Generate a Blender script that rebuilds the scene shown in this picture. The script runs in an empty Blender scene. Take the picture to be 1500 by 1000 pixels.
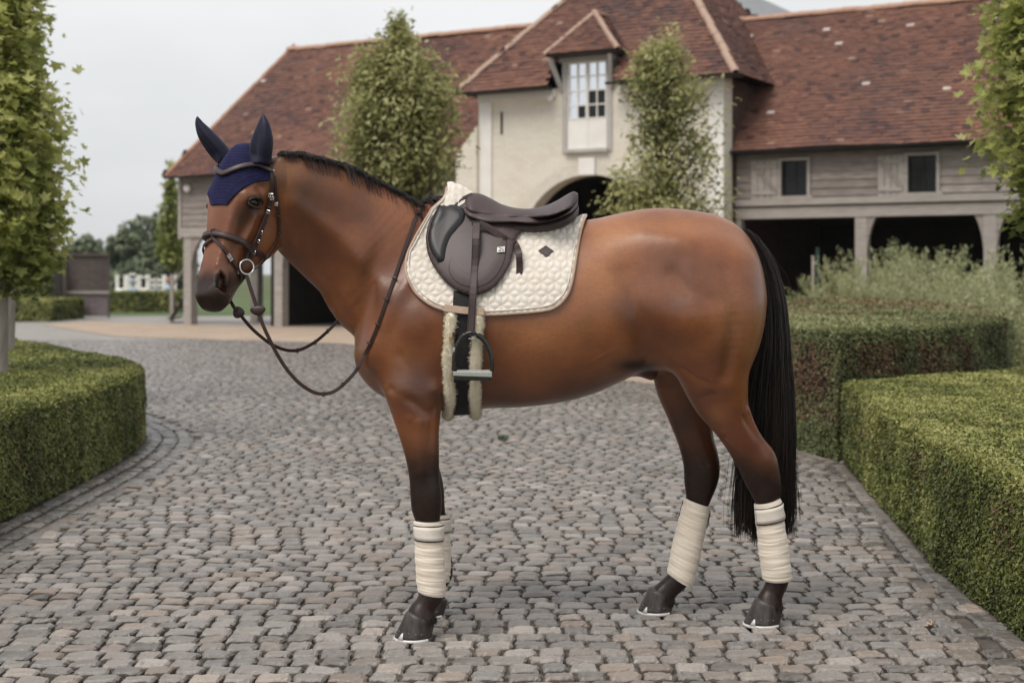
import bpy, math, random
import numpy as np
from mathutils import Vector, Matrix
from mathutils.bvhtree import BVHTree

random.seed(7)
RNG = np.random.default_rng(7)
S = bpy.context.scene
COL = S.collection

# ------------------------------------------------------------------ camera
FPX = 2083.0          # focal length in pixels of a 1500 px wide frame (50 mm on 36 mm)
CAMH = 1.38
cam_data = bpy.data.cameras.new("camera")
cam = bpy.data.objects.new("camera", cam_data)
COL.objects.link(cam)
cam.location = (0, 0, CAMH)
cam.rotation_euler = (math.radians(90), 0, 0)
cam_data.lens = 50.0
cam_data.sensor_width = 36.0
cam_data.shift_y = -100.0 / 1500.0
cam_data.clip_start = 0.1
cam_data.clip_end = 3000
cam_data.dof.use_dof = True
cam_data.dof.focus_distance = 5.36
cam_data.dof.aperture_fstop = 3.0
S.camera = cam

# ------------------------------------------------------------------ world and sun
SUN_EL, SUN_AZ = math.radians(56), math.radians(218)
world = bpy.data.worlds.new("World")
S.world = world
world.use_nodes = True
wn = world.node_tree
wn.nodes.clear()
w_out = wn.nodes.new("ShaderNodeOutputWorld")
w_bg = wn.nodes.new("ShaderNodeBackground")
w_sky = wn.nodes.new("ShaderNodeTexSky")
w_sky.sky_type = 'NISHITA'
w_sky.sun_disc = False
w_sky.sun_elevation = SUN_EL
w_sky.sun_rotation = SUN_AZ
w_sky.air_density = 1.0
w_sky.dust_density = 4.0
w_sc = wn.nodes.new("ShaderNodeVectorMath"); w_sc.operation = 'SCALE'
w_sc.inputs['Scale'].default_value = 0.07
wn.links.new(w_sky.outputs[0], w_sc.inputs[0])
w_tc = wn.nodes.new("ShaderNodeTexCoord")
w_map = wn.nodes.new("ShaderNodeMapping")
w_map.inputs['Scale'].default_value = (1.0, 1.0, 2.6)
w_noise = wn.nodes.new("ShaderNodeTexNoise")
w_noise.inputs['Scale'].default_value = 1.7
w_noise.inputs['Detail'].default_value = 5.0
w_noise.inputs['Roughness'].default_value = 0.5
w_ramp = wn.nodes.new("ShaderNodeValToRGB")
w_ramp.color_ramp.elements[0].position = 0.34
w_ramp.color_ramp.elements[0].color = (0.405, 0.418, 0.432, 1)
w_ramp.color_ramp.elements[1].position = 0.68
w_ramp.color_ramp.elements[1].color = (0.575, 0.578, 0.580, 1)
w_mix = wn.nodes.new("ShaderNodeMixRGB")
w_mix.inputs[0].default_value = 0.9
wn.links.new(w_tc.outputs['Generated'], w_map.inputs[0])
wn.links.new(w_map.outputs[0], w_noise.inputs['Vector'])
wn.links.new(w_noise.outputs['Fac'], w_ramp.inputs[0])
wn.links.new(w_sc.outputs[0], w_mix.inputs[1])
wn.links.new(w_ramp.outputs[0], w_mix.inputs[2])
wn.links.new(w_mix.outputs[0], w_bg.inputs[0])
w_bg.inputs[1].default_value = 1.0
wn.links.new(w_bg.outputs[0], w_out.inputs[0])

sun_data = bpy.data.lights.new("sun", 'SUN')
sun = bpy.data.objects.new("sun", sun_data)
COL.objects.link(sun)
sun_data.energy = 1.5
sun_data.angle = math.radians(34)
sun_data.color = (1.0, 0.95, 0.88)
_sd = Vector((math.sin(SUN_AZ) * math.cos(SUN_EL), math.cos(SUN_AZ) * math.cos(SUN_EL), math.sin(SUN_EL)))
sun.rotation_euler = _sd.to_track_quat('Z', 'Y').to_euler()

S.view_settings.view_transform = 'Standard'
S.view_settings.look = 'None'
S.view_settings.exposure = 0.75
S.view_settings.gamma = 1.0
S.view_settings.use_curve_mapping = False
S.cycles.max_bounces = 6
S.cycles.transparent_max_bounces = 8
S.cycles.use_denoising = True
S.cycles.sample_clamp_indirect = 4.0

# ------------------------------------------------------------------ helpers
def tag(o, label=None, cat=None, group=None, kind=None):
    if label: o['label'] = label
    if cat: o['category'] = cat
    if group: o['group'] = group
    if kind: o['kind'] = kind
    return o

def empty(name, loc=(0, 0, 0), rz=0.0, parent=None):
    o = bpy.data.objects.new(name, None)
    COL.objects.link(o)
    o.location = loc
    o.rotation_euler = (0, 0, rz)
    o.empty_display_size = 0.1
    if parent: o.parent = parent
    return o

def np_mesh(name, verts, faces, smooth=False):
    """verts (n,3); faces = array (m,k) or list of such arrays (tris / quads) or ragged list"""
    me = bpy.data.meshes.new(name)
    verts = np.asarray(verts, dtype=np.float32)
    if isinstance(faces, np.ndarray):
        faces = [faces]
    if len(faces) and not isinstance(faces[0], np.ndarray):
        tot = np.array([len(f) for f in faces], dtype=np.int32)
        idx = np.fromiter((i for f in faces for i in f), dtype=np.int32)
    else:
        faces = [f for f in faces if len(f)]
        tot = np.concatenate([np.full(len(f), f.shape[1], dtype=np.int32) for f in faces])
        idx = np.concatenate([f.reshape(-1).astype(np.int32) for f in faces])
    me.vertices.add(len(verts))
    me.vertices.foreach_set('co', verts.reshape(-1))
    me.loops.add(len(idx))
    me.loops.foreach_set('vertex_index', idx)
    me.polygons.add(len(tot))
    start = np.zeros(len(tot), dtype=np.int32)
    start[1:] = np.cumsum(tot)[:-1]
    me.polygons.foreach_set('loop_start', start)
    me.polygons.foreach_set('use_smooth', np.full(len(tot), bool(smooth)))
    me.update(calc_edges=True)
    me.validate()
    return me

def link(name, me, mat=None, parent=None, loc=None):
    o = bpy.data.objects.new(name, me)
    COL.objects.link(o)
    if mat is not None and len(me.materials) == 0:
        for m in (mat if isinstance(mat, (list, tuple)) else [mat]):
            me.materials.append(m)
    if parent is not None: o.parent = parent
    if loc is not None: o.location = loc
    return o

def add_attr(me, name, vals, kind='FLOAT', domain='POINT'):
    a = me.attributes.new(name, kind, domain)
    if kind == 'FLOAT':
        a.data.foreach_set('value', np.asarray(vals, dtype=np.float32))
    elif kind == 'FLOAT_COLOR':
        a.data.foreach_set('color', np.asarray(vals, dtype=np.float32).reshape(-1))
    elif kind == 'FLOAT_VECTOR':
        a.data.foreach_set('vector', np.asarray(vals, dtype=np.float32).reshape(-1))

class MB:
    """collects geometry into one mesh"""
    def __init__(self):
        self.v = []; self.f = []; self.n = 0
    def add(self, v, f):
        v = [tuple(map(float, p)) for p in v]
        self.v += v
        self.f += [tuple(i + self.n for i in q) for q in f]
        self.n += len(v)
        return self
    def box(self, c, s, M=None):
        x, y, z = s[0] / 2, s[1] / 2, s[2] / 2
        p = [Vector((c[0] + a * x, c[1] + b * y, c[2] + d * z)) for a in (-1, 1) for b in (-1, 1) for d in (-1, 1)]
        if M is not None: p = [M @ q for q in p]
        return self.add(p, [(0, 1, 3, 2), (4, 6, 7, 5), (0, 4, 5, 1), (2, 3, 7, 6), (0, 2, 6, 4), (1, 5, 7, 3)])
    def hexa(self, p):
        """8 points: bottom 4 then top 4"""
        return self.add(p, [(0, 3, 2, 1), (4, 5, 6, 7), (0, 1, 5, 4), (1, 2, 6, 5), (2, 3, 7, 6), (3, 0, 4, 7)])
    def bar(self, a, b, w, h, up=(0, 0, 1)):
        a, b = Vector(a), Vector(b)
        t = (b - a).normalized(); up = Vector(up)
        s = t.cross(up)
        if s.length < 1e-4: s = t.cross(Vector((1, 0, 0)))
        s.normalize(); u = s.cross(t).normalized()
        q = []
        for p in (a, b):
            q += [p - s * w / 2 - u * h / 2, p + s * w / 2 - u * h / 2, p + s * w / 2 + u * h / 2, p - s * w / 2 + u * h / 2]
        return self.hexa(q)
    def tube(self, pts, rad, n=8, cap=True):
        pts = [Vector(p) for p in pts]
        if not hasattr(rad, '__len__'): rad = [rad] * len(pts)
        rings = []
        ref = None
        for i, p in enumerate(pts):
            t = (pts[min(i + 1, len(pts) - 1)] - pts[max(i - 1, 0)]).normalized()
            if ref is None:
                ref = t.cross(Vector((0, 0, 1)))
                if ref.length < 0.1: ref = t.cross(Vector((0, 1, 0)))
            ref = (ref - t * ref.dot(t)).normalized()
            b = t.cross(ref)
            rings.append([p + (ref * math.cos(2 * math.pi * k / n) + b * math.sin(2 * math.pi * k / n)) * rad[i] for k in range(n)])
        v = [q for r in rings for q in r]
        f = []
        for i in range(len(pts) - 1):
            for k in range(n):
                k2 = (k + 1) % n
                f.append((i * n + k, i * n + k2, (i + 1) * n + k2, (i + 1) * n + k))
        if cap:
            f.append(tuple(range(n))[::-1]); f.append(tuple((len(pts) - 1) * n + k for k in range(n)))
        return self.add(v, f)
    def ribbon(self, pts, nrm, w, th):
        """strap: centre line pts, surface normals, width and thickness (rectangular section)"""
        pts = [Vector(p) for p in pts]
        if not hasattr(w, '__len__'): w = [w] * len(pts)
        v = []
        for i, p in enumerate(pts):
            t = (pts[min(i + 1, len(pts) - 1)] - pts[max(i - 1, 0)]).normalized()
            n = Vector(nrm[i]); n = (n - t * n.dot(t)).normalized()
            s = t.cross(n).normalized()
            h = w[i] / 2; e = min(th * 0.35, h * 0.5)
            v += [p - s * h, p - s * h + n * (th - e), p - s * (h - e) + n * th, p + s * (h - e) + n * th, p + s * h + n * (th - e), p + s * h]
        f = []
        m = 6
        for i in range(len(pts) - 1):
            for k in range(m):
                k2 = (k + 1) % m
                f.append((i * m + k, (i + 1) * m + k, (i + 1) * m + k2, i * m + k2))
        f.append(tuple(range(m))); f.append(tuple((len(pts) - 1) * m + k for k in range(m))[::-1])
        return self.add(v, f)
    def mesh(self, name, smooth=False):
        return np_mesh(name, np.array(self.v), self.f, smooth)
    def build(self, name, mat, parent=None, smooth=False):
        return link(name, self.mesh(name, smooth), mat, parent)

def bevel(o, w, seg=2, angle=35):
    m = o.modifiers.new('bevel', 'BEVEL'); m.width = w; m.segments = seg
    m.limit_method = 'ANGLE'; m.angle_limit = math.radians(angle)
    return o

def W(px, py, Y):
    return np.array([(px - 750.0) / FPX * Y, Y, CAMH - (py - 400.0) / FPX * Y])

def crom(P, n):
    """catmull-rom resample of an (m,k) array, n samples per segment"""
    P = np.asarray(P, dtype=float)
    Q = np.vstack([2 * P[0] - P[1], P, 2 * P[-1] - P[-2]])
    out = []
    for i in range(len(P) - 1):
        p0, p1, p2, p3 = Q[i], Q[i + 1], Q[i + 2], Q[i + 3]
        for j in range(n):
            t = j / n
            out.append(0.5 * ((2 * p1) + (-p0 + p2) * t + (2 * p0 - 5 * p1 + 4 * p2 - p3) * t * t + (-p0 + 3 * p1 - 3 * p2 + p3) * t ** 3))
    out.append(P[-1])
    return np.array(out)

# ------------------------------------------------------------------ materials
def new_mat(name):
    m = bpy.data.materials.new(name)
    m.use_nodes = True
    nt = m.node_tree
    b = nt.nodes['Principled BSDF']
    return m, nt, b

def N(nt, t, **kw):
    n = nt.nodes.new(t)
    for k, v in kw.items():
        if k in n.inputs: n.inputs[k].default_value = v
        else: setattr(n, k, v)
    return n

def noise(nt, scale, detail=4, rough=0.55, coord='Object', vec=None, mapping=None):
    n = N(nt, 'ShaderNodeTexNoise', Scale=scale, Detail=detail, Roughness=rough)
    if vec is None:
        tc = N(nt, 'ShaderNodeTexCoord'); vec = tc.outputs[coord]
    if mapping is not None:
        mp = N(nt, 'ShaderNodeMapping'); mp.inputs['Scale'].default_value = mapping
        nt.links.new(vec, mp.inputs[0]); vec = mp.outputs[0]
    nt.links.new(vec, n.inputs['Vector'])
    return n.outputs['Fac']

def ramp(nt, fac, stops):
    r = N(nt, 'ShaderNodeValToRGB')
    cr = r.color_ramp
    while len(cr.elements) < len(stops): cr.elements.new(0.5)
    for e, (p, c) in zip(cr.elements, stops):
        e.position = p
        e.color = (*c, 1) if len(c) == 3 else c
    nt.links.new(fac, r.inputs[0])
    return r.outputs[0]

def mixc(nt, fac, a, b, mode='MIX'):
    m = N(nt, 'ShaderNodeMixRGB'); m.blend_type = mode
    for sock, v in ((0, fac), (1, a), (2, b)):
        if isinstance(v, (int, float)): m.inputs[sock].default_value = v
        elif isinstance(v, (tuple, list)): m.inputs[sock].default_value = (*v, 1)
        else: nt.links.new(v, m.inputs[sock])
    return m.outputs[0]

def mathn(nt, op, a, b=0.0):
    m = N(nt, 'ShaderNodeMath'); m.operation = op
    for s_, v in ((0, a), (1, b)):
        if isinstance(v, (int, float)): m.inputs[s_].default_value = v
        else: nt.links.new(v, m.inputs[s_])
    return m.outputs[0]

def bump(nt, bsdf, h, strength=0.3, dist=0.01, base=None):
    b = N(nt, 'ShaderNodeBump', Strength=strength, Distance=dist)
    nt.links.new(h, b.inputs['Height'])
    if base is not None: nt.links.new(base, b.inputs['Normal'])
    nt.links.new(b.outputs[0], bsdf.inputs['Normal'])
    return b.outputs[0]

def attr(nt, name, out='Fac'):
    a = N(nt, 'ShaderNodeAttribute'); a.attribute_name = name
    return a.outputs[out]

def simple_mat(name, c1, c2, scale=20, rough=0.6, bs=0.2, bd=0.004, detail=5, metallic=0.0, mapping=None, spec=0.4, bscale=None, coord='Object', sheen=0.0):
    m, nt, b = new_mat(name)
    f = noise(nt, scale, detail, mapping=mapping, coord=coord)
    c = ramp(nt, f, [(0.3, c1), (0.7, c2)])
    nt.links.new(c, b.inputs['Base Color'])
    b.inputs['Roughness'].default_value = rough
    b.inputs['Metallic'].default_value = metallic
    b.inputs['Specular IOR Level'].default_value = spec
    if sheen:
        b.inputs['Sheen Weight'].default_value = sheen
    if bs:
        f2 = noise(nt, bscale or scale * 3, 5, mapping=mapping, coord=coord)
        bump(nt, b, f2, bs, bd)
    return m
# ================================================================== HORSE
def YM(px):               # depth of the horse's midline
    return 5.53 + (px - 600.0) * 0.00018

VOX = 0.0060
GX0, GX1, GY0, GY1, GZ0, GZ1 = -1.36, 1.16, 4.98, 5.98, 0.02, 2.02
gx = np.arange(GX0, GX1, VOX, dtype=np.float32)
gy = np.arange(GY0, GY1, VOX, dtype=np.float32)
gz = np.arange(GZ0, GZ1, VOX, dtype=np.float32)
F = np.full((len(gx), len(gy), len(gz)), 0.25, dtype=np.float32)

def subgrid(lo, hi):
    i0 = [max(0, int((lo[k] - g[0]) / VOX)) for k, g in enumerate((gx, gy, gz))]
    i1 = [min(len(g), int((hi[k] - g[0]) / VOX) + 2) for k, g in enumerate((gx, gy, gz))]
    sl = tuple(slice(a, max(a, b)) for a, b in zip(i0, i1))
    X = gx[sl[0]][:, None, None]; Y = gy[sl[1]][None, :, None]; Z = gz[sl[2]][None, None, :]
    return sl, X, Y, Z

def smin(a, b, k):
    h = np.clip(0.5 + 0.5 * (b - a) / k, 0, 1)
    return b + (a - b) * h - k * h * (1 - h)

def put(sl, d, k):
    F[sl] = smin(F[sl], d.astype(np.float32), k)

def carve(sl, d, k):
    F[sl] = -smin(-F[sl], d.astype(np.float32), k)

def sweep_field(st, vref, pad, sub=5, p=2.0, egg=0.0):
    """st rows: cx cy cz  a_front a_back b  (a along u, b along v). Returns slice, field"""
    st = crom(st, sub)
    C = st[:, :3]; R = st[:, 3:6]
    vref = np.asarray(vref, dtype=float)
    if vref.ndim == 1: VR = np.repeat(vref[None], len(C), 0)
    else:
        VR = np.array([vref[0] * (1 - t) + vref[1] * t for t in np.linspace(0, 1, len(C))])
    rm = R.max(axis=1)
    lo = (C - rm[:, None] - pad).min(0); hi = (C + rm[:, None] + pad).max(0)
    sl, X, Y, Z = subgrid(lo, hi)
    D = np.full(np.broadcast_shapes(X.shape, Y.shape, Z.shape), 0.3, dtype=np.float32)
    off = [s_.start for s_ in sl]
    for i in range(len(C) - 1):
        a, b = C[i], C[i + 1]
        r = max(rm[i], rm[i + 1]) + pad
        s2, x, y, z = subgrid(np.minimum(a, b) - r, np.maximum(a, b) + r)
        s2 = tuple(slice(max(q.start, w.start), min(q.stop, w.stop)) for q, w in zip(s2, sl))
        if any(q.stop <= q.start for q in s2): continue
        loc = tuple(slice(s_.start - o, s_.stop - o) for s_, o in zip(s2, off))
        x = gx[s2[0]][:, None, None]; y = gy[s2[1]][None, :, None]; z = gz[s2[2]][None, None, :]
        ab = b - a; L2 = float(ab @ ab)
        if L2 < 1e-10: continue
        t = ab / math.sqrt(L2)
        v = VR[i] - t * (VR[i] @ t); v /= np.linalg.norm(v)
        u = np.cross(v, t)
        if u[0] > 0: u = -u      # +u points forward (towards -x)
        px_, py_, pz_ = x - a[0], y - a[1], z - a[2]
        h = (px_ * ab[0] + py_ * ab[1] + pz_ * ab[2]) / L2
        hc = np.clip(h, 0, 1)
        ex = (h - hc) * math.sqrt(L2)
        du = px_ * u[0] + py_ * u[1] + pz_ * u[2] - 0
        dv = px_ * v[0] + py_ * v[1] + pz_ * v[2]
        af = R[i, 0] + (R[i + 1, 0] - R[i, 0]) * hc
        ab_ = R[i, 1] + (R[i + 1, 1] - R[i, 1]) * hc
        bb = R[i, 2] + (R[i + 1, 2] - R[i, 2]) * hc
        aa = np.where(du > 0, af, ab_)
        un = du / aa
        if egg: bb = bb * (1 - egg * np.clip(-un, 0, 1.0) ** 1.5)
        vn = dv / bb
        en = ex / np.minimum(aa, bb)
        rn = np.sqrt(un * un + vn * vn + en * en) if p == 2.0 else (np.abs(un) ** p + np.abs(vn) ** p + np.abs(en) ** p) ** (1 / p)
        rr = np.sqrt(du * du + dv * dv + ex * ex) + 1e-6
        d = rr * (1 - 1 / np.maximum(rn, 1e-4))
        d = np.where(rn < 1e-3, -np.minimum(aa, bb), d)
        D[loc] = np.minimum(D[loc], d.astype(np.float32))
    return sl, D

def ellipsoid_field(c, axes, r, pad=0.05):
    c = np.asarray(c, float); A = np.asarray(axes, float); r = np.asarray(r, float)
    rm = r.max() + pad
    sl, X, Y, Z = subgrid(c - rm, c + rm)
    dx, dy, dz = X - c[0], Y - c[1], Z - c[2]
    rn = 0; 
    for a, q in zip(A, r):
        rn = rn + ((dx * a[0] + dy * a[1] + dz * a[2]) / q) ** 2
    rn = np.sqrt(rn)
    rr = np.sqrt(dx * dx + dy * dy + dz * dz) + 1e-6
    return sl, np.where(rn < 1e-2, -r.min(), rr * (1 - 1 / np.maximum(rn, 1e-3)))

def bumpf(c, sig, amp, axes=None):
    """push the surface out by amp (m) round c (negative = hollow)"""
    c = np.asarray(c, float)
    sig = np.asarray(sig if hasattr(sig, '__len__') else (sig,) * 3, float)
    m = sig.max() * 2.6
    sl, X, Y, Z = subgrid(c - m, c + m)
    dx, dy, dz = X - c[0], Y - c[1], Z - c[2]
    if axes is None: q = (dx / sig[0]) ** 2 + (dy / sig[1]) ** 2 + (dz / sig[2]) ** 2
    else:
        q = 0
        for a, s_ in zip(axes, sig):
            q = q + ((dx * a[0] + dy * a[1] + dz * a[2]) / s_) ** 2
    F[sl] -= (amp * np.exp(-q)).astype(np.float32)

def groove(pts, r, amp):
    """a soft line pushed in (amp<0) or out (amp>0)"""
    pts = np.asarray(pts, float)
    lo = pts.min(0) - 3 * r; hi = pts.max(0) + 3 * r
    sl, X, Y, Z = subgrid(lo, hi)
    D = None
    for a, b in zip(pts[:-1], pts[1:]):
        ab = b - a; L2 = max(float(ab @ ab), 1e-9)
        h = np.clip(((X - a[0]) * ab[0] + (Y - a[1]) * ab[1] + (Z - a[2]) * ab[2]) / L2, 0, 1)
        d = (X - a[0] - h * ab[0]) ** 2 + (Y - a[1] - h * ab[1]) ** 2 + (Z - a[2] - h * ab[2]) ** 2
        D = d if D is None else np.minimum(D, d)
    F[sl] -= (amp * np.exp(-D / (r * r))).astype(np.float32)

# ---- torso: px, top, bottom, half width, top narrowing
TS = np.array([
    (519, 519, 523, .015, .2), (524, 470, 544, .075, .3), (534, 430, 559, .125, .35), (550, 385, 574, .165, .42), (575, 340, 588, .195, .5),
    (605, 309, 598, .215, .55), (640, 295, 602, .235, .60), (680, 293, 600, .255, .55), (720, 303, 597, .275, .40),
    (760, 316, 596, .292, .28), (800, 324, 592, .300, .20), (840, 325, 585, .298, .16), (875, 320, 574, .290, .14),
    (914, 311, 556, .280, .12), (940, 306.5, 543, .276, .14), (962, 304.5, 543, .276, .15), (1003, 306.5, 545, .280, .2), (1044, 313, 552, .270, .25),
    (1071, 324, 555, .250, .26), (1091, 340, 545, .22, .26), (1106, 363, 520, .18, .2), (1114, 388, 490, .13, .15), (1119, 420, 450, .07, .1)], float)
tY = YM(TS[:, 0])
txs = (TS[:, 0] - 750) / FPX * tY
tzt = CAMH - (TS[:, 1] - 400) / FPX * tY
tzb = CAMH - (TS[:, 2] - 400) / FPX * tY
def tint(x, arr):
    xi = np.linspace(txs[0], txs[-1], 900)
    y = np.interp(xi, txs, arr)
    k = np.hanning(41); k /= k.sum()
    ys = np.convolve(np.pad(y, 20, mode='edge'), k, 'valid')
    w = np.clip(np.minimum(xi - xi[0], xi[-1] - xi) / 0.04, 0, 1)
    y = ys * w + y * (1 - w)
    return np.interp(x, xi, y)
def torso():
    sl, X, Y, Z = subgrid((txs[0] - 0.05, 5.1, 0.75), (txs[-1] + 0.05, 5.98, 1.75))
    x1 = X[:, 0, 0]
    zt = tint(x1, tzt); zb = tint(x1, tzb); w = tint(x1, TS[:, 3]); k = tint(x1, TS[:, 4])
    ym = np.interp(x1, txs, tY)
    zc = zb + (zt - zb) * 0.46
    zt, zb, w, k, ym, zc = [a[:, None, None] for a in (zt, zb, w, k, ym, zc)]
    dz = Z - zc
    zn = np.where(dz > 0, dz / (zt - zc), dz / (zc - zb))
    weff = w * (1 - k * np.clip(zn, 0, 1.3) ** 1.6)
    yn = np.abs(Y - ym) / np.maximum(weff, 1e-3)
    p = 2.15
    rn = (np.abs(yn) ** p + np.abs(zn) ** p) ** (1 / p)
    rr = np.sqrt((Y - ym) ** 2 + dz ** 2) + 1e-5
    d = rr * (1 - 1 / np.maximum(rn, 1e-3))
    d = np.where(rn < 0.02, -0.05, d)
    d = np.maximum(d, np.maximum(txs[0] - X, X - txs[-1]))
    put(sl, d, 0.02)
torso()

def pxst(rows):
    """rows: px py front_px back_px lateral_m Y -> world stations"""
    out = []
    for (px, py, af, ab, b, Y) in rows:
        c = W(px, py, Y)
        out.append([*c, af * Y / FPX, ab * Y / FPX, b])
    return np.array(out)

# ---- neck
NECK = [(600, 415, 108, 112, .170, 5.53), (570, 400, 104, 114, .150, 5.51), (538, 369, 92, 101, .128, 5.48), (501, 341, 86, 92, .106, 5.45),
        (465, 316, 79, 86, .094, 5.41), (436, 296, 70, 75, .088, 5.375), (412, 280, 57, 64, .082, 5.34), (392, 268, 46, 52, .076, 5.31)]
def neck():
    st = pxst(NECK)
    sl, D = sweep_field(st, [(0.0, 1, 0), (0.35, 1, 0)], 0.08, egg=0.42)
    put(sl, D, 0.075)
neck()

# ---- legs
NF = [(596, 505, 48, 52, .085, 5.405), (604, 560, 42, 45, .085, 5.385), (609, 596, 37, 38, .074, 5.372), (613.5, 632, 30, 30, .060, 5.366), (618.5, 668, 24.5, 25, .052, 5.362),
      (621.5, 700, 22, 22.5, .046, 5.36), (624, 724, 23, 23, .048, 5.36), (625, 744, 22, 22, .046, 5.36), (627.5, 764, 17.5, 17, .036, 5.36),
      (629, 790, 14, 15, .029, 5.36), (632, 830, 13.5, 15, .028, 5.36), (633, 854, 16, 17, .034, 5.36), (632, 872, 17, 17.5, .038, 5.355), (623, 886, 16, 16, .035, 5.35),
      (617, 899, 20, 20, .043, 5.345), (617, 907, 21, 21, .046, 5.34)]
def leg_shift(rows, dpx, Y0, Y1, sc=0.96):
    """the far leg: same heights above the ground, other depth"""
    out = []
    for (px, py, af, ab, b, Y) in rows:
        Y2 = Y + (Y1 - Y0)
        r = Y / Y2
        out.append((px + dpx, 400 + (py - 400) * r, af * r * sc, ab * r * sc, b * sc, Y2))
    return out
FF = leg_shift(NF, 12, 5.36, 5.715)
for i, r in enumerate(FF):
    r = list(r); r[0] = r[0] + (18 if i > 9 else 18 * i / 10) ; FF[i] = tuple(r)
FF = [(r[0] - 22.5 + (0 if i < 4 else min(i - 3, 7)), *r[1:]) for i, r in enumerate(FF)]
NH = [(1030, 400, 82, 78, .135, 5.50), (1040, 450, 80, 68, .140, 5.47), (1046, 498, 72, 58, .132, 5.465), (1048, 540, 57, 49, .112, 5.475), (1054, 576, 44, 42, .085, 5.49),
      (1066, 606, 33, 33, .066, 5.50), (1081, 634, 27, 28, .054, 5.51), (1094, 657, 25.5, 28.5, .047, 5.52), (1106, 677, 26, 32, .045, 5.53), (1114, 700, 24, 29, .043, 5.54), (1120, 722, 19, 25, .038, 5.545),
      (1124, 742, 16, 16, .031, 5.55), (1130, 790, 14, 14.5, .027, 5.555), (1137, 832, 15, 16, .031, 5.56), (1138.5, 850, 16, 16.5, .036, 5.56), (1132, 867, 16, 15.5, .035, 5.56), (1127, 880, 19, 19, .042, 5.555), (1126, 888, 20, 21, .046, 5.55)]
FH = [(1000, 430, 60, 60, .11, 5.78), (1000, 500, 50, 60, .115, 5.77), (1003, 560, 44, 44, .095, 5.76), (1008, 600, 33, 36, .07, 5.755), (1017, 640, 26, 28, .054, 5.75), (1024, 668, 25, 28, .047, 5.75),
      (1027.5, 687, 26, 27, .045, 5.75), (1026, 706, 24, 25, .043, 5.75), (1023, 728, 18.5, 19, .036, 5.75), (1019, 750, 15, 15, .030, 5.75), (1008, 800, 13.5, 14, .027, 5.75),
      (997, 836, 15, 16, .032, 5.75), (991, 850, 16, 16.5, .036, 5.75), (980, 861, 16, 15.5, .035, 5.75), (970, 872, 18, 19, .042, 5.75), (968, 880, 19, 20, .045, 5.75)]
for rows, k in ((NF, .055), (FF, .055), (NH, .06), (FH, .06)):
    sl, D = sweep_field(pxst(rows), (0, 1, 0), 0.07)
    put(sl, D, k)

# ---- head frame
HTH, HIN = math.radians(56), math.radians(18)
HF = np.array([-math.cos(HTH), -math.sin(HTH), 0.0])
HD = np.array([0, 0, -1.0]) * math.cos(HIN) + HF * math.sin(HIN)     # poll -> muzzle
HN = HF * math.cos(HIN) + np.array([0, 0, 1.0]) * math.sin(HIN)      # out of the face
HL = np.cross(np.array([0, 0, 1.0]), HF)                             # the horse's left (towards the camera side)
HO = W(347, 222, 5.27)                                               # top of the poll
def HP(s, n, l):
    return HO + HD * (s * .965) + HN * n + HL * (l * 1.12)
# s, front n, back n, half width
def head_sweep(rows, l0=0.0, p=2.3, k=0.03, carvek=None):
    st = []
    for (s, nf, nb, w) in rows:
        c = HP(s, (nf + nb) / 2, l0)
        st.append([*c, (nf - nb) / 2, (nf - nb) / 2, w])
    sl, D = sweep_field(np.array(st), HL, 0.06, p=p)
    put(sl, D, k)
# forehead, nose bridge, muzzle
head_sweep([(0.02, .005, -.12, .062), (.07, .020, -.14, .082), (.13, .028, -.15, .095), (.19, .026, -.15, .098), (.25, .020, -.14, .087), (.31, .012, -.125, .076),
            (.38, .008, -.118, .066), (.44, .008, -.116, .062), (.50, .008, -.115, .066), (.55, .003, -.110, .064), (.582, -.016, -.097, .052)], p=2.5, k=.05)
# lower jaw (two plates)
for sg in (1, -1):
    sl, D = ellipsoid_field(HP(.250, -.165, sg * .054), (HD, HN, HL), (.125, .100, .036))
    put(sl, D, .035)
    st = np.array([[*HP(.27, -.190, sg * .042), .055, .055, .022], [*HP(.35, -.165, sg * .038), .042, .042, .020], [*HP(.43, -.135, sg * .030), .032, .032, .018], [*HP(.50, -.108, sg * .014), .03, .03, .024]])
    sl, D = sweep_field(st, HL, .05); put(sl, D, .03)
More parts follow.
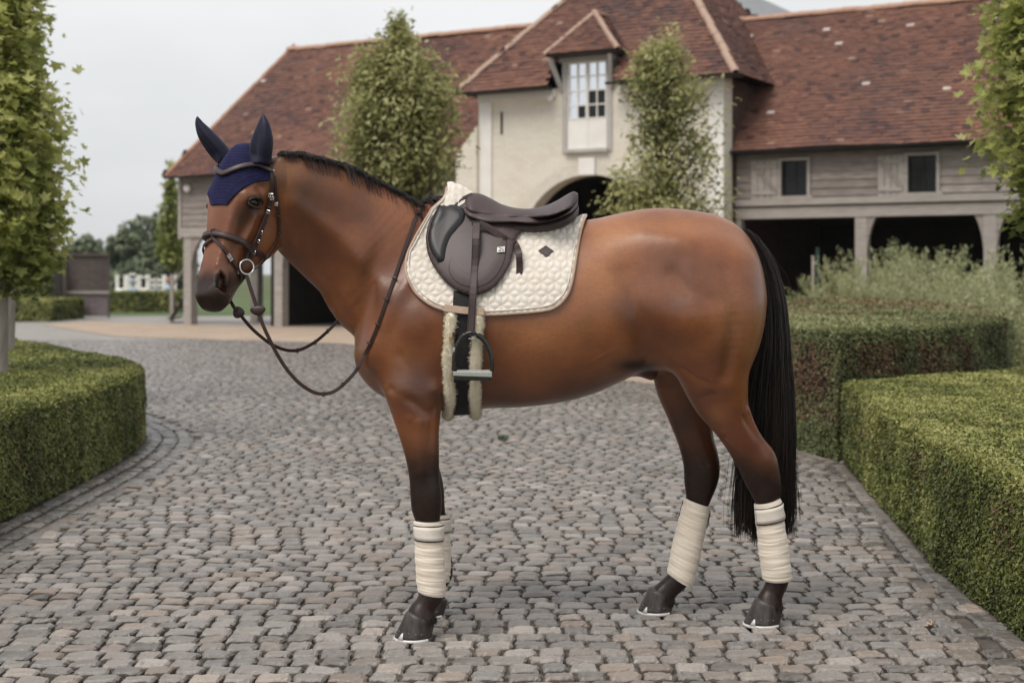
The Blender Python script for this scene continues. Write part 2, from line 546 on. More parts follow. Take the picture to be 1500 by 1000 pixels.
# chin and lips
sl, D = ellipsoid_field(HP(.535, -.098, 0), (HD, HN, HL), (.042, .032, .036)); put(sl, D, .02)
sl, D = ellipsoid_field(HP(.560, -.045, 0), (HD, HN, HL), (.040, .050, .052)); put(sl, D, .025)
for sg in (1, -1):
    bumpf(HP(.185, .000, sg * .092), (.046, .034, .026), .015, (HD, HN, HL))        # brow
    bumpf(HP(.170, -.045, sg * .100), (.022, .030, .02), .010, (HD, HN, HL))
    bumpf(HP(.130, -.055, sg * .095), (.020, .020, .02), -.008, (HD, HN, HL))       # hollow above the eye
    bumpf(HP(.205, -.045, sg * .103), (.020, .020, .018), -.010, (HD, HN, HL))      # socket
    bumpf(HP(.235, -.045, sg * .10), (.012, .026, .02), .004, (HD, HN, HL))
    groove([HP(.245, -.075, sg * .095), HP(.30, -.072, sg * .082), HP(.36, -.066, sg * .070)], .012, .0095)   # facial crest
    groove([HP(.28, -.04, sg * .086), HP(.36, -.035, sg * .068), HP(.44, -.03, sg * .06)], .022, -.0095)
    groove([HP(.18, .014, sg * .066), HP(.28, .008, sg * .052), HP(.38, .008, sg * .042), HP(.46, .008, sg * .038)], .012, .0065)
    bumpf(HP(.30, -.055, sg * .088), (.030, .020, .02), -.006, (HD, HN, HL))
    bumpf(HP(.36, -.120, sg * .070), (.05, .03, .03), -.006, (HD, HN, HL))
    groove([HP(.36, -.10, sg * .07), HP(.44, -.09, sg * .062)], .020, -.005)
    bumpf(HP(.515, -.020, sg * .062), (.042, .032, .024), .014, (HD, HN, HL))       # nostril rim
    # nostril: comma shaped opening
    st = np.array([[*HP(.486, -.002, sg * .072), .011, .011, .026], [*HP(.506, -.008, sg * .072), .019, .019, .034], [*HP(.532, -.018, sg * .070), .018, .018, .032], [*HP(.550, -.034, sg * .066), .008, .008, .020]])
    sl, D = sweep_field(st, HL, .03); carve(sl, D, .007)
    groove([HP(.478, .004, sg * .066), HP(.492, -.022, sg * .072), HP(.520, -.034, sg * .073), HP(.548, -.040, sg * .068)], .008, .0045)   # outer wing
    bumpf(HP(.575, -.075, sg * .045), (.022, .03, .02), -.004, (HD, HN, HL))
    bumpf(HP(.548, -.060, sg * .062), (.02, .02, .02), .005, (HD, HN, HL))
    groove([HP(.500, .014, sg * .060), HP(.528, .002, sg * .064), HP(.552, -.012, sg * .060)], .008, .004)
    groove([HP(.515, -.100, sg * .054), HP(.530, -.080, sg * .062), HP(.545, -.066, sg * .058), HP(.575, -.055, sg * .04), HP(.592, -.050, sg * .012)], .0060, -.012)  # mouth
    groove([HP(.16, -.035, sg * .10), HP(.145, -.06, sg * .10)], .012, .003)
bumpf(HP(.530, .012, 0), (.035, .02, .022), -.007, (HD, HN, HL))
bumpf(HP(.578, -.005, 0), (.014, .02, .03), .006, (HD, HN, HL))
bumpf(HP(.570, -.112, 0), (.02, .02, .03), .008, (HD, HN, HL))
# eye lids round the eyeball
EYE_S, EYE_N, EYE_L = .196, -.046, .098
for sg in (1, -1):
    ring = [HP(EYE_S + .0215 * math.sin(t), EYE_N + .029 * math.cos(t), sg * (EYE_L + .003)) for t in np.linspace(0, 2 * math.pi, 17)]
    groove(ring, .0075, .0045)
    groove([HP(EYE_S - .021, EYE_N + .024, sg * .096), HP(EYE_S - .029, EYE_N, sg * .099), HP(EYE_S - .023, EYE_N - .024, sg * .097)], .007, .0065)
    groove([HP(EYE_S + .010, EYE_N + .026, sg * .094), HP(EYE_S + .022, EYE_N + .036, sg * .088)], .006, -.004)
    sl, D = ellipsoid_field(HP(EYE_S, EYE_N, sg * .103), (HD, HN, HL), (.0165, .0240, .024), .02); carve(sl, D, .004)

RELIEF = 1.35
_bumpf, _groove = bumpf, groove
def bumpf(c, sig, amp, axes=None): _bumpf(c, sig, amp * RELIEF, axes)
def groove(pts, r, amp): _groove(pts, r, amp * RELIEF)
# ---- muscle relief (near and far side where seen)
def nb(px, py, dep, sig, amp):     # point dep metres in front of the midline
    Y = YM(px) - dep
    bumpf(W(px, py, Y), sig, amp)
groove([W(640, 330, 5.30), W(600, 400, 5.30), (W(566, 470, 5.33)), W(545, 530, 5.38)], .035, .012)   # spine of the shoulder blade
groove([W(628, 345, 5.28), W(632, 400, 5.25), W(640, 470, 5.22), W(655, 560, 5.22)], .03, -.010)     # behind the shoulder
groove([W(560, 355, 5.33), W(535, 420, 5.36), W(520, 500, 5.40)], .028, -.010)                        # before the shoulder
nb(606, 470, .22, (.07, .06, .08), .022)
nb(560, 440, .17, (.05, .06, .07), .010)
groove([W(585, 520, 5.30), W(600, 545, 5.28), W(628, 560, 5.26)], .016, -.007)
nb(640, 570, .22, (.03, .05, .03), .010)
nb(606, 600, .20, (.03, .05, .04), .007)
nb(634, 610, .20, (.015, .04, .03), .005)
groove([W(622, 612, 5.29), W(626, 650, 5.30), W(628, 690, 5.31)], .007, -.004)
nb(620, 722, .16, (.015, .03, .012), .004)
nb(632, 716, .16, (.012, .03, .02), .003)
nb(585, 575, .20, (.06, .06, .05), .014)
nb(548, 520, .13, (.05, .06, .05), .015)
groove([W(420, 345, 5.30), W(470, 410, 5.38), W(510, 470, 5.42)], .02, -.010)                         # jugular groove
groove([W(430, 300, 5.28), W(490, 345, 5.33), W(560, 420, 5.34)], .04, .008)
groove([W(640, 615, 5.31), W(600, 585, 5.30), W(575, 570, 5.32)], .018, -.006)
groove([W(634, 600, 5.32), W(632, 650, 5.31), W(636, 700, 5.31)], .012, -.006)
groove([W(612, 620, 5.30), W(616, 690, 5.31)], .02, .006)
# hindquarter
nb(935, 400, .27, (.10, .08, .10), -.018)                                                             # flank hollow
groove([W(915, 400, 5.33), W(930, 450, 5.33), W(943, 505, 5.33), W(960, 545, 5.38)], .032, -.013)     # flank fold
groove([W(950, 332, 5.36), W(990, 348, 5.36)], .06, .008)                                             # point of hip
groove([W(1060, 400, 5.38), W(1072, 480, 5.34), W(1062, 550, 5.37)], .028, -.008)
nb(1005, 470, .30, (.09, .08, .09), .024)
nb(1015, 350, .22, (.10, .08, .05), .010)
groove([W(985, 400, 5.34), W(1010, 430, 5.33), W(1040, 440, 5.34)], .03, -.006)
groove([W(1000, 540, 5.40), W(1022, 556, 5.38), W(1048, 560, 5.39)], .010, -.004)
groove([W(905, 575, 5.42), W(930, 552, 5.42), W(950, 520, 5.38)], .007, .003)
nb(1118, 672, .10, (.02, .03, .02), .005)
nb(1098, 668, .10, (.012, .03, .03), -.004)
nb(1095, 450, .22, (.05, .06, .12), .010)
groove([W(1018, 588, 5.42), W(1040, 577, 5.40), W(1072, 570, 5.42)], .011, -.004)
nb(1040, 604, .16, (.05, .05, .05), .006)
groove([W(1098, 600, 5.47), W(1110, 632, 5.49), W(1128, 662, 5.51)], .010, .006)
groove([W(1086, 610, 5.46), W(1102, 640, 5.49)], .012, -.006)
nb(1100, 690, .08, (.02, .02, .02), .005)
groove([W(1015, 655, 5.71), W(1035, 680, 5.71)], .010, -.004)
nb(616, 728, .16, (.018, .02, .02), .004)
# belly and veins
groove([W(900, 512, 5.33), W(850, 540, 5.31), W(800, 556, 5.30), W(740, 566, 5.30)], .006, .0022)
groove([W(905, 520, 5.33), W(880, 540, 5.32), W(860, 560, 5.32)], .005, .002)
groove([W(1075, 618, 5.46), W(1055, 640, 5.46), W(1075, 655, 5.48), W(1085, 662, 5.48)], .006, .0045)
groove([W(1040, 590, 5.42), W(1062, 600, 5.43), W(1085, 612, 5.45)], .005, .003)
groove([W(988, 600, 5.68), W(1000, 640, 5.69), W(1010, 670, 5.70)], .006, .004)
groove([W(612, 570, 5.28), W(618, 610, 5.29), W(625, 660, 5.30)], .005, .003)
# sheath
sl, D = sweep_field(pxst([(918, 535, 12, 12, .05, 5.62), (940, 539, 13, 13, .048, 5.62), (954, 549, 8, 8, .030, 5.62)]), (0, 1, 0), .05); put(sl, D, .03)
# chestnut on the near forearm
bumpf(W(600, 613, 5.30), .011, .004)

def surface_nets(F, org, h):
    ins = F < 0
    nx, ny, nz = F.shape
    c = np.zeros((nx - 1, ny - 1, nz - 1), dtype=np.uint8)
    for i in (0, 1):
        for j in (0, 1):
            for k in (0, 1):
                c += ins[i:nx - 1 + i, j:ny - 1 + j, k:nz - 1 + k]
    cell = (c > 0) & (c < 8)
    idx = np.full(cell.shape, -1, dtype=np.int64)
    ci = np.argwhere(cell)
    idx[cell] = np.arange(len(ci))
    acc = np.zeros((len(ci), 3)); cnt = np.zeros(len(ci))
    I, J, K = ci[:, 0], ci[:, 1], ci[:, 2]
    for ax in range(3):
        for a in (0, 1):
            for b in (0, 1):
                o = [0, 0, 0]; oo = [q for q in range(3) if q != ax]
                o[oo[0]] = a; o[oo[1]] = b
                e = o.copy(); e[ax] = 1
                f0 = F[I + o[0], J + o[1], K + o[2]]; f1 = F[I + e[0], J + e[1], K + e[2]]
                m = (f0 < 0) != (f1 < 0)
                t = np.where(m, f0 / np.where(m, f0 - f1, 1), 0)
                P = np.zeros((len(ci), 3))
                for q in range(3): P[:, q] = o[q]
                P[:, ax] = t
                acc[m] += P[m]; cnt[m] += 1
    V = (ci + acc / cnt[:, None]) * h + np.array(org)
    faces = []
    for ax in range(3):
        a, b = [q for q in range(3) if q != ax]
        s0 = [slice(1, -1)] * 3; s1 = [slice(1, -1)] * 3
        s0[ax] = slice(0, -1); s1[ax] = slice(1, None)
        A = ins[tuple(s0)]; B = ins[tuple(s1)]
        E = np.argwhere(A != B)
        base = E + 1; base[:, ax] -= 1
        flip = A[E[:, 0], E[:, 1], E[:, 2]]
        q = []
        for da, db in ((0, 0), (-1, 0), (-1, -1), (0, -1)):
            p = base.copy(); p[:, a] += da; p[:, b] += db
            q.append(idx[p[:, 0], p[:, 1], p[:, 2]])
        q = np.stack(q, 1)
        sw = flip if ax != 1 else ~flip
        q = np.where(sw[:, None], q, q[:, ::-1])
        faces.append(q)
    Fc = np.vstack(faces)
    Fc = Fc[(Fc >= 0).all(1)]
    return V, Fc

# cut the legs off where the hooves begin
HV, HQ = surface_nets(F, (gx[0], gy[0], gz[0]), VOX)
def relax(V, Q, it=2, lam=0.5):
    e = np.vstack([Q[:, [0, 1]], Q[:, [1, 2]], Q[:, [2, 3]], Q[:, [3, 0]]])
    e = np.vstack([e, e[:, ::-1]])
    for _ in range(it):
        for l in (lam, -lam * 0.6):
            s_ = np.zeros_like(V); n = np.bincount(e[:, 0], minlength=len(V))
            for k in range(3): s_[:, k] = np.bincount(e[:, 0], weights=V[e[:, 1], k], minlength=len(V))
            V = V + l * (s_ / np.maximum(n, 1)[:, None] - V)
    return V
HV = relax(HV, HQ, 3)
# keep the largest island only
print('horse verts', len(HV))
horse_bvh = BVHTree.FromPolygons([tuple(v) for v in HV.tolist()], [tuple(f) for f in HQ.tolist()])
# ------------------------------------------------------------------ horse surface helpers
def sstep(a, b, x):
    t = np.clip((x - a) / (b - a), 0, 1)
    return t * t * (3 - 2 * t)

def cam_hit(px, py, off=0.0):
    d = Vector(W(px, py, 1.0)) - Vector((0, 0, CAMH))
    d.normalize()
    h = horse_bvh.ray_cast(Vector((0, 0, CAMH)), d)
    if h[0] is None: return None
    return h[0] + h[1] * off, h[1]

def ymid(x):
    return float(np.interp(x, txs, tY))
ZC = 1.18
def surf(x, phi, off=0.0):
    """point on the trunk at station x, angle phi (degrees; 0 = near side, 90 = spine, -90 = belly)"""
    a = math.radians(phi)
    d = Vector((0, -math.cos(a), math.sin(a)))
    c = Vector((x, ymid(x), ZC))
    h = horse_bvh.ray_cast(c + d * 0.9, -d)
    if h[0] is None: return c + d * 0.3, d
    n = h[1]
    if n.dot(d) < 0: n = -n
    return h[0] + n * off, n

def to_xphi(px, py):
    h = cam_hit(px, py)
    if h is None:
        if py > 500: return (float(W(px, py, YM(px))[0]), -84.0)
        p = Vector(W(px, py, YM(px) - .06))
        return (p.x, max(60.0, min(88.0, math.degrees(math.atan2(p.z - ZC, .06)))))
    p = h[0]
    return (p.x, math.degrees(math.atan2(p.z - ZC, ymid(p.x) - p.y)))

HC0 = .07
def hsurf(s, phi, off=0.0):
    """point on the head: s metres below the poll, phi round the head (0 = front, + = horse's left)"""
    a = math.radians(phi)
    rad = Vector(HN) * math.cos(a) + Vector(HL) * math.sin(a)
    if s >= HC0:
        c = Vector(HO + HD * s - HN * .065); d = rad
    else:
        al = (HC0 - s) / .09
        c = Vector(HO + HD * HC0 - HN * .065)
        d = rad * math.cos(al) - Vector(HD) * math.sin(al)
    h = horse_bvh.ray_cast(c + d * (0.35 if abs(phi) < 95 else .235), -d)
    if h[0] is None: return c + d * .1, d
    return h[0] + h[1] * off, h[1]

def to_sphi(px, py):
    h = cam_hit(px, py)
    if h is None: return None
    p = np.array(h[0]) - HO
    s = float(p @ HD); n = float(p @ HN) + .065; l = float(p @ HL)
    if s < HC0:
        al = math.atan2(HC0 - s, math.hypot(n, l)); s = HC0 - .09 * al
    return (s, math.degrees(math.atan2(l, n)))

def patch(poly, du, dv):
    """grid of quads filling a 2D polygon, its border snapped to the outline"""
    poly = np.asarray(poly, float)
    u0, v0 = poly.min(0) - (du, dv); u1, v1 = poly.max(0) + (du, dv)
    nu = int((u1 - u0) / du) + 1; nv = int((v1 - v0) / dv) + 1
    def inside(P):
        c = np.zeros(len(P), bool)
        x, y = P[:, 0], P[:, 1]
        for a, b in zip(poly, np.roll(poly, -1, 0)):
            cond = (a[1] > y) != (b[1] > y)
            xx = a[0] + (y - a[1]) * (b[0] - a[0]) / (b[1] - a[1] if b[1] != a[1] else 1e-9)
            c ^= cond & (x < xx)
        return c
    I, J = np.meshgrid(np.arange(nu), np.arange(nv), indexing='ij')
    V = np.stack([u0 + I * du, v0 + J * dv], -1).reshape(-1, 2)
    cc = np.stack([u0 + (I[:-1, :-1] + .5) * du, v0 + (J[:-1, :-1] + .5) * dv], -1).reshape(-1, 2)
    keep = inside(cc)
    q = np.stack([I[:-1, :-1] * nv + J[:-1, :-1], I[1:, :-1] * nv + J[1:, 1:] * 0 + J[:-1, :-1], I[1:, 1:] * nv + J[1:, 1:], I[:-1, :-1] * nv + J[1:, 1:]], -1).reshape(-1, 4)[keep]
    used, inv = np.unique(q, return_inverse=True)
    q = inv.reshape(-1, 4); V = V[used]
    cnt = np.bincount(q.reshape(-1), minlength=len(V))
    bd = np.where(cnt < 4)[0]
    A = poly; B = np.roll(poly, -1, 0); sc = np.array([1 / du, 1 / dv])
    for i in bd:
        p = V[i]
        ab = (B - A) * sc; ap = (p - A) * sc
        t = np.clip((ap * ab).sum(1) / np.maximum((ab * ab).sum(1), 1e-12), 0, 1)
        cl = A + (B - A) * t[:, None]
        k = (((cl - p) * sc) ** 2).sum(1).argmin()
        V[i] = cl[k]
    return V, q

def solid(o, th, off=1.0):
    m = o.modifiers.new('thickness', 'SOLIDIFY'); m.thickness = th; m.offset = off
    return o

def strands(name, P, r0, r1, mat, parent=None, attrv=None):
    """P (n,k,3) centre lines -> three sided tapering tubes, one mesh"""
    n, k, _ = P.shape
    T = np.gradient(P, axis=1); T /= np.linalg.norm(T, axis=2, keepdims=True) + 1e-9
    ref = np.tile(RNG.normal(size=(n, 1, 3)), (1, k, 1))
    A = np.cross(T, ref); A /= np.linalg.norm(A, axis=2, keepdims=True) + 1e-9
    B = np.cross(T, A)
    rad = np.linspace(r0, r1, k)[None, :, None]
    V = np.stack([P + (A * math.cos(a) + B * math.sin(a)) * rad for a in (0, 2.094, 4.189)], 2)   # n,k,3,3
    base = (np.arange(n) * k * 3)[:, None, None] + (np.arange(k - 1) * 3)[None, :, None]
    qs = []
    for c in range(3):
        c2 = (c + 1) % 3
        qs.append(np.concatenate([base + c, base + c2, base + 3 + c2, base + 3 + c], 2).reshape(-1, 4))
    me = np_mesh(name, V.reshape(-1, 3), np.vstack(qs), True)
    if attrv is not None: add_attr(me, 'tone', np.repeat(attrv, k * 3))
    return link(name, me, mat, parent)

# ------------------------------------------------------------------ coat
coat, nt, b = new_mat('bay_coat')
tc = N(nt, 'ShaderNodeTexCoord')
n_big = noise(nt, 5.0, 3, .5)
n_mid = noise(nt, 22, 4, .6)
n_fine = noise(nt, 420, 2, .6, mapping=(1, 1, .35))
bay = ramp(nt, n_big, [(0.30, (.175, .050, .016)), (0.52, (.285, .090, .027)), (0.75, (.370, .134, .042))])
bay = mixc(nt, mathn(nt, 'MULTIPLY', n_mid, .35), bay, (.150, .045, .018))
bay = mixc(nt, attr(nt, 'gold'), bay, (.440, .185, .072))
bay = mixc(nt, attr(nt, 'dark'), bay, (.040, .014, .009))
bay = mixc(nt, attr(nt, 'black'), bay, (.0085, .0065, .0065))
bay = mixc(nt, attr(nt, 'grey'), bay, (.105, .075, .066))
bay = mixc(nt, attr(nt, 'hole'), bay, (.002, .0015, .0015))  # shade inside the nostrils painted near black
streak = noise(nt, 34, 3, .6, mapping=(1, 1, 3.2))
bay = mixc(nt, mathn(nt, 'MULTIPLY', ramp(nt, streak, [(.40, (0, 0, 0)), (.75, (1, 1, 1))]), .22), bay, (.10, .035, .016))
bay = mixc(nt, mathn(nt, 'MULTIPLY', n_fine, .28), bay, (.02, .008, .004))
nt.links.new(bay, b.inputs['Base Color'])
b.inputs['Roughness'].default_value = .40
b.inputs['Specular IOR Level'].default_value = .55
b.inputs['Coat Weight'].default_value = .22; b.inputs['Coat Roughness'].default_value = .26; b.inputs['Coat Tint'].default_value = (1, .93, .86, 1)
b.inputs['Sheen Weight'].default_value = .20
b.inputs['Sheen Roughness'].default_value = .4
_ih = mathn(nt, 'SUBTRACT', 1.0, attr(nt, 'hole')); _ib = mathn(nt, 'SUBTRACT', 1.0, mathn(nt, 'MULTIPLY', attr(nt, 'black'), .8))
nt.links.new(mathn(nt, 'MULTIPLY', mathn(nt, 'MULTIPLY', _ih, mathn(nt, 'SUBTRACT', 1.0, mathn(nt, 'MULTIPLY', attr(nt, 'black'), .35))), .5), b.inputs['Specular IOR Level'])
nt.links.new(mathn(nt, 'MULTIPLY', mathn(nt, 'MULTIPLY', _ih, _ib), .34), b.inputs['Coat Weight'])
nt.links.new(mathn(nt, 'MULTIPLY', mathn(nt, 'MULTIPLY', _ih, _ib), .08), b.inputs['Sheen Weight'])
b.inputs['Sheen Tint'].default_value = (1, .75, .6, 1)
n_hair = noise(nt, 130, 3, .7, mapping=(1.6, 1.6, .35))
bay = mixc(nt, mathn(nt, 'MULTIPLY', ramp(nt, n_hair, [(.42, (0, 0, 0)), (.70, (1, 1, 1))]), .22), bay, (.085, .028, .013))
nt.links.new(bay, b.inputs['Base Color'])
nrm = bump(nt, b, n_hair, .16, .003)
bump(nt, b, n_mid, .10, .01, base=nrm)

hm = np_mesh('body', HV, HQ, True)
X, Yv, Z = HV[:, 0], HV[:, 1], HV[:, 2]
PX = 750 + FPX * X / Yv; PY = 400 - FPX * (Z - CAMH) / Yv
from mathutils import noise as mnoise
wob = np.zeros(len(X))
_g = np.stack([X * 9, Yv * 9, Z * 9], 1)
_q = np.unique((_g * 6).astype(int), axis=0)
_lut = {tuple(q): mnoise.fractal(Vector(q) / 6.0, 1.0, 2.0, 3) for q in _q.tolist()}
wob = np.array([_lut[tuple(q)] for q in (_g * 6).astype(int).tolist()]) * 1.6
def g2(cx, cy, sx, sy, rot=0.0):
    c, s_ = math.cos(rot), math.sin(rot)
    dx, dy = PX - cx, PY - cy
    u, v = (dx * c + dy * s_) / sx, (-dx * s_ + dy * c) / sy
    return np.exp(-(u * u + v * v))
fore = PX < 800
zf = np.where(fore, Z, Z)
blackleg = np.where(fore, 1 - sstep(.60, .83, Z + wob * .035), 1 - sstep(.56, .765, Z + wob * .03))
blackleg = np.where(Z < .86, blackleg, 0)
hs = (HV - HO) @ HD / .965; hn = (HV - HO) @ HN; hl = (HV - HO) @ HL / 1.12
inhead = (hs > -.05) & (hs < .70) & (np.abs(hl) < .16) & (hn > -.30)
mz = np.where(inhead, sstep(.448, .515, hs + wob * .012 - np.clip(hn + .05, -.1, .05) * .35 + np.maximum(-hn - .09, 0) * .35), 0)
eyed = np.where(inhead, np.exp(-((hs - EYE_S) ** 2 + (hn - EYE_N) ** 2) / .038 ** 2) * (np.abs(hl) > .05), 0)
eyed2 = np.where(inhead, np.exp(-((hs - EYE_S - .055) ** 2 / .05 ** 2 + (hn - EYE_N - .02) ** 2 / .035 ** 2)) * (np.abs(hl) > .05), 0)
nost = np.where(inhead, np.clip(1.6 * np.exp(-((hs - .514) ** 2 / .030 ** 2 + (hn + .013) ** 2 / .020 ** 2)), 0, 1) * (np.abs(hl) > .030), 0)
sheath = g2(948, 545, 16, 13) + g2(925, 535, 22, 9)
black = np.clip(np.maximum.reduce([blackleg, mz * .98, eyed * 1.1, nost, np.clip(sheath, 0, 1) * .9]), 0, 1)
inhole = np.zeros(len(X))  # mask for the shade painted inside the nostrils
for sg in (1, -1):
    ch = [((.486, -.002, .074), .014), ((.506, -.008, .075), .022), ((.532, -.018, .072), .021), ((.550, -.034, .067), .010)]
    for (a_, ra), (b_, rb) in zip(ch[:-1], ch[1:]):
        for t in (0, .33, .66, 1):
            q = [a_[i] * (1 - t) + b_[i] * t for i in range(3)]; r_ = ra * (1 - t) + rb * t
            d_ = ((hs - q[0]) ** 2 + (hn - q[1]) ** 2) ** .5
            inhole = np.maximum(inhole, (1 - sstep(r_ * .70, r_ * .98, d_)) * (np.abs(hl * 1.12) < .098) * (sg * hl * 1.12 > .052))
inhole = np.where(inhead, inhole, 0)
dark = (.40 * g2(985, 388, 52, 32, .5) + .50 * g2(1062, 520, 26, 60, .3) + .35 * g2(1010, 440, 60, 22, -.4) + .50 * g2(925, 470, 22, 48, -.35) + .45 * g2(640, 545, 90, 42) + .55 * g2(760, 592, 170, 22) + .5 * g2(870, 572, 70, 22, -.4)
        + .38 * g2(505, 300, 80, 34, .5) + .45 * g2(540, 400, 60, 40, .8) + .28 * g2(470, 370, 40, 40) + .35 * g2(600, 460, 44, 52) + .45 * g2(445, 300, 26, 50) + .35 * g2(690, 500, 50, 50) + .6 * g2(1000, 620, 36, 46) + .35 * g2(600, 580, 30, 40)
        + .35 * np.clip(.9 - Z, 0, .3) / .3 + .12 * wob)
dark = np.where(inhead & (PX < 420), .06 - .0 + eyed2 * .95 + .45 * np.exp(-((hs - .33) ** 2 / .07 ** 2 + (hn + .035) ** 2 / .016 ** 2)) * (np.abs(hl) > .04) + .35 * np.exp(-((hs - .09) ** 2 / .03 ** 2)) + .45 * sstep(.36, .48, hs) * (.5 + .5 * sstep(.02, .05, np.abs(hl))) + .25 * np.exp(-((hn + .11) ** 2) / .04 ** 2), dark)  # face: shading of cheek and nose relief painted in as darker zones
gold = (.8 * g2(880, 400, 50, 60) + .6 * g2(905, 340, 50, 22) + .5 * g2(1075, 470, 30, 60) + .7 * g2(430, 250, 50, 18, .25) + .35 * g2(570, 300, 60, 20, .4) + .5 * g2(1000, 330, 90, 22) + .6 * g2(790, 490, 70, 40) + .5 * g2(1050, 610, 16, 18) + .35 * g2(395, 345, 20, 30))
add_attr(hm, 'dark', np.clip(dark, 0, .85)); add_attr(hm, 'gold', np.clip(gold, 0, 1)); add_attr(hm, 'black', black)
grey = np.where(inhead, np.clip(.9 * np.exp(-((hs - .552) ** 2 / .010 ** 2 + (hn + .030) ** 2 / .020 ** 2)) + .8 * np.exp(-((hs - .548) ** 2 / .03 ** 2 + (hn + .085) ** 2 / .035 ** 2)) + .5 * np.exp(-((hs - .50) ** 2 / .05 ** 2 + (hn + .07) ** 2 / .03 ** 2)), 0, 1) * (np.abs(hl) > .02), 0)
add_attr(hm, 'grey', grey); add_attr(hm, 'hole', inhole)

horse = empty('horse', (float((700 - 750) / FPX * 5.55), 5.55, 0))
tag(horse, 'bay horse with black legs standing side on upon the cobbles, turning its head towards us', 'horse')
def hpart(name, me, mat=None, parent=None, smooth=None):
    """part of the horse: world coordinates kept although it hangs from the Empty at its feet"""
    o = link(name, me, mat)
    p = parent or horse
    o.parent = p
    q = Vector((0, 0, 0)); r = p
    while r is not None: q += r.location; r = r.parent
    o.location = -q
    return o
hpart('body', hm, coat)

# eyes
m_eye, nt, b = new_mat('eye')
b.inputs['Base Color'].default_value = (.012, .007, .005, 1); b.inputs['Roughness'].default_value = .05; b.inputs['Specular IOR Level'].default_value = .5
def uv_sphere(c, r, nu=16, nv=10, ax=None):
    v = []; f = []
    for j in range(nv + 1):
        t = math.pi * j / nv
        for i in range(nu):
            p = 2 * math.pi * i / nu
            v.append(Vector(c) + Vector((math.sin(t) * math.cos(p) * r[0], math.sin(t) * math.sin(p) * r[1], math.cos(t) * r[2])) if ax is None else
                     Vector(c) + Vector(ax[0]) * math.sin(t) * math.cos(p) * r[0] + Vector(ax[1]) * math.sin(t) * math.sin(p) * r[1] + Vector(ax[2]) * math.cos(t) * r[2])
    for j in range(nv):
        for i in range(nu):
            i2 = (i + 1) % nu
            f.append((j * nu + i, j * nu + i2, (j + 1) * nu + i2, (j + 1) * nu + i))
    return v, f
for sg in (1, -1):
    mb = MB(); mb.add(*uv_sphere(HP(EYE_S, EYE_N, sg * .0825), (.0200, .0265, .0215), 24, 14, (HD, HN, HL)))
    hpart('eye', mb.mesh('eye', True), m_eye)

m_lid = simple_mat('eyelid_skin', (.018, .012, .010), (.040, .024, .018), 90, .45, .2, .001)
for sg in (1, -1):
    for up_, rr_, nm in ((1, .0040, 'eyelid'), (-1, .0028, 'eyelid')):
        pts = []; rad = []
        for k in range(13):
            t = k / 12; a = math.pi * t
            n_ = EYE_N + .031 * math.cos(a); s_ = EYE_S - up_ * (.0200 if up_ > 0 else .0190) * math.sin(a) ** .9 + .006 * math.cos(a)
            pts.append(HP(s_, n_, sg * (.0965 + .0085 * math.sin(a) - .004 * math.cos(a)))); rad.append(.0018 + rr_ * math.sin(a) ** .7)
        mb = MB(); mb.tube(pts, rad, 10); hpart(nm, mb.mesh(nm, True), m_lid)
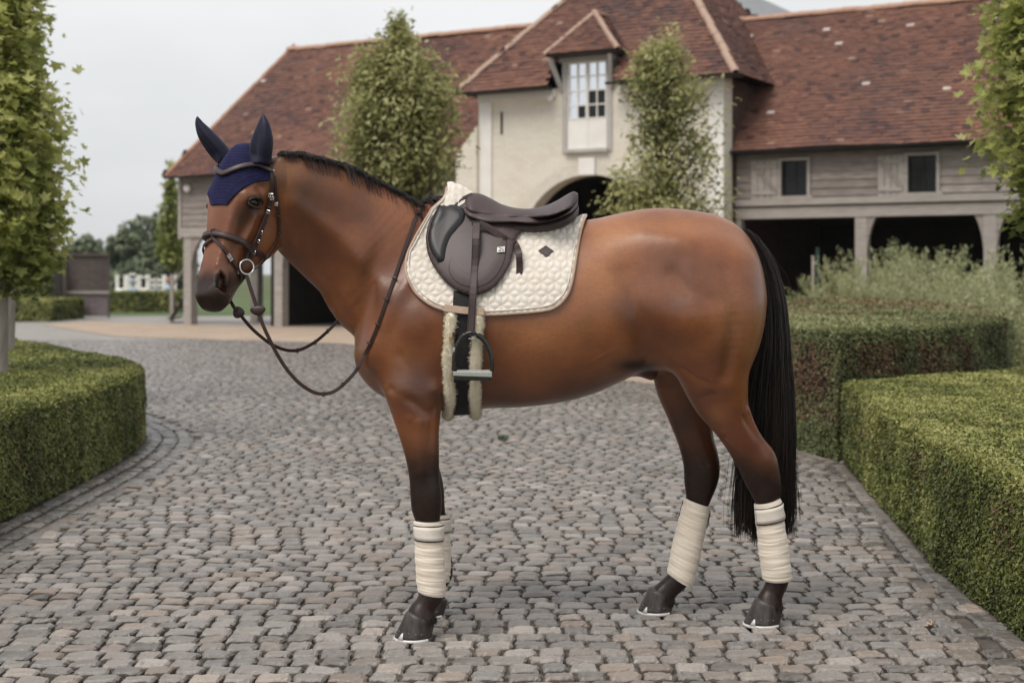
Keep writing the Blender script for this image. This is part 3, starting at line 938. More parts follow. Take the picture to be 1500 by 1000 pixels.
# hooves and shoes
m_hoof = simple_mat('hoof_horn', (.022, .018, .017), (.075, .062, .055), 60, .38, .35, .003, mapping=(1, 1, .25))
m_shoe = simple_mat('worn_steel', (.55, .54, .52), (.74, .73, .71), 40, .40, .2, .001, metallic=.1)
m_nail = simple_mat('nail_steel', (.16, .155, .15), (.26, .255, .25), 40, .5, 0, 0)
def hoof(cx_px, py_bottom, Y, L, Wd, zf_, zh, yaw=0.0, lean=.030):
    """cx_px = middle of the foot; toe towards -x"""
    cx = (cx_px - 750) / FPX * Y
    RZ = Matrix.Rotation(yaw, 3, 'Z')
    nseg = 28
    def ring(t):
        v = []
        for k in range(nseg):
            a = 2 * math.pi * k / nseg
            ca, sa = math.cos(a), math.sin(a)
            sc = 1 - .24 * t
            x = -ca * L / 2 * sc
            if ca < 0: x = -ca * L / 2 * sc * .88
            y = sa * Wd / 2 * sc * (1.0 if ca > -.2 else 1 - .10 * (-ca))
            z = .013 + t * (zh + (zf_ - zh) * (ca + 1) / 2)
            v.append(RZ @ Vector((x + lean * t, y, z)))
        return v
    ts = [0, .12, .3, .5, .7, .88, 1.0]
    v = []; f = []
    for t in ts: v += ring(t)
    for ins, up_, bk in ((.06, .004, .001), (.20, .007, .002), (.42, .008, .003)):
        for p in ring(1.0): v.append(p + RZ @ Vector((bk, 0, up_)) - (p - RZ @ Vector((lean, 0, p.z))) * ins)
    for j in range(len(ts) + 2):
        for k in range(nseg):
            k2 = (k + 1) % nseg
            f.append((j * nseg + k, j * nseg + k2, (j + 1) * nseg + k2, (j + 1) * nseg + k))
    v.append(RZ @ Vector((lean, 0, zf_ * .9))); c = len(v) - 1; j = len(ts) + 2
    for k in range(nseg): f.append((j * nseg + k, j * nseg + (k + 1) % nseg, c))
    f.append(tuple(range(nseg))[::-1])
    me = np_mesh('hoof', np.array([tuple(p) for p in v]), f, True)
    o = hpart('hoof', me, m_hoof)
    o.location = Vector((cx, Y, .005)) - horse.location
    # shoe: flat ring with a toe clip and two side clips
    r0 = ring(0)
    mb = MB(); vv = []
    for k in range(nseg):
        p = r0[k]; q = p * 1.0; out = Vector((p.x, p.y, 0)).normalized()
        vv += [p + out * .0035 - Vector((0, 0, .0005)), p + out * .0045 - Vector((0, 0, .0115)), p - out * .018 - Vector((0, 0, .0115)), p - out * .018 - Vector((0, 0, .0005))]
    ff = []
    for k in range(nseg):
        k2 = (k + 1) % nseg
        if math.cos(2 * math.pi * (k + .5) / nseg) < -.82: continue
        for c in range(4):
            ff.append((k * 4 + c, k2 * 4 + c, k2 * 4 + (c + 1) % 4, k * 4 + (c + 1) % 4))
    mb.add(vv, ff)
    for ang in (52, -52):
        a = math.radians(ang)
        pts = []
        for da, t in ((-.16, 0), (.16, 0), (.03, .26), (-.03, .26)):
            a2 = a + da
            sc = 1 - .24 * t
            p = RZ @ Vector((-math.cos(a2) * L / 2 * sc * 1.02 + lean * t - .002, math.sin(a2) * Wd / 2 * sc * 1.04, .013 + t * zf_))
            pts.append(p)
        out = (RZ @ Vector((-math.cos(a), math.sin(a), .1))).normalized()
        mb.hexa([*(p for p in pts), *(p + out * .003 for p in pts)])
    s_ = link('horseshoe', mb.mesh('horseshoe', True), m_shoe, o)
    # clenched nails
    for ang in (28, 70, 92, 112):
        for sgn in (1, -1):
            a = math.radians(ang) * sgn; t = .30
            sc = 1 - .24 * t
            p = RZ @ Vector((-math.cos(a) * L / 2 * sc * (1 if abs(ang) < 90 else .88) + lean * t, math.sin(a) * Wd / 2 * sc, .013 + t * (zh + (zf_ - zh) * (math.cos(a) + 1) / 2)))
            mb = MB(); mb.box(p, (.004, .004, .003)); link('nail', mb.mesh('nail'), m_nail, o)
    return o
hoof(607, 937, 5.34, .150, .128, .092, .054, 0, .026)
hoof(628, 903, 5.70, .142, .124, .086, .050, .1, .028)
hoof(1117.5, 918, 5.55, .150, .122, .092, .056, 0, .025)
hoof(961, 902, 5.755, .146, .120, .088, .054, -.05, .024)

# mane and tail
m_hair, nt, b = new_mat('black_hair')
hc = ramp(nt, attr(nt, 'tone'), [(0, (.006, .005, .005)), (.70, (.018, .013, .012)), (1, (.070, .042, .030))])
nt.links.new(hc, b.inputs['Base Color']); b.inputs['Roughness'].default_value = .42; b.inputs['Specular IOR Level'].default_value = .5

# mane: roots along the crest
cx = []
for px in np.linspace(408, 637, 116):
    best = None
    for py in np.arange(200, 330, 1.0):
        h = cam_hit(px, py)
        if h is not None: best = h[0]; break
    if best is not None: cx.append((px, best))
roots = []
cr = np.array([tuple(p) for _, p in cx])
nst = 9000
ti = RNG.random(nst) * (len(cr) - 1)
i0 = ti.astype(int); fr = (ti - i0)[:, None]
R0 = cr[i0] * (1 - fr) + cr[np.minimum(i0 + 1, len(cr) - 1)] * fr
tt = ti / (len(cr) - 1)
jit = RNG.normal(size=(nst, 3)) * (.004, .012, .002)
R0 = R0 + jit + np.array([0, .004, -.001])
tx = np.gradient(cr, axis=0)[i0]; tx /= np.linalg.norm(tx, axis=1, keepdims=True)
Ln = (.050 + .035 * RNG.random(nst) + .06 * sstep(.82, 1.0, tt)) * (.6 + .4 * sstep(0, .15, tt))
side = np.where(RNG.random(nst) < .86, 1, -.35) * (.6 + .6 * RNG.random(nst))
K = 6
P = np.zeros((nst, K, 3))
for k in range(K):
    t = k / (K - 1)
    up = np.sin(t * 2.4) * .42 * (1 - .4 * tt); dn = t * t * .85
    P[:, k] = R0 + tx * (Ln * t * .80)[:, None] + np.array([0, 1.0, 0]) * (Ln * t ** 1.5 * .75 * side)[:, None] + np.array([0, 0, 1.0]) * (Ln * (up - dn) * (1 - .2 * side))[:, None]
P += np.cumsum(RNG.normal(size=P.shape) * .0006, axis=1)
o = strands('mane', P, .0011, .0004, m_hair, None, RNG.random(nst)); o.parent = horse; o.location = -horse.location

# tail
TLY = [335, 345, 370, 400, 440, 500, 560, 620, 680, 740, 800]
TL = [1080, 1082, 1092, 1104, 1108, 1102, 1092, 1086, 1082, 1079, 1080]
TR = [1092, 1106, 1125, 1139, 1148.5, 1154.5, 1158.5, 1162.5, 1166, 1169, 1167]
nt_ = 4600
u = RNG.beta(1.15, 1.15, nt_); dpt = RNG.normal(size=nt_) * .5
yend = 800 - np.abs(RNG.normal(size=nt_)) * 40 - 22 * np.abs(u - .15) * (u < .15) - 12 * np.sin(u * 9)
short = RNG.random(nt_) < .22
yend = np.where(short, 420 + RNG.random(nt_) * 340, yend)
y0 = 337 + RNG.random(nt_) * 34 * (.2 + .8 * u) 
K = 13
P = np.zeros((nt_, K, 3))
ph = RNG.random(nt_) * 6.28; clump = np.floor(u * 26) / 26
for k in range(K):
    t = k / (K - 1)
    py = y0 + (yend - y0) * t
    uu = u * (1 - .55 * t) + clump * .55 * t + .02 * np.sin(ph + t * 5)
    xl = np.interp(py, TLY, TL); xr = np.interp(py, TLY, TR)
    spread = .03 + .05 * sstep(380, 560, py)
    Yd = 5.625 + .045 * sstep(350, 600, py) + .05 * sstep(600, 800, py) + dpt * spread * .8
    # keep the tail inside an oval section
    wx = np.sqrt(np.clip(1 - (dpt / 2.2) ** 2, .2, 1))
    px = (xl + xr) / 2 + (uu - .5) * (xr - xl) * wx
    P[:, k, 0] = (px - 750) / FPX * 5.66; P[:, k, 1] = Yd; P[:, k, 2] = CAMH - (py - 400) / FPX * 5.66
wave = RNG.normal(size=(nt_, 1, 2)) * .010
kk_ = np.linspace(0, 1, K)[None, :, None]
P[:, :, :2] += wave * np.sin(kk_ * (5 + 3 * clump[:, None, None]) + clump[:, None, None] * 20) * kk_
stray = RNG.random(nt_) < .05
P[stray] += (RNG.normal(size=(stray.sum(), 1, 3)) * (.018, .018, .01)) * np.linspace(0, 1, K)[None, :, None] ** 1.5
P += np.cumsum(RNG.normal(size=P.shape) * .0014, axis=1)
tail = strands('tail', P, .0013, .0006, m_hair, None, RNG.random(nt_)); tail.parent = horse; tail.location = -horse.location
# dock
mb = MB(); mb.tube([W(1082, 343, 5.625), W(1100, 362, 5.63), W(1116, 400, 5.64), W(1124, 450, 5.65), W(1126, 540, 5.665)], [.022, .034, .032, .026, .012], 12)
o = mb.build('dock', m_hair, None, True); o.parent = tail

# short hair hanging over the top of each hoof and at the back of the fetlock
fr_P = []
for (pxc, pyc, Yc, rx, ry) in ((616, 906, 5.342, .052, .047), (631, 876, 5.705, .047, .044), (1124, 886, 5.552, .050, .046), (968, 877, 5.752, .048, .045)):
    c = W(pxc, pyc, Yc); n_ = 800
    a = RNG.random(n_) * 6.283; zz_ = RNG.random(n_)
    k_ = np.linspace(0, 1, 4)[None, :, None]
    b0_ = np.stack([c[0] - np.cos(a) * rx * (.95 - .15 * zz_) + zz_ * .012, c[1] + np.sin(a) * ry * (.95 - .15 * zz_), c[2] + .004 + zz_ * .022 + np.cos(a) * .010], 1)
    d_ = np.stack([-np.cos(a) * .35, np.sin(a) * .35, np.full(n_, -1.0)], 1) + RNG.normal(0, .22, (n_, 3))
    fr_P.append(b0_[:, None] + d_[:, None] * k_ * (.012 + .012 * RNG.random((n_, 1, 1))))
fr_P = np.concatenate(fr_P)
o = strands('fetlock_hair', fr_P, .0007, .0003, m_hair, None, RNG.random(len(fr_P)) * .6); o.parent = horse; o.location = -horse.location; o['kind'] = 'stuff'
# ================================================================== TACK
def leather(name, c1, c2, rough=.45, sc=160):
    m, nt, b = new_mat(name)
    f = noise(nt, 9, 4, .6); g = noise(nt, sc, 3, .6)
    c = ramp(nt, f, [(.3, c1), (.72, c2)])
    c = mixc(nt, mathn(nt, 'MULTIPLY', g, .3), c, tuple(x * 1.7 for x in c2))
    nt.links.new(c, b.inputs['Base Color'])
    b.inputs['Roughness'].default_value = rough
    b.inputs['Specular IOR Level'].default_value = .45
    bump(nt, b, g, .22, .0012)
    return m
m_leather = leather('brown_leather', (.040, .026, .026), (.068, .046, .045))
m_strap = leather('strap_leather', (.022, .011, .010), (.048, .024, .021), .38, 300)
m_dkleather = leather('black_leather', (.010, .009, .010), (.018, .016, .017), .40)
m_steel = simple_mat('polished_steel', (.62, .61, .59), (.78, .77, .75), 50, .22, .05, .0005, metallic=.85)
m_blackmetal = simple_mat('black_enamel', (.010, .010, .011), (.018, .018, .019), 30, .18, .04, .0005, spec=.6)
m_brass = simple_mat('brass', (.45, .28, .10), (.60, .40, .18), 30, .3, .05, .0005, metallic=1.0)
m_stitch = simple_mat('stitching', (.012, .010, .010), (.020, .018, .018), 30, .7, 0, 0)

# cream quilted cotton
m_pad, nt, b = new_mat('quilted_cotton')
f = noise(nt, 6, 4, .6); g = noise(nt, 900, 2, .5); h = noise(nt, 60, 3, .6)
c = ramp(nt, f, [(.3, (.73, .66, .58)), (.7, (.80, .74, .665))])
c = mixc(nt, mathn(nt, 'MULTIPLY', attr(nt, 'seam'), .45), c, (.42, .34, .27))
nt.links.new(c, b.inputs['Base Color']); b.inputs['Roughness'].default_value = .8; b.inputs['Sheen Weight'].default_value = .2
n1 = bump(nt, b, g, .25, .0008); bump(nt, b, h, .18, .003, base=n1)
m_binding = simple_mat('beige_binding', (.40, .28, .21), (.50, .36, .275), 40, .75, .3, .001, bscale=700, sheen=.2)
m_cord = simple_mat('white_cord', (.62, .58, .53), (.78, .75, .70), 300, .7, .3, .001)
m_bandage = simple_mat('cream_fleece_bandage', (.72, .62, .505), (.79, .70, .59), 14, .9, .35, .0012, bscale=900, sheen=.35, spec=.2)
m_fleece = simple_mat('sheepskin', (.76, .67, .50), (.88, .80, .63), 30, .95, .5, .003, bscale=220, sheen=.5, spec=.15)
m_velcro = simple_mat('pale_grey_tab', (.66, .60, .52), (.73, .67, .59), 40, .6, .2, .001, bscale=400)

HEXR = .0285
def hexdist(u, v):
    """distance to the nearest line of a tumbling-blocks pattern"""
    R = HEXR; a = R * math.sqrt(3)
    best = None
    res = None
    for oy in (0, 1):
        # two interleaved rectangular lattices make the hexagonal one (pointy tops)
        du = a; dv = 3 * R
        cu = np.round((u - oy * a / 2) / du) * du + oy * a / 2
        cv = np.round((v - oy * 1.5 * R) / dv) * dv + oy * 1.5 * R
        x = u - cu; y = v - cv
        d2 = x * x + y * y
        dh = np.maximum.reduce([np.abs(x), np.abs(x * .5 + y * .8660254), np.abs(x * .5 - y * .8660254)])
        edge = a / 2 - dh
        sp = np.full_like(x, 1.0)
        for ang in (90, 210, 330):
            ca, sa = math.cos(math.radians(ang)), math.sin(math.radians(ang))
            t = np.clip(x * ca + y * sa, 0, R)
            sp = np.minimum(sp, np.hypot(x - t * ca, y - t * sa))
        m = np.minimum(edge, sp)
        if res is None: res, best = m, d2
        else: res = np.where(d2 < best, m, res)
    return res

# ---------------------------------------------------------------- saddle pad
def outline(pxs, n=6, fn=to_xphi):
    return np.array([fn(*p) for p in crom(np.array(pxs, float), n)])
pad_front = [(637, 301), (618.5, 330), (602, 362), (595.5, 386), (598, 410), (610, 431), (630, 447), (653, 455)]
pad_rest = [(680, 458.5), (711, 461), (760, 459), (800, 455), (815, 449), (827, 438), (835, 422), (840, 400), (845, 370), (850, 345), (857, 324.5)]
pf = outline(pad_front); pr = outline(pad_rest)
xf = pf[0][0] + .012; 
near = np.vstack([pf, pr])
near = near[near[:, 1] < 80]
x_tl = (654 - 750) / FPX * 5.5; x_tr = (860 - 750) / FPX * 5.53
far = near[::-1].copy(); far[:, 1] = 180 - far[:, 1]
PADPOLY = np.vstack([near, [[x_tr, 84], [x_tr, 96]], far, [[x_tl, 96], [x_tl, 84]]])
PADV, PADQ = patch(PADPOLY, .0050, 1.0)
def pad_lift(x, ph):
    a = abs(ph - 90)
    return .050 * math.exp(-(a / 12) ** 2) * float(1 - sstep(x_tl + .02, x_tl + .13, x)) + .008 * math.exp(-(a / 26) ** 2)
P = []
hd = None
zz = np.zeros(len(PADV))
for i, (x, ph) in enumerate(PADV):
    p, n = surf(x, ph, .010 + pad_lift(x, ph))
    P.append((p, n))
P3 = np.array([tuple(p) for p, n in P]); N3 = np.array([tuple(n) for p, n in P])
# smooth the normals a little by using the radial direction
arc = np.where(PADV[:, 1] < 90, (90 - PADV[:, 1]), (PADV[:, 1] - 90)) * math.pi / 180 * .40
# pattern in side-view distances so the blocks keep their size
dseam = hexdist(P3[:, 0] + 5, P3[:, 2] * 1.0 + 3)
puff = np.clip(dseam / .0085, 0, 1); puff = puff * (2 - puff)
P3 = P3 + N3 * (puff * .0062)[:, None]
pad = empty('saddle_pad', (float(P3[:, 0].mean()), 5.53, 1.2))
tag(pad, 'cream quilted saddle pad with beige trim lying beneath the brown saddle', 'saddle pad')
def part(root, name, me, mat, parent=None):
    o = link(name, me, mat)
    p = parent or root; o.parent = p
    q = Vector((0, 0, 0)); r = p
    while r is not None: q += r.location; r = r.parent
    o.location = -q
    return o
me = np_mesh('quilted_panel', P3, PADQ, True); add_attr(me, 'seam', 1 - puff)
o = part(pad, 'quilted_panel', me, m_pad); solid(o, .006, -1)
def edge_pts(poly, off, fn=surf, lift=None):
    pts = []; nr = []
    for x, ph in poly:
        p, n = fn(x, ph, off + (lift(x, ph) if lift else 0)); pts.append(p); nr.append(n)
    return pts, nr
def smooth_path(pts, it=2):
    A = np.array([tuple(p) for p in pts])
    for _ in range(it):
        A[1:-1] = A[1:-1] * .5 + (A[:-2] + A[2:]) * .25
    return [Vector(p) for p in A]
loop = np.vstack([PADPOLY, PADPOLY[:1]])
# densify
dd = []
for a, b_ in zip(loop[:-1], loop[1:]):
    m_ = max(1, int(max(abs(b_[0] - a[0]) / .012, abs(b_[1] - a[1]) / 2.5)))
    for k in range(m_): dd.append(a + (b_ - a) * k / m_)
dd.append(loop[-1])
ep, en = edge_pts(dd, .0125, lift=pad_lift)
ep = smooth_path(ep, 2)
mb = MB(); mb.tube(ep, .0058, 8, False); part(pad, 'binding', mb.mesh('binding', True), m_binding)
# inner cord
cen = PADPOLY[len(near) // 2]
cx_, cy_ = PADPOLY[:, 0].mean(), 40
inner = []
for x, ph in dd:
    cph = 40 if ph < 90 else 140
    k = .955
    inner.append((cx_ + (x - cx_) * .968, ph + (2.6 if ph < 60 else 0) - (2.6 if ph > 120 else 0)))
ep, en = edge_pts(inner, .0175, lift=pad_lift)
ep = smooth_path(ep, 3)
mb = MB(); mb.tube(ep, .0024, 6, False); part(pad, 'cord', mb.mesh('cord', True), m_cord)
# beige girth loop along the lower edge
def hits(pxs, off, n=4):
    pts = []; nr = []
    for px, py in crom(np.array(pxs, float), n):
        x, ph = to_xphi(px, py); p, nn = surf(x, ph, off); pts.append(p); nr.append(nn)
    return pts, nr
p_, n_ = hits([(652, 452), (665, 453.5), (690, 456), (711, 457.5)], .036, 4)
mb = MB(); mb.ribbon(p_, n_, .026, .003)
p2_, n2_ = hits([(653, 452), (658, 453)], .018, 2); mb.ribbon(p2_, n2_, .028, .02)
p2_, n2_ = hits([(705, 457), (710, 457.5)], .018, 2); mb.ribbon(p2_, n2_, .028, .02)
o = part(pad, 'girth_loop', mb.mesh('girth_loop'), m_binding); 
# leather diamond badge
mb = MB(); vs = []
for px, py in ((788, 371.5), (799, 364), (811, 372), (800, 380.5)):
    x, ph = to_xphi(px, py); p, nn = surf(x, ph, .0165); vs.append((p, nn))
mb.hexa([p for p, n in vs] + [p + n * .003 for p, n in vs])
o = part(pad, 'badge', mb.mesh('badge'), m_leather); bevel(o, .001)
mb = MB()
c0 = sum((p for p, n in vs), Vector()) / 4
ins = [c0 + (p - c0) * .78 + n * .0034 for p, n in vs]
mb.tube(ins + [ins[0]], .0005, 4, False); part(pad, 'stitching', mb.mesh('stitching'), m_strap)

# ---------------------------------------------------------------- saddle
saddle = empty('saddle', (float((745 - 750) / FPX * 5.53), 5.53, 1.5))
tag(saddle, 'brown leather jumping saddle with black knee blocks on the cream pad', 'saddle')
def surf_patch(root, name, pxs, off, mat, du=.008, dv=1.6, th=.006, n=5, mirror=True, bulge=None, parent=None, dist_edge=False):
    poly = outline(pxs + [pxs[0]], n)[:-1]
    V, Q = patch(poly, du, dv)
    A = poly; B = np.roll(poly, -1, 0); sc = np.array([1, .0058])
    pts = []
    for x, ph in V:
        ap = (np.array([x, ph]) - A) * sc; ab = (B - A) * sc
        t = np.clip((ap * ab).sum(1) / np.maximum((ab * ab).sum(1), 1e-12), 0, 1)
        de = float(np.sqrt(((ap - ab * t[:, None]) ** 2).sum(1).min()))
        f_ = off(x, ph, de) if callable(off) else off
        p, nn = surf(x, ph, 0)
        # blend to a flat lie: use mostly the sideways direction
        pts.append((p, nn, f_))
    res = []
    for sgn in ((1, -1) if mirror else (1,)):
        P_ = []
        for p, nn, f_ in pts:
            q = p + nn * f_
            if sgn < 0:
                ym = ymid(q.x); q = Vector((q.x, 2 * ym - q.y, q.z))
            P_.append(tuple(q))
        P_ = np.array(P_)
        # relax heights so that the sheet is stiff
        QQ = Q if sgn > 0 else Q[:, ::-1]
        me = np_mesh(name, P_, QQ, True)
        o = part(root, name, me, mat, parent)
        solid(o, th, 1.0)
        res.append(o)
    return res, poly
flap_px = [(671, 306), (655, 307), (641, 313), (631, 325), (626, 340), (625.5, 358), (629, 378), (637, 394), (648, 408), (661, 421), (677, 430), (690, 433.5), (703, 433), (717, 428), (729, 419), (741, 402), (748, 388), (751, 372), (755, 356), (764, 346), (776, 334), (782, 326), (770, 316), (740, 306), (705, 300)]
flaps, fpoly = surf_patch(saddle, 'flap', flap_px, lambda x, ph, de: .026 + .010 * min(de / .05, 1) ** .5 + .2 * pad_lift(x, ph), m_leather, th=.006)
# stitched arcs on the near flap
def line_on(pxs, off, r, mat, name, root, parent=None, n=6):
    p_, n_ = hits(pxs, off, n)
    mb = MB(); mb.tube(smooth_path(p_, 2), r, 5, False)
    return part(root, name, mb.mesh(name, True), mat, parent)
line_on([(664, 384), (660, 400), (668, 415), (684, 423), (704, 424), (722, 415), (735, 398), (741, 380), (742, 360)], .0415, .0009, m_stitch, 'stitching', saddle, flaps[0])
line_on([(682, 345), (668, 356), (663, 372), (670, 394), (684, 406), (702, 408), (718, 400), (727, 384), (729, 362)], .0415, .0008, m_stitch, 'stitching', saddle, flaps[0])
line_on([(647, 318), (672, 318), (683, 328), (680, 342), (664, 356), (656, 372), (652, 386)], .0415, .0010, m_stitch, 'stitching', saddle, flaps[0])
# knee blocks
kb_px = [(651, 312), (664, 311), (676, 315), (682, 322), (681, 334), (672, 345), (662, 357), (656, 372), (653, 388), (643, 389), (634, 378), (628.5, 360), (629, 340), (634, 325), (641, 313)]
surf_patch(saddle, 'knee_block', kb_px, lambda x, ph, de: .036 + .2 * pad_lift(x, ph) + .013 * (1 - (1 - min(de / .022, 1)) ** 2), m_dkleather, du=.005, dv=1.0, th=.004)
line_on([(641, 313), (632, 326), (627.5, 344), (628, 362), (633, 379), (643, 391)], .046, .0022, m_leather, 'piping', saddle)
# flap badge
mb = MB(); vs = []
for px, py in ((728.5, 371.5), (740, 370.5), (740, 378), (728.5, 379)):
    x, ph = to_xphi(px, py); p, nn = surf(x, ph, .0445); vs.append((p, nn))
mb.hexa([p for p, n in vs] + [p + n * .0025 for p, n in vs])
o = part(saddle, 'badge', mb.mesh('badge'), simple_mat('badge_silver', (.30, .29, .28), (.42, .41, .40), 50, .3, 0, 0, metallic=.6), flaps[0]); bevel(o, .0008)
mb = MB(); c0 = sum((p + n * .0026 for p, n in vs), Vector()) / 4
ex = (vs[1][0] - vs[0][0]); ey = (vs[0][0] - vs[3][0]); nn = vs[0][1]
def lp(a, b_): return c0 + ex * a + ey * b_
for tri in (((-.38, -.30), (-.05, .02), (.02, -.34)), ((-.05, .02), (.30, .34), (.12, -.05)), ((.02, -.30), (.36, -.02), (.34, -.34)), ((-.30, .34), (.02, .34), (-.14, .12))):
    q = [lp(*t) for t in tri]
    mb.add([*q, *(t + nn * .0006 for t in q)], [(0, 1, 2), (3, 5, 4), (0, 3, 4, 1), (1, 4, 5, 2), (2, 5, 3, 0)])
part(saddle, 'emblem', mb.mesh('emblem'), m_dkleather, o)

def flapY(px, py, off):
    h = cam_hit(px, py)
    if h is None: return 5.30
    return h[0].y - off / max(.40, -h[1].y)

# seat: a loft of cross sections along the horse's back
def loft(rows, mat, name, root, prof, smooth=True, sub=4, parent=None, capends=True, grow=None):
    """rows: px, y_top, y_low, half_top, half_low (m) ; prof(i) list of (a,b): a 0..1 sideways, b 0..1 down"""
    rows = [list(r) for r in rows]
    if grow is not None:
        for r in rows:
            yy = flapY(r[0], max(r[2], 318), grow)
            r[4] = max(r[4], ymid((r[0] - 750) / FPX * 5.42) - yy) if 684 < r[0] < 835 else r[4]
    R = crom(np.array(rows, float), sub)
    v = []; f = []
    pr = prof
    full = [(-a, b_) for a, b_ in reversed(pr) if a > 1e-6] + list(pr)
    m_ = len(full)
    for (px, yt, yl, ht, hl_) in R:
        x = (px - 750) / FPX * 5.45; ym = ymid(x)
        zt = CAMH - (yt - 400) / FPX * 5.45; zl = CAMH - (yl - 400) / FPX * 5.40
        for a, b_ in full:
            hw = ht + (hl_ - ht) * b_
            v.append((x, ym - a * hw, zt + (zl - zt) * b_))
    n = len(R)
    for i in range(n - 1):
        for k in range(m_ - 1):
            f.append((i * m_ + k, (i + 1) * m_ + k, (i + 1) * m_ + k + 1, i * m_ + k + 1))
    if capends:
        f.append(tuple(range(m_))); f.append(tuple((n - 1) * m_ + k for k in range(m_))[::-1])
    me = np_mesh(name, np.array(v), f, smooth)
    return part(root, name, me, mat, parent)
seat_prof = [(0, .05), (.30, .015), (.55, .0), (.75, .06), (.90, .22), (.99, .50), (1.02, .80), (1.0, 1.0), (.85, 1.0)]
seat_rows = [(668, 291, 300, .045, .060), (676, 284.5, 303, .060, .080), (688, 281.5, 309, .075, .100), (703, 282.5, 314, .075, .118), (718, 289, 316, .075, .125), (733, 297, 317.5, .085, .135),
             (752, 303, 318, .105, .150), (775, 305, 319, .125, .170), (797, 301, 318, .135, .178), (815, 293.5, 314, .130, .170), (830, 284.5, 307, .115, .150), (841, 279, 300, .090, .120), (848, 281, 293, .055, .075)]
seat = loft(seat_rows, m_leather, 'seat', saddle, seat_prof, grow=.045)
# welt along the seat edge, skirt below it
skirt_prof = [(0, 0), (.6, .0), (.85, .08), (1.0, .35), (1.03, .7), (1.02, .95), (.96, 1.0)]
skirt_rows = [(674, 296, 306, .060, .088), (686, 296, 316, .080, .125), (700, 299, 322.5, .095, .148), (716, 303, 326.5, .105, .160), (735, 308, 326.5, .120, .166), (755, 313, 326, .140, .172), (780, 316, 327.5, .160, .186),
              (805, 316, 324.5, .168, .190), (826, 309, 316.5, .155, .176), (840, 300, 308.5, .125, .146), (847, 293, 301, .08, .10)]
loft(skirt_rows, m_leather, 'skirt', saddle, skirt_prof, grow=.060)
panel_prof = [(0, 0), (.6, .0), (.92, .15), (1.03, .45), (1.0, .75), (.85, 1.0), (.5, 1.0)]
panel_rows = [(700, 316, 334, .12, .165), (730, 320, 337, .13, .178), (768, 323, 340, .15, .185), (800, 321, 339, .160, .190), (824, 314, 332, .150, .180), (840, 306, 323, .125, .160), (848, 299, 312, .09, .12)]
loft(panel_rows, m_dkleather if False else m_leather, 'panel', saddle, panel_prof, grow=.040)
def side_path(rows, out):
    """near side points at the given half widths"""
    pts = []
    for px, py, hw in crom(np.array(rows, float), 4):
        x = (px - 750) / FPX * 5.40; ym = ymid(x)
        pts.append(Vector((x, ym - hw - out, CAMH - (py - 400) / FPX * 5.38)))
    return pts
for sg in (1, -1):
    pts = side_path([(r[0], r[2] + .6, r[4]) for r in seat_rows[1:]], .001)
    if sg < 0: pts = [Vector((p.x, 2 * ymid(p.x) - p.y, p.z)) for p in pts]
    mb = MB(); mb.tube(pts, .0028, 6); part(saddle, 'welt', mb.mesh('welt', True), m_dkleather, seat)
    pts = side_path([(r[0], r[2] - .5, r[4]) for r in skirt_rows[1:-1]], .001)
    if sg < 0: pts = [Vector((p.x, 2 * ymid(p.x) - p.y, p.z)) for p in pts]
    mb = MB(); mb.tube(pts, .0018, 6); part(saddle, 'welt', mb.mesh('welt', True), m_dkleather, seat)
# pommel rivet and front arch straps
c = side_path([(683, 301.5, .100), (684, 301.5, .100)], .004)[0]
mb = MB(); mb.add(*uv_sphere(c, (.0095, .0035, .0075), 14, 8)); part(saddle, 'rivet', mb.mesh('rivet', True), m_steel)
mb = MB()
mb.tube(side_path([(690, 283, .055), (678, 289, .072), (668, 298, .088), (662, 306, .105), (668, 318, .120)], .006), [.008] * 17, 8)
part(saddle, 'pommel_strap', mb.mesh('pommel_strap', True), m_leather)
mb = MB()
mb.tube(side_path([(666, 300, .10), (671, 308, .115), (676, 316, .128), (680, 322, .14)], .010), [.0035] * 13, 6)
part(saddle, 'front_ring', mb.mesh('front_ring', True), m_blackmetal)

def free_strap(rows, w, th, mat, name, root, face=(0, -1, 0), sub=4, parent=None):
    """rows px,py,Y"""
    R = crom(np.array(rows, float), sub)
    pts = [Vector(W(*r)) for r in R]
    mb = MB(); mb.ribbon(pts, [face] * len(pts), w, th)
    return part(root, name, mb.mesh(name), mat, parent)
yl_ = [flapY(697, 335, .052), flapY(696, 380, .050), flapY(693, 428, .048)]
print('yl', yl_)
ys = min(yl_[2], flapY(690, 470, .040))
lea = free_strap([(698, 326, yl_[0]), (697, 350, min(yl_[0], yl_[1] + .01)), (695.5, 390, yl_[1] - .002), (693, 430, yl_[2] - .002), (691, 462, ys - .006), (689.5, 492, ys - .008)], .0275, .005, m_leather, 'stirrup_leather', saddle)
for sx in (-.0105, .0105):
    R = crom(np.array([(698, 330, yl_[0]), (697, 350, min(yl_[0], yl_[1] + .01)), (695.5, 390, yl_[1] - .002), (693, 430, yl_[2] - .002), (691, 462, ys - .006), (689.5, 488, ys - .008)], float), 4)
    mb = MB(); mb.tube([Vector(W(*r)) + Vector((sx, -.0052, 0)) for r in R], .0008, 4, False); part(saddle, 'stitching', mb.mesh('stitching'), m_dkleather, lea)
# far stirrup leather (mirror)
R = crom(np.array([(698, 326, yl_[0]), (695.5, 390, yl_[1]), (693, 430, yl_[2] - .002), (691, 470, ys - .006), (689.5, 492, ys - .008)], float), 4)
mb = MB(); mb.ribbon([Vector((lambda p: (p[0], 2 * ymid(p[0]) - p[1], p[2]))(W(*r))) for r in R], [(0, 1, 0)] * len(R), .0275, .005)
part(saddle, 'stirrup_leather', mb.mesh('stirrup_leather'), m_leather)
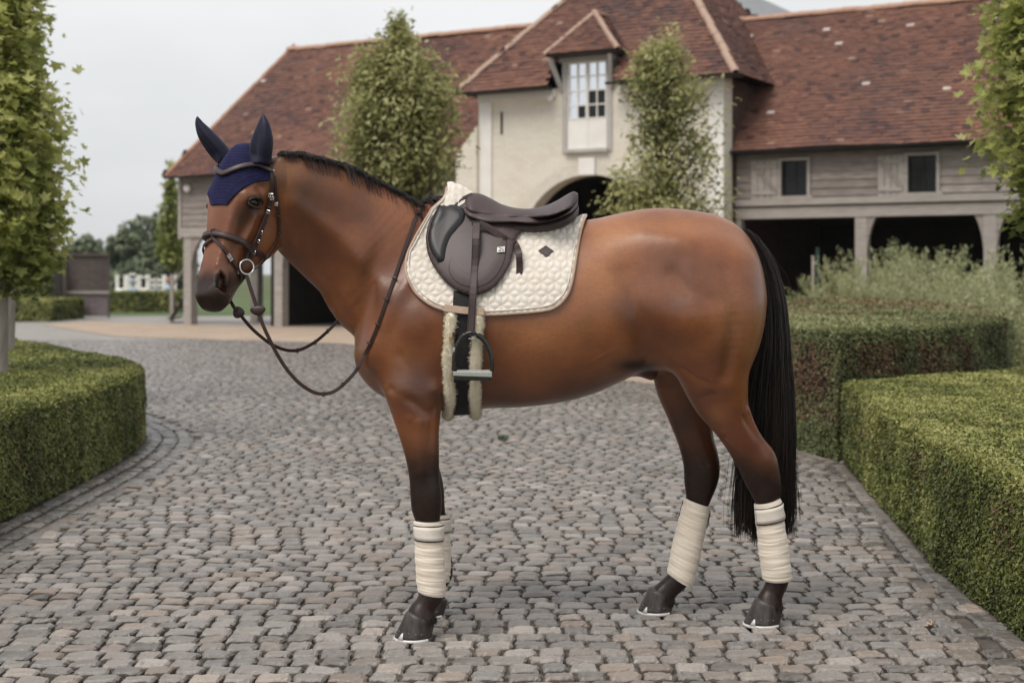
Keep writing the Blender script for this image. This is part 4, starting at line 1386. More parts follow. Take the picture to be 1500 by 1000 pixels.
# leather end tucked back: goes from the bar, through a keeper and hangs
te = free_strap([(702, 328, yl_[0] - .004), (716, 334, yl_[0] - .008), (730, 343, yl_[0] - .012), (744, 352, yl_[0] - .012), (753, 357, yl_[0] - .012)], .026, .004, m_leather, 'leather_end', saddle)
free_strap([(748, 352, yl_[0] - .009), (755, 358, yl_[0] - .009), (760, 372, yl_[1] + .012), (761, 392, yl_[1] + .010), (760.5, 412, yl_[1] + .006), (760, 421, yl_[1] + .004)], .0245, .004, m_strap, 'leather_end', saddle)
mb = MB()
for px, py in ((706, 330), (711, 333), (717, 335.5), (723, 339), (729, 342.5), (736, 346.5)):
    mb.box(W(px, py, yl_[0] - .016), (.0035, .003, .0035))
mb2 = part(saddle, 'strap_holes', mb.mesh('strap_holes'), m_stitch, te); tag(mb2, kind='stuff')
free_strap([(741, 346, yl_[0] - .018), (737, 357, yl_[0] - .016)], .013, .004, m_strap, 'keeper', saddle)
# buckle under the skirt
mb = MB(); mb.box(W(697.5, 327, yl_[0] - .005), (.034, .006, .016)); o = part(saddle, 'stirrup_bar', mb.mesh('stirrup_bar'), m_blackmetal); bevel(o, .002)

# ---------------------------------------------------------------- stirrups
def stirrup(Y, label, rz=0.0):
    root = empty('stirrup', tuple(W(692, 548, Y)), rz)
    tag(root, label, 'stirrup', 'stirrups hanging from the saddle')
    s_ = Y / FPX
    def q(px, py, dy=0.0): return Vector(((px - 692) * s_, dy, -(py - 548) * s_))
    path = [q(x, y) for x, y in crom(np.array([(682, 490), (676, 495), (670, 505), (666.5, 516), (665, 530), (664.5, 543)], float), 4)]
    path2 = [q(x, y) for x, y in crom(np.array([(699, 490), (708, 497), (715, 508), (719.5, 522), (720.5, 536), (719.5, 549)], float), 4)]
    mb = MB()
    mb.ribbon(path, [(0, -1, 0)] * len(path), list(np.linspace(.021, .014, len(path))), .012)
    o = link('side_bar', mb.mesh('side_bar', True), m_blackmetal, root); bevel(o, .002, 2, 30)
    mb = MB()
    mb.ribbon(path2, [(0, -1, 0)] * len(path2), list(np.linspace(.021, .014, len(path2))), .012)
    o = link('side_bar', mb.mesh('side_bar', True), m_blackmetal, root); bevel(o, .002, 2, 30)
    mb = MB(); mb.ribbon([q(679, 492), q(684, 488), q(690, 487), (q(696, 488)), q(702, 492)], [(0, -1, 0)] * 5, .012, .013)
    o = link('eye_bar', mb.mesh('eye_bar'), m_blackmetal, root); bevel(o, .002, 2, 30)
    mb = MB(); mb.box(q(691, 495.5, -.010), (.022, .004, .004)); link('maker_plate', mb.mesh('maker_plate'), m_steel, root)
    mb = MB()
    mb.hexa([q(664, 549.5, -.028), q(721, 551.5, -.028), q(721, 551.5, .028), q(664, 549.5, .028), q(664, 543.5, -.028), q(721, 543.5, -.028), q(721, 543.5, .028), q(664, 543.5, .028)])
    tr = link('tread', mb.mesh('tread'), m_steel, root); bevel(tr, .002)
    mb = MB()
    for i in range(11):
        for j in range(4):
            x = 669 + i * 4.6 + (j % 2) * 2; 
            mb.add([q(x, 543.2, -.024 + j * .013), q(x + 3.4, 543.2, -.024 + j * .013), q(x + 3.4, 543.2, -.014 + j * .013), q(x, 543.2, -.014 + j * .013), q(x + 1.7, 541.2, -.019 + j * .013)], [(0, 1, 4), (1, 2, 4), (2, 3, 4), (3, 0, 4)])
    link('grip', mb.mesh('grip'), simple_mat('grip_steel', (.20, .19, .19), (.44, .43, .43), 300, .5, .2, .001, metallic=.6), tr)['kind'] = 'stuff'
    mb = MB(); mb.hexa([q(666, 556, -.024), q(719, 557, -.024), q(719, 557, .024), q(666, 556, .024), q(665, 550, -.024), q(720, 552, -.024), q(720, 552, .024), q(665, 550, .024)])
    o = link('base', mb.mesh('base'), m_blackmetal, root); bevel(o, .003)
    mb = MB(); mb.box(q(665.5, 512, -.004), (.008, .016, .016)); o = link('release_catch', mb.mesh('release_catch'), m_steel, root); bevel(o, .002)
    return root
stirrup(ys - .012, 'black stirrup with a silver tread hanging over the sheepskin girth on the side facing us')
st2 = stirrup(2 * ymid(W(692, 548, ys)[0]) - ys + .012, 'matching black stirrup on the hidden far flank of the horse, behind its belly')

# ---------------------------------------------------------------- girth
girth = empty('girth', (float(W(678, 600, 5.5)[0]), 5.5, .86))
tag(girth, 'black girth edged with cream sheepskin running under the belly of the horse', 'girth')
def girth_line(pxtop, pxbot, w, th, off, name, mat, wide=None, fluffy=False, ph0=None):
    """band round the belly; near side centre line in px from top to bottom, then mirrored below"""
    near_ = [to_xphi(px, py) for px, py in crom(np.array([pxtop, ((pxtop[0] + pxbot[0]) / 2 - (1.5 if fluffy else 0), (pxtop[1] + pxbot[1]) / 2), pxbot], float), 10)]
    last = near_[-1]
    bel = [(last[0], ph) for ph in np.arange(last[1] - 4, -90, -4)] + [(last[0], -90)]
    path = near_ + bel
    path = path + [(x, -180 - ph) for x, ph in path[::-1][1:]]
    pts = []; nr = []
    for x, ph in path:
        p, n = surf(x, ph, off); pts.append(p); nr.append(n)
    pts = smooth_path(pts, 3)
    mb = MB()
    if fluffy:
        # rounded fuzzy roll
        v = []; m_ = 12
        nrm_ = nr
        for i, p in enumerate(pts):
            t = (pts[min(i + 1, len(pts) - 1)] - pts[max(i - 1, 0)]).normalized(); n = (nrm_[i] - t * nrm_[i].dot(t)).normalized(); s_ = t.cross(n)
            ww = w * (.9 + .12 * math.sin(i * .9))
            for k in range(m_):
                a = 2 * math.pi * k / m_
                v.append(p + s_ * math.cos(a) * ww / 2 + n * (math.sin(a) * th / 2))
        f = [(i * m_ + k, i * m_ + (k + 1) % m_, (i + 1) * m_ + (k + 1) % m_, (i + 1) * m_ + k) for i in range(len(pts) - 1) for k in range(m_)]
        mb.add(v, f + [tuple(range(m_))[::-1], tuple((len(pts) - 1) * m_ + k for k in range(m_))])
        o = part(girth, name, mb.mesh(name, True), mat)
        # wool fibres
        V_ = np.array([tuple(q) for q in v]); ns_ = 5500
        ring = RNG.integers(0, len(pts) - 1, ns_); kk = RNG.integers(0, m_, ns_); fr_ = RNG.random(ns_)[:, None]; f2_ = RNG.random(ns_)[:, None]
        a_ = V_[ring * m_ + kk] * (1 - fr_) + V_[(ring + 1) * m_ + kk] * fr_
        b_ = V_[ring * m_ + (kk + 1) % m_] * (1 - fr_) + V_[(ring + 1) * m_ + (kk + 1) % m_] * fr_
        base_ = a_ * (1 - f2_) + b_ * f2_
        cen_ = np.array([tuple(p) for p in pts]); cc_ = cen_[ring] * (1 - fr_) + cen_[ring + 1] * fr_
        out_ = base_ - cc_; out_ /= np.linalg.norm(out_, axis=1, keepdims=True) + 1e-9
        L_ = .003 + .004 * RNG.random((ns_, 1)); j1 = RNG.normal(size=(ns_, 3)) * .0016; j2 = RNG.normal(size=(ns_, 3)) * .003
        PP = np.stack([base_ - out_ * .002, base_ + out_ * L_ * .6 + j1, base_ + out_ * L_ + j1 + j2], 1)
        w_ = strands('wool', PP, .0011, .0005, mat); w_.parent = o; w_['kind'] = 'stuff'
        return o
    mb.ribbon(pts, nr, w, th)
    return part(girth, name, mb.mesh(name, True), mat)
girth_line((682, 428), (675, 603), .086, .010, .012, 'girth_band', simple_mat('black_webbing', (.010, .009, .010), (.020, .017, .018), 60, .75, .3, .0015, bscale=500))
girth_line((662, 458), (656, 603), .041, .036, .020, 'sheepskin_edge', m_fleece, fluffy=True)
girth_line((702, 461), (695.5, 603), .041, .036, .020, 'sheepskin_edge', m_fleece, fluffy=True)
mb = MB(); x, ph = to_xphi(664, 494); p, n = surf(x, ph, .040); mb.tube([p + Vector((.008 * math.cos(a), -.004, .010 * math.sin(a))) for a in np.linspace(0, 2 * math.pi, 13)], .002, 6, False)
part(girth, 'ring', mb.mesh('ring', True), m_brass)
mb = MB(); x, ph = to_xphi(667, 491); p, n = surf(x, ph, .036); mb.box(p, (.010, .008, .03)); part(girth, 'ring_tab', mb.mesh('ring_tab'), m_strap)

# ---------------------------------------------------------------- leg bandages
def bandage(top, bot, rt, rb, tlt, blt, lat, label, tab=True, bulge=1.0, tabside=-1, ph0=0.0):
    """top / bottom = (px, py, Y) centre; rt, rb in px; tilts in px over the width"""
    root = empty('leg_bandage', tuple(W(*bot)))
    tag(root, label, 'bandage', 'bandages round the horse\'s legs')
    T = Vector(W(*top)); Bm = Vector(W(*bot)); sc = top[2] / FPX
    nz = 110; na = 40
    ax = (Bm - T); Lg = ax.length; t = ax.normalized()
    u = Vector((-1, 0, 0)); u = (u - t * u.dot(t)).normalized(); v_ = t.cross(u)
    def pt(f, a, ex=0.0):
        # radius with overlapping spiral turns
        turns = 6.6
        z = f * turns + a / (2 * math.pi) + -.25 * math.cos(a) + .10 * math.sin(f * 13 + ph0 * 3) + ph0
        fr = z - math.floor(z)
        step = .0013 * (1 - fr) * (.35 + .65 * abs(math.sin(math.floor(z) * 2.7 + ph0 * 9))) - (.0010 if fr > .93 else 0)
        wr = .0004 * math.sin(z * 17 + a * 2) + .0009 * math.sin(a * 2 + f * 17 + ph0 * 5) + .0008 * math.sin(f * 47 - a + ph0) - .0010 * math.exp(-((f * 9.3 + .3 * math.sin(a + ph0) + ph0) % 1.7 / .10) ** 2)
        R = (rt + (rb - rt) * f) * sc
        bl = .0025 * math.sin(f * math.pi) - .0015 * math.sin(f * math.pi * 2)
        flare = .003 * max(0, 1 - f / .05) * 0 - .004 * max(0, (f - .95) / .05) ** 2 - .004 * max(0, 1 - f / .03) ** 2
        r = R + step + wr - .001 + bl + flare + ex
        ca, sa = math.cos(a), math.sin(a)
        tilt = (tlt * (1 - f) + blt * f) * sc
        c = T + ax * f
        return c + u * (ca * r) + v_ * (sa * r * lat) - Vector((0, 0, 1)) * (ca * tilt / 2)
    V = []; Fq = []
    for i in range(nz):
        for k in range(na): V.append(pt(i / (nz - 1), 2 * math.pi * k / na))
    for i in range(nz - 1):
        for k in range(na):
            k2 = (k + 1) % na
            Fq.append((i * na + k, i * na + k2, (i + 1) * na + k2, (i + 1) * na + k))
    # turned-in rims
    for e, s_ in ((0, .006), (nz - 1, .006)):
        b0 = len(V)
        c = T + ax * (e / (nz - 1))
        for k in range(na):
            p = V[e * na + k]; V.append(p + (c - p).normalized() * s_ )
        for k in range(na):
            k2 = (k + 1) % na
            Fq.append((e * na + k, e * na + k2, b0 + k2, b0 + k))
    me = np_mesh('wrap', np.array([tuple(p) for p in V]), Fq, True)
    o = link('wrap', me, m_bandage); o.parent = root; o.location = -root.location
    if tab:
        # fastening tab near the top
        for nm, f0, f1, a0, a1, ex, mt in (('fastening_edge', .05, .262, .30, 3.3, .0030, m_strap), ('fastening_tab', .066, .246, .35, 3.25, .0044, m_velcro)):
            vv = []; m1 = 16; m2 = 5
            for j in range(m2):
                for k in range(m1):
                    kk = k / (m1 - 1); jj = j / (m2 - 1)
                    aa = a0 + (a1 - a0) * kk
                    if j in (0, m2 - 1) and k == m1 - 1: aa -= .12
                    if k == 0 and j in (0, m2 - 1): aa += .03
                    f_ = f0 + (f1 - f0) * jj
                    vv.append(pt(f_, tabside * aa, ex))
            ff = [(j * m1 + k, j * m1 + k + 1, (j + 1) * m1 + k + 1, (j + 1) * m1 + k) for j in range(m2 - 1) for k in range(m1 - 1)]
            if tabside < 0: ff = [q[::-1] for q in ff]
            me = np_mesh(nm, np.array([tuple(p) for p in vv]), ff, True)
            o2 = link(nm, me, mt); o2.parent = root; o2.location = -root.location; solid(o2, .0015, 0)
    return root
bandage((627, 762, 5.36), (632.5, 870, 5.358), 21.5, 20.5, -3, -8, .95, 'cream bandage on the front leg nearest to us, brown-edged tab at its top')
bandage((639.5, 752, 5.712), (642.5, 848, 5.712), 19, 19, -3, -8, .95, 'cream bandage half hidden behind the nearer front leg', ph0=1.1)
bandage((1124, 733, 5.546), (1139, 849, 5.56), 20.5, 21.5, 4, -4, .92, 'cream bandage on the hind leg in front of the tail, brown-edged tab', ph0=2.0)
bandage((1021.5, 735, 5.75), (995.5, 850, 5.75), 20.5, 19.5, -5, -13, .95, 'cream bandage on the far hind leg, leaning forward, no tab showing', tab=True, tabside=1, ph0=.6)

# ---------------------------------------------------------------- ear bonnet
bonnet = empty('ear_bonnet', tuple(HP(.1, .0, 0)))
tag(bonnet, 'navy blue knitted ear bonnet covering the horse\'s forehead and ears', 'ear bonnet')
m_navy, nt, b = new_mat('navy_knit')
tc = N(nt, 'ShaderNodeTexCoord')
u_a = attr(nt, 'ku'); v_a = attr(nt, 'kv')
c = ramp(nt, noise(nt, 30, 4), [(.3, (.006, .006, .030)), (.7, (.012, .012, .052))])
c = mixc(nt, mathn(nt, 'MULTIPLY', attr(nt, 'hole'), .75), c, (.004, .004, .020))
nt.links.new(c, b.inputs['Base Color']); b.inputs['Roughness'].default_value = .85; b.inputs['Sheen Weight'].default_value = .18
b.inputs['Sheen Tint'].default_value = (.35, .35, .9, 1); b.inputs['Specular IOR Level'].default_value = .2
bump(nt, b, noise(nt, 700, 2), .3, .001)
m_navy2 = simple_mat('navy_jersey', (.0035, .0035, .017), (.006, .006, .028), 30, .55, .15, .001, bscale=800, sheen=.08, spec=.3)
bn_px = [(333, 300.5), (342, 290), (352, 280), (366, 271), (380, 265.5), (388, 265.5), (394, 264), (395.5, 256), (395, 246)]
bo = np.array([to_sphi(*p) for p in crom(np.array(bn_px, float), 4)])
front_s = to_sphi(317, 300)[0] 
bo = bo[bo[:, 1] > 1]
half = np.vstack([[[front_s, 0.0]], bo, [[bo[-1][0] - .03, bo[-1][1] + 2], [.0, 92], [-.03, 92], [-.055, 90], [-.0666, 60]]])
mir = half[::-1].copy(); mir[:, 1] *= -1
BPOLY = np.vstack([half, [[-.067, 0.0]], mir[:-1]])
V, Q = patch(BPOLY, .0032, 2.2)
A = BPOLY; B = np.roll(BPOLY, -1, 0); scv = np.array([1, .0017])
PB = []; hole = []
for s_, ph in V:
    ap = (np.array([s_, ph]) - A) * scv; ab = (B - A) * scv
    t = np.clip((ap * ab).sum(1) / np.maximum((ab * ab).sum(1), 1e-12), 0, 1)
    de = float(np.sqrt(((ap - ab * t[:, None]) ** 2).sum(1).min()))
    w1 = 1 if de > .034 else 0
    rib = math.sin(s_ / .0064 * math.pi) * w1
    ridge = math.exp(-((de - .014) / .003) ** 2) + math.exp(-((de - .027) / .003) ** 2)
    p, n = hsurf(s_, ph, .006 + .0012 * rib * abs(math.sin(ph / 3.4)) + .0016 * ridge + .0016 * math.exp(-(de / .006) ** 2))
    PB.append(tuple(p)); hole.append(max(0, -rib) * .9 * abs(math.sin(ph / 3.4)) + .35 * (math.exp(-((de - .020) / .002) ** 2)))
PB = np.array(PB)
me = np_mesh('hood', PB, Q, True); add_attr(me, 'hole', hole)
o = part(bonnet, 'hood', me, m_navy); solid(o, .004, -1)
# ear covers: open-fronted tapering cups
def ear_cover(base, pts, w, dep, face):
    """pts px,py,Y centre line bottom->tip; w half width px; face = direction the opening looks"""
    R = crom(np.array([[*p, a, d] for p, a, d in zip(pts, w, dep)], float), 6)
    v = []; m_ = 20
    fc = Vector(face).normalized()
    P_ = [Vector(W(*r[:3])) for r in R]
    for i, r in enumerate(R):
        t = (P_[min(i + 1, len(R) - 1)] - P_[max(i - 1, 0)]).normalized()
        n = (fc - t * fc.dot(t)).normalized(); s_ = t.cross(n)
        sc = r[2] / FPX
        for k in range(m_):
            a = 2 * math.pi * k / m_
            ca, sa = math.cos(a), math.sin(a)
            # slightly flattened, with a shallow fold on the opening side
            fold = 1 - .45 * max(0, sa) ** 2 * math.exp(-(ca / .5) ** 2) * min(1, i / 6) * (1 - i / len(R)) * 1.2
            v.append(P_[i] + s_ * ca * r[3] * sc + n * sa * r[4] * sc * fold)
    f = [(i * m_ + k, i * m_ + (k + 1) % m_, (i + 1) * m_ + (k + 1) % m_, (i + 1) * m_ + k) for i in range(len(R) - 1) for k in range(m_)]
    f.append(tuple((len(R) - 1) * m_ + k for k in range(m_)))
    f.append(tuple(range(m_))[::-1])
    me = np_mesh('ear_cover', np.array([tuple(p) for p in v]), f, True)
    return part(bonnet, 'ear_cover', me, m_navy2)
ear_cover(1, [(381, 240, 5.235), (381.5, 228, 5.235), (383, 214, 5.23), (385, 200, 5.225), (386, 186, 5.22), (386, 174, 5.22), (386, 167.5, 5.22)], [16, 18.5, 19, 17, 12, 6, 1.2], [14, 15, 15, 13, 9, 5, 1], (-.55, -.75, .1))
ear_cover(-1, [(330, 233, 5.38), (321, 222, 5.38), (310, 209, 5.375), (300, 196, 5.37), (293, 184, 5.365), (290, 176, 5.36), (289, 171, 5.36)], [13, 15, 14.5, 12, 8, 4, 1.2], [13, 14, 13, 11, 7, 4, 1], (-.75, -.6, .1))

# ---------------------------------------------------------------- bridle and reins
bridle = empty('bridle', tuple(HP(.3, .0, 0)))
tag(bridle, 'dark brown leather bridle with padded noseband, flash strap and loose ring bit', 'bridle')
def head_path(pxs, off, n=5, to_center=False):
    """near side path in px -> list of (s,phi)"""
    return [to_sphi(*p) for p in crom(np.array(pxs, float), n)]
def head_strap(path, w, th, off, name, mat, mirror=True, parent=None, sm=2, shift=None, w_list=None):
    out = []
    for sg in ((1, -1) if mirror else (1,)):
        pts = []; nr = []
        for s_, ph in path:
            p, n = hsurf(s_, sg * ph, off); pts.append(p); nr.append(n)
        # keep off the surface after smoothing
        p2 = smooth_path(pts, sm)
        mb = MB(); mb.ribbon(p2, nr, w_list or w, th)
        out.append(part(bridle, name, mb.mesh(name), mat, parent))
    return out
# cheekpieces: from behind the ear to the ring
cp = head_path([(397, 243), (398.5, 262), (396.5, 286), (392, 306), (386, 324), (377, 350), (369, 372), (364, 382)], 0)
ck = head_strap(cp, .0145, .005, .006, 'cheekpiece', m_strap)
cp2 = [(s_ , ph - 4.5) for s_, ph in cp[18:]]
head_strap(cp2, .013, .005, .011, 'cheekpiece', m_strap)
# crown piece over the poll
s0, p0 = cp[0]
crown = [(s0, p0)] + [(s0 - .02 - .045 * k / 6, p0 + 6 * k / 6 * 1.5) for k in range(1, 7)]
top_ = crown[-1]
cr_path = crown
pts = []; nr = []
for s_, ph in cr_path: p, n = hsurf(s_, ph, .012); pts.append(p); nr.append(n)
ptsf = []; nrf = []
for s_, ph in cr_path[::-1]: p, n = hsurf(s_, -ph, .012); ptsf.append(p); nrf.append(n)
mid_p = (pts[-1] + ptsf[0]) / 2 + Vector((.0, 0, .02))
allp = pts + [pts[-1] * .6 + ptsf[0] * .4 + Vector((0, 0, .018)), pts[-1] * .4 + ptsf[0] * .6 + Vector((0, 0, .018))] + ptsf
mb = MB(); mb.ribbon(smooth_path(allp, 2), nr + [Vector((.4, 0, 1))] * 2 + nrf, .030, .007)
part(bridle, 'crownpiece', mb.mesh('crownpiece'), m_leather)
# browband: wavy padded band, over the bonnet
bb = head_path([(399, 252), (390, 248.5), (378, 244.5), (366, 243.5), (354, 246.5), (343, 251), (332, 256), (322, 258.5)], 0, 4)
bb = [q for q in bb if q[1] > 3]
# to the centre, then mirrored with a gentle dip
cs = bb[-1][0] + .002
pathb = bb + [(cs, 0.0)] + [(s_, -ph) for s_, ph in bb[::-1]]
pts = []; nr = []
for s_, ph in pathb: p, n = hsurf(s_, ph, .012); pts.append(p); nr.append(n)
pts = smooth_path(pts, 3)
mb = MB()
nn = len(pts)
mb.ribbon(pts, nr, [.012 + .008 * math.sin(math.pi * min(1, i / (nn - 1))) for i in range(nn)], .009)
bbo = part(bridle, 'browband', mb.mesh('browband', True), m_leather)
bevel(bbo, .002, 2, 30)
# noseband (padded) and flash strap
nb_ = head_path([(371, 366), (362, 359), (350, 352), (336, 346.5), (322, 343), (311, 341.5)], 0, 5)
nb_ = [q for q in nb_ if q[1] > 2]
extra = [(nb_[0][0] + .003, nb_[0][1] + 10), (nb_[0][0] + .007, nb_[0][1] + 24), (nb_[0][0] + .010, 135), (nb_[0][0] + .012, 160), (nb_[0][0] + .012, 179)]
pn = extra[::-1] + nb_ + [(nb_[-1][0] - .001, 0)] + [(s_, -ph) for s_, ph in nb_[::-1]] + [(s_, -ph) for s_, ph in extra]
pts = []; nr = []
for s_, ph in pn: p, n = hsurf(s_, ph, .006); pts.append(p); nr.append(n)
mb = MB(); mb.ribbon(smooth_path(pts, 2), nr, .0245, .010); o = part(bridle, 'noseband', mb.mesh('noseband', True), m_strap); bevel(o, .003, 2, 30)
pts = []; nr = []
for s_, ph in pn[5:-5]: p, n = hsurf(s_ + .002, ph, .0155); pts.append(p); nr.append(n)
mb = MB(); mb.ribbon(smooth_path(pts, 3), nr, .013, .003); part(bridle, 'noseband_trim', mb.mesh('noseband_trim', True), m_leather, o)
# flash: from the centre of the noseband down over the nose behind the bit
fl = head_path([(311, 350), (318, 353), (326, 362), (334, 374), (341, 385), (347, 395), (350, 402)], 0, 5)
fl = [q for q in fl if q[1] > 2]
fx = [(fl[-1][0] + .012, fl[-1][1] + 22), (fl[-1][0] + .022, fl[-1][1] + 50), (fl[-1][0] + .026, 180)]
pfp = [(fl[0][0] - .006, 0)] + fl + fx
for sg in (1, -1):
    pts = []; nr = []
    for s_, ph in pfp: p, n = hsurf(s_, sg * ph, .006); pts.append(p); nr.append(n)
    mb = MB(); mb.ribbon(smooth_path(pts, 2), nr, .013, .005); flo = part(bridle, 'flash_strap', mb.mesh('flash_strap'), m_strap)
mb = MB(); p, n = hsurf(nb_[-1][0] - .001, 0, .010); mb.box(p, (.016, .016, .034)); o = part(bridle, 'flash_loop', mb.mesh('flash_loop'), m_strap); bevel(o, .003)
# throatlash
tl_ = head_path([(401, 262), (405, 284), (407.5, 305), (409, 325), (408, 345), (402, 362)], 0, 5)
tl_ = [q for q in tl_ if q is not None]
tp = []; tn = []
for s_, ph in tl_:
    p, n = hsurf(s_, min(ph, 128), .004); 
for px, py in crom(np.array([(401, 258), (404, 284), (407, 305), (408.5, 325), (407, 345), (400, 362)], float), 5):
    h = cam_hit(px, py, .004)
    tp.append(h[0]); tn.append(h[1])
dn = [Vector(W(392, 377, 5.22)), Vector(W(383, 389, 5.26)), Vector(W(374, 397, 5.32)), Vector(W(366, 396, 5.38))]
mb = MB(); mb.ribbon(smooth_path(tp + dn, 3), tn + [tn[-1]] * 4, .011, .004); part(bridle, 'throatlash', mb.mesh('throatlash'), m_strap)
# buckles
def buckle(px, py, w, h, ang, off=.013, parent=None):
    q = cam_hit(px, py, off); p, n = q
    n = Vector((-.15, -1, .05)).normalized()
    up = Vector((math.sin(ang), 0, math.cos(ang))); up = (up - n * up.dot(n)).normalized(); sd = up.cross(n)
    mb = MB(); c = [p + sd * (w / 2) + up * (h / 2), p - sd * (w / 2) + up * (h / 2), p - sd * (w / 2) - up * (h / 2), p + sd * (w / 2) - up * (h / 2)]
    mb.tube(c + [c[0]], .0016, 6, False); mb.tube([p + up * h / 2, p - up * h / 2], .0012, 6)
    part(bridle, 'buckle', mb.mesh('buckle'), m_steel, parent)
for px, py, w, h, a in ((395, 285, .015, .013, .1), (397, 289, .012, .012, .1), (404.5, 297, .010, .012, .1), (389, 310, .012, .011, .3), (379, 340, .011, .012, .4), (375, 352, .012, .010, .4), (333, 375, .011, .013, -.6), (336, 380, .010, .010, -.6), (371, 368, .012, .012, .4), (400, 251, .006, .006, 0)):
    buckle(px, py, w, h, a)
# keepers
for px, py, a in ((391, 303, .25), (385, 325, .35), (338, 383, -.6), (407.5, 315, .1), (407.5, 340, 0)):
    q = cam_hit(px, py, .010); p, n = q
    up = Vector((math.sin(a), 0, math.cos(a))); n = Vector((-.2, -1, 0)).normalized(); up = (up - n * up.dot(n)).normalized(); sd = up.cross(n)
    mb = MB(); mb.ribbon([p - sd * .011, p + sd * .011], [n, n], .006, .004); part(bridle, 'keeper', mb.mesh('keeper'), m_strap)
# bit rings
def ring(c, R, r, nrm, name, mat, root, parent=None):
    nrm = Vector(nrm).normalized(); a_ = nrm.orthogonal().normalized(); b_ = nrm.cross(a_)
    pts = [Vector(c) + (a_ * math.cos(t) + b_ * math.sin(t)) * R for t in np.linspace(0, 2 * math.pi, 29)]
    mb = MB(); mb.tube(pts, r, 8, False)
    return part(root, name, mb.mesh(name, True), mat, parent)
h = cam_hit(355, 396, .012); RC = Vector(W(361.5, 391, h[0].y - .01))
bit = ring(RC, .0270, .0034, (.55, -.85, .1), 'bit_ring', m_steel, bridle)
RCL = RC - Vector(HO); RF = RC - Vector(HL) * (2 * RCL.dot(Vector(HL)))
ring(RF, .0275, .0042, (-.6, -.6, .1), 'bit_ring', m_steel, bridle)
mb = MB(); m0 = RC + Vector((-.021, -.002, -.018)); m1 = RF + Vector((-.01, .01, -.018)); mb.tube([m0 + Vector((-.002, -.006, 0)), m0 + (m1 - m0) * .2, (m0 + m1) / 2 + Vector((0, 0, -.01)), m0 + (m1 - m0) * .8, m1], [.0085, .009, .007, .009, .0085], 10)
part(bridle, 'mouthpiece', mb.mesh('mouthpiece', True), m_steel)
# reins
reins = empty('reins', tuple(W(460, 575, 5.2)))
tag(reins, 'dark brown leather reins hanging loose in a loop before the chest', 'reins')
RY = RC.y
near_free = [(361, 402, RY), (368, 425, RY - .004), (377, 452, RY - .005), (384, 473, RY - .004), (393, 493, RY), (404, 515, RY + .01), (418, 538, RY + .02), (436, 559, RY + .03), (456, 573, RY + .045), (472, 577, RY + .055), (488, 574, RY + .065), (502, 564, RY + .075), (515, 551, RY + .085), (524, 540, RY + .09)]
R = crom(np.array(near_free, float), 4)
pts = [Vector(W(*r)) for r in R]
on = []
for px, py in crom(np.array([(534, 522), (543, 506), (556, 474), (568, 439), (580, 402), (593, 364), (603, 335), (611, 312)], float), 4):
    q = cam_hit(px, py, .006)
    if q: on.append(q[0])
last = pts[-1]; first = on[0]
pts_all = pts + on
over = [Vector((W(616, 300, 5.50)[0], 5.50, on[-1].z + .035)), Vector((W(618, 300, 5.53)[0], 5.56, on[-1].z + .035))]
pts_all = smooth_path(pts_all + over, 3)
nr = [Vector((.1, -1, .0))] * (len(pts_all) - 3) + [Vector((0, -.8, .6)), Vector((0, -.3, 1)), Vector((0, 0, 1))]
mb = MB(); mb.ribbon(pts_all, nr, .0135, .0040); rein1 = part(reins, 'rein', mb.mesh('rein'), m_strap)
# far rein
farp = [(RF.x, RF.y, RF.z - .025)]
ff_ = [(340, 447, 5.22), (352, 461, 5.24), (366, 478, 5.28), (380, 491, 5.32), (396, 503, 5.36), (416, 512, 5.42), (437, 513, 5.48), (460, 502, 5.54), (478, 487, 5.60), (492, 473, 5.66), (508, 452, 5.70), (535, 400, 5.72), (575, 345, 5.66), (605, 300, 5.58)]
R = crom(np.array(ff_, float), 4)
pts = [Vector(farp[0])] + [Vector(W(*r)) for r in R]
mb = MB(); mb.ribbon(smooth_path(pts, 1), [Vector((.1, -1, .1))] * len(pts), .0125, .0040); rein2 = part(reins, 'rein', mb.mesh('rein'), m_strap)
# rein stops, hand stops, buckles
def lump(px, py, Y, wx, wz, ang, name, mat, parent):
    c = Vector(W(px, py, Y)); R_ = Matrix.Rotation(ang, 3, 'Y')
    v, f = uv_sphere((0, 0, 0), (wx, .007, wz), 14, 8)
    v = [c + R_ @ Vector((p.x * (1 + .5 * p.z / wz * .5), p.y, p.z)) for p in v]
    mb = MB(); mb.add(v, f); return part(reins, name, mb.mesh(name, True), mat, parent)
lump(378, 455, RY - .008, .028, .018, -.1, 'rein_stop', m_strap, rein1)
lump(349, 458, 5.235, .022, .022, .6, 'rein_stop', m_strap, rein2)
for px, py in ((568, 439), (556, 475), (578, 408), (544, 503)):
    q = cam_hit(px, py, .012); mb = MB(); t = Vector((.35, 0, .94)); mb.ribbon([q[0] - t.cross(q[1]) * .010, q[0] + t.cross(q[1]) * .010], [q[1]] * 2, .007, .004); part(reins, 'hand_stop', mb.mesh('hand_stop'), m_strap, rein1)
for px, py, Y in ((502, 563, RY + .072), (524, 540, RY + .088), (474, 577, RY + .052)):
    mb = MB(); mb.box(W(px, py, Y), (.009, .012, .019)); o = part(reins, 'hand_stop', mb.mesh('hand_stop'), m_strap, rein1); bevel(o, .002)
for px, py, Y in ((436, 513, 5.478), (462, 501, 5.54), (480, 485, 5.60)):
    mb = MB(); mb.box(W(px, py, Y), (.009, .012, .019)); o = part(reins, 'hand_stop', mb.mesh('hand_stop'), m_strap, rein2); bevel(o, .002)
q = cam_hit(612, 311, .012); mb = MB(); mb.box(q[0], (.016, .010, .022)); o = part(reins, 'keeper', mb.mesh('keeper'), m_strap, rein1); bevel(o, .003)
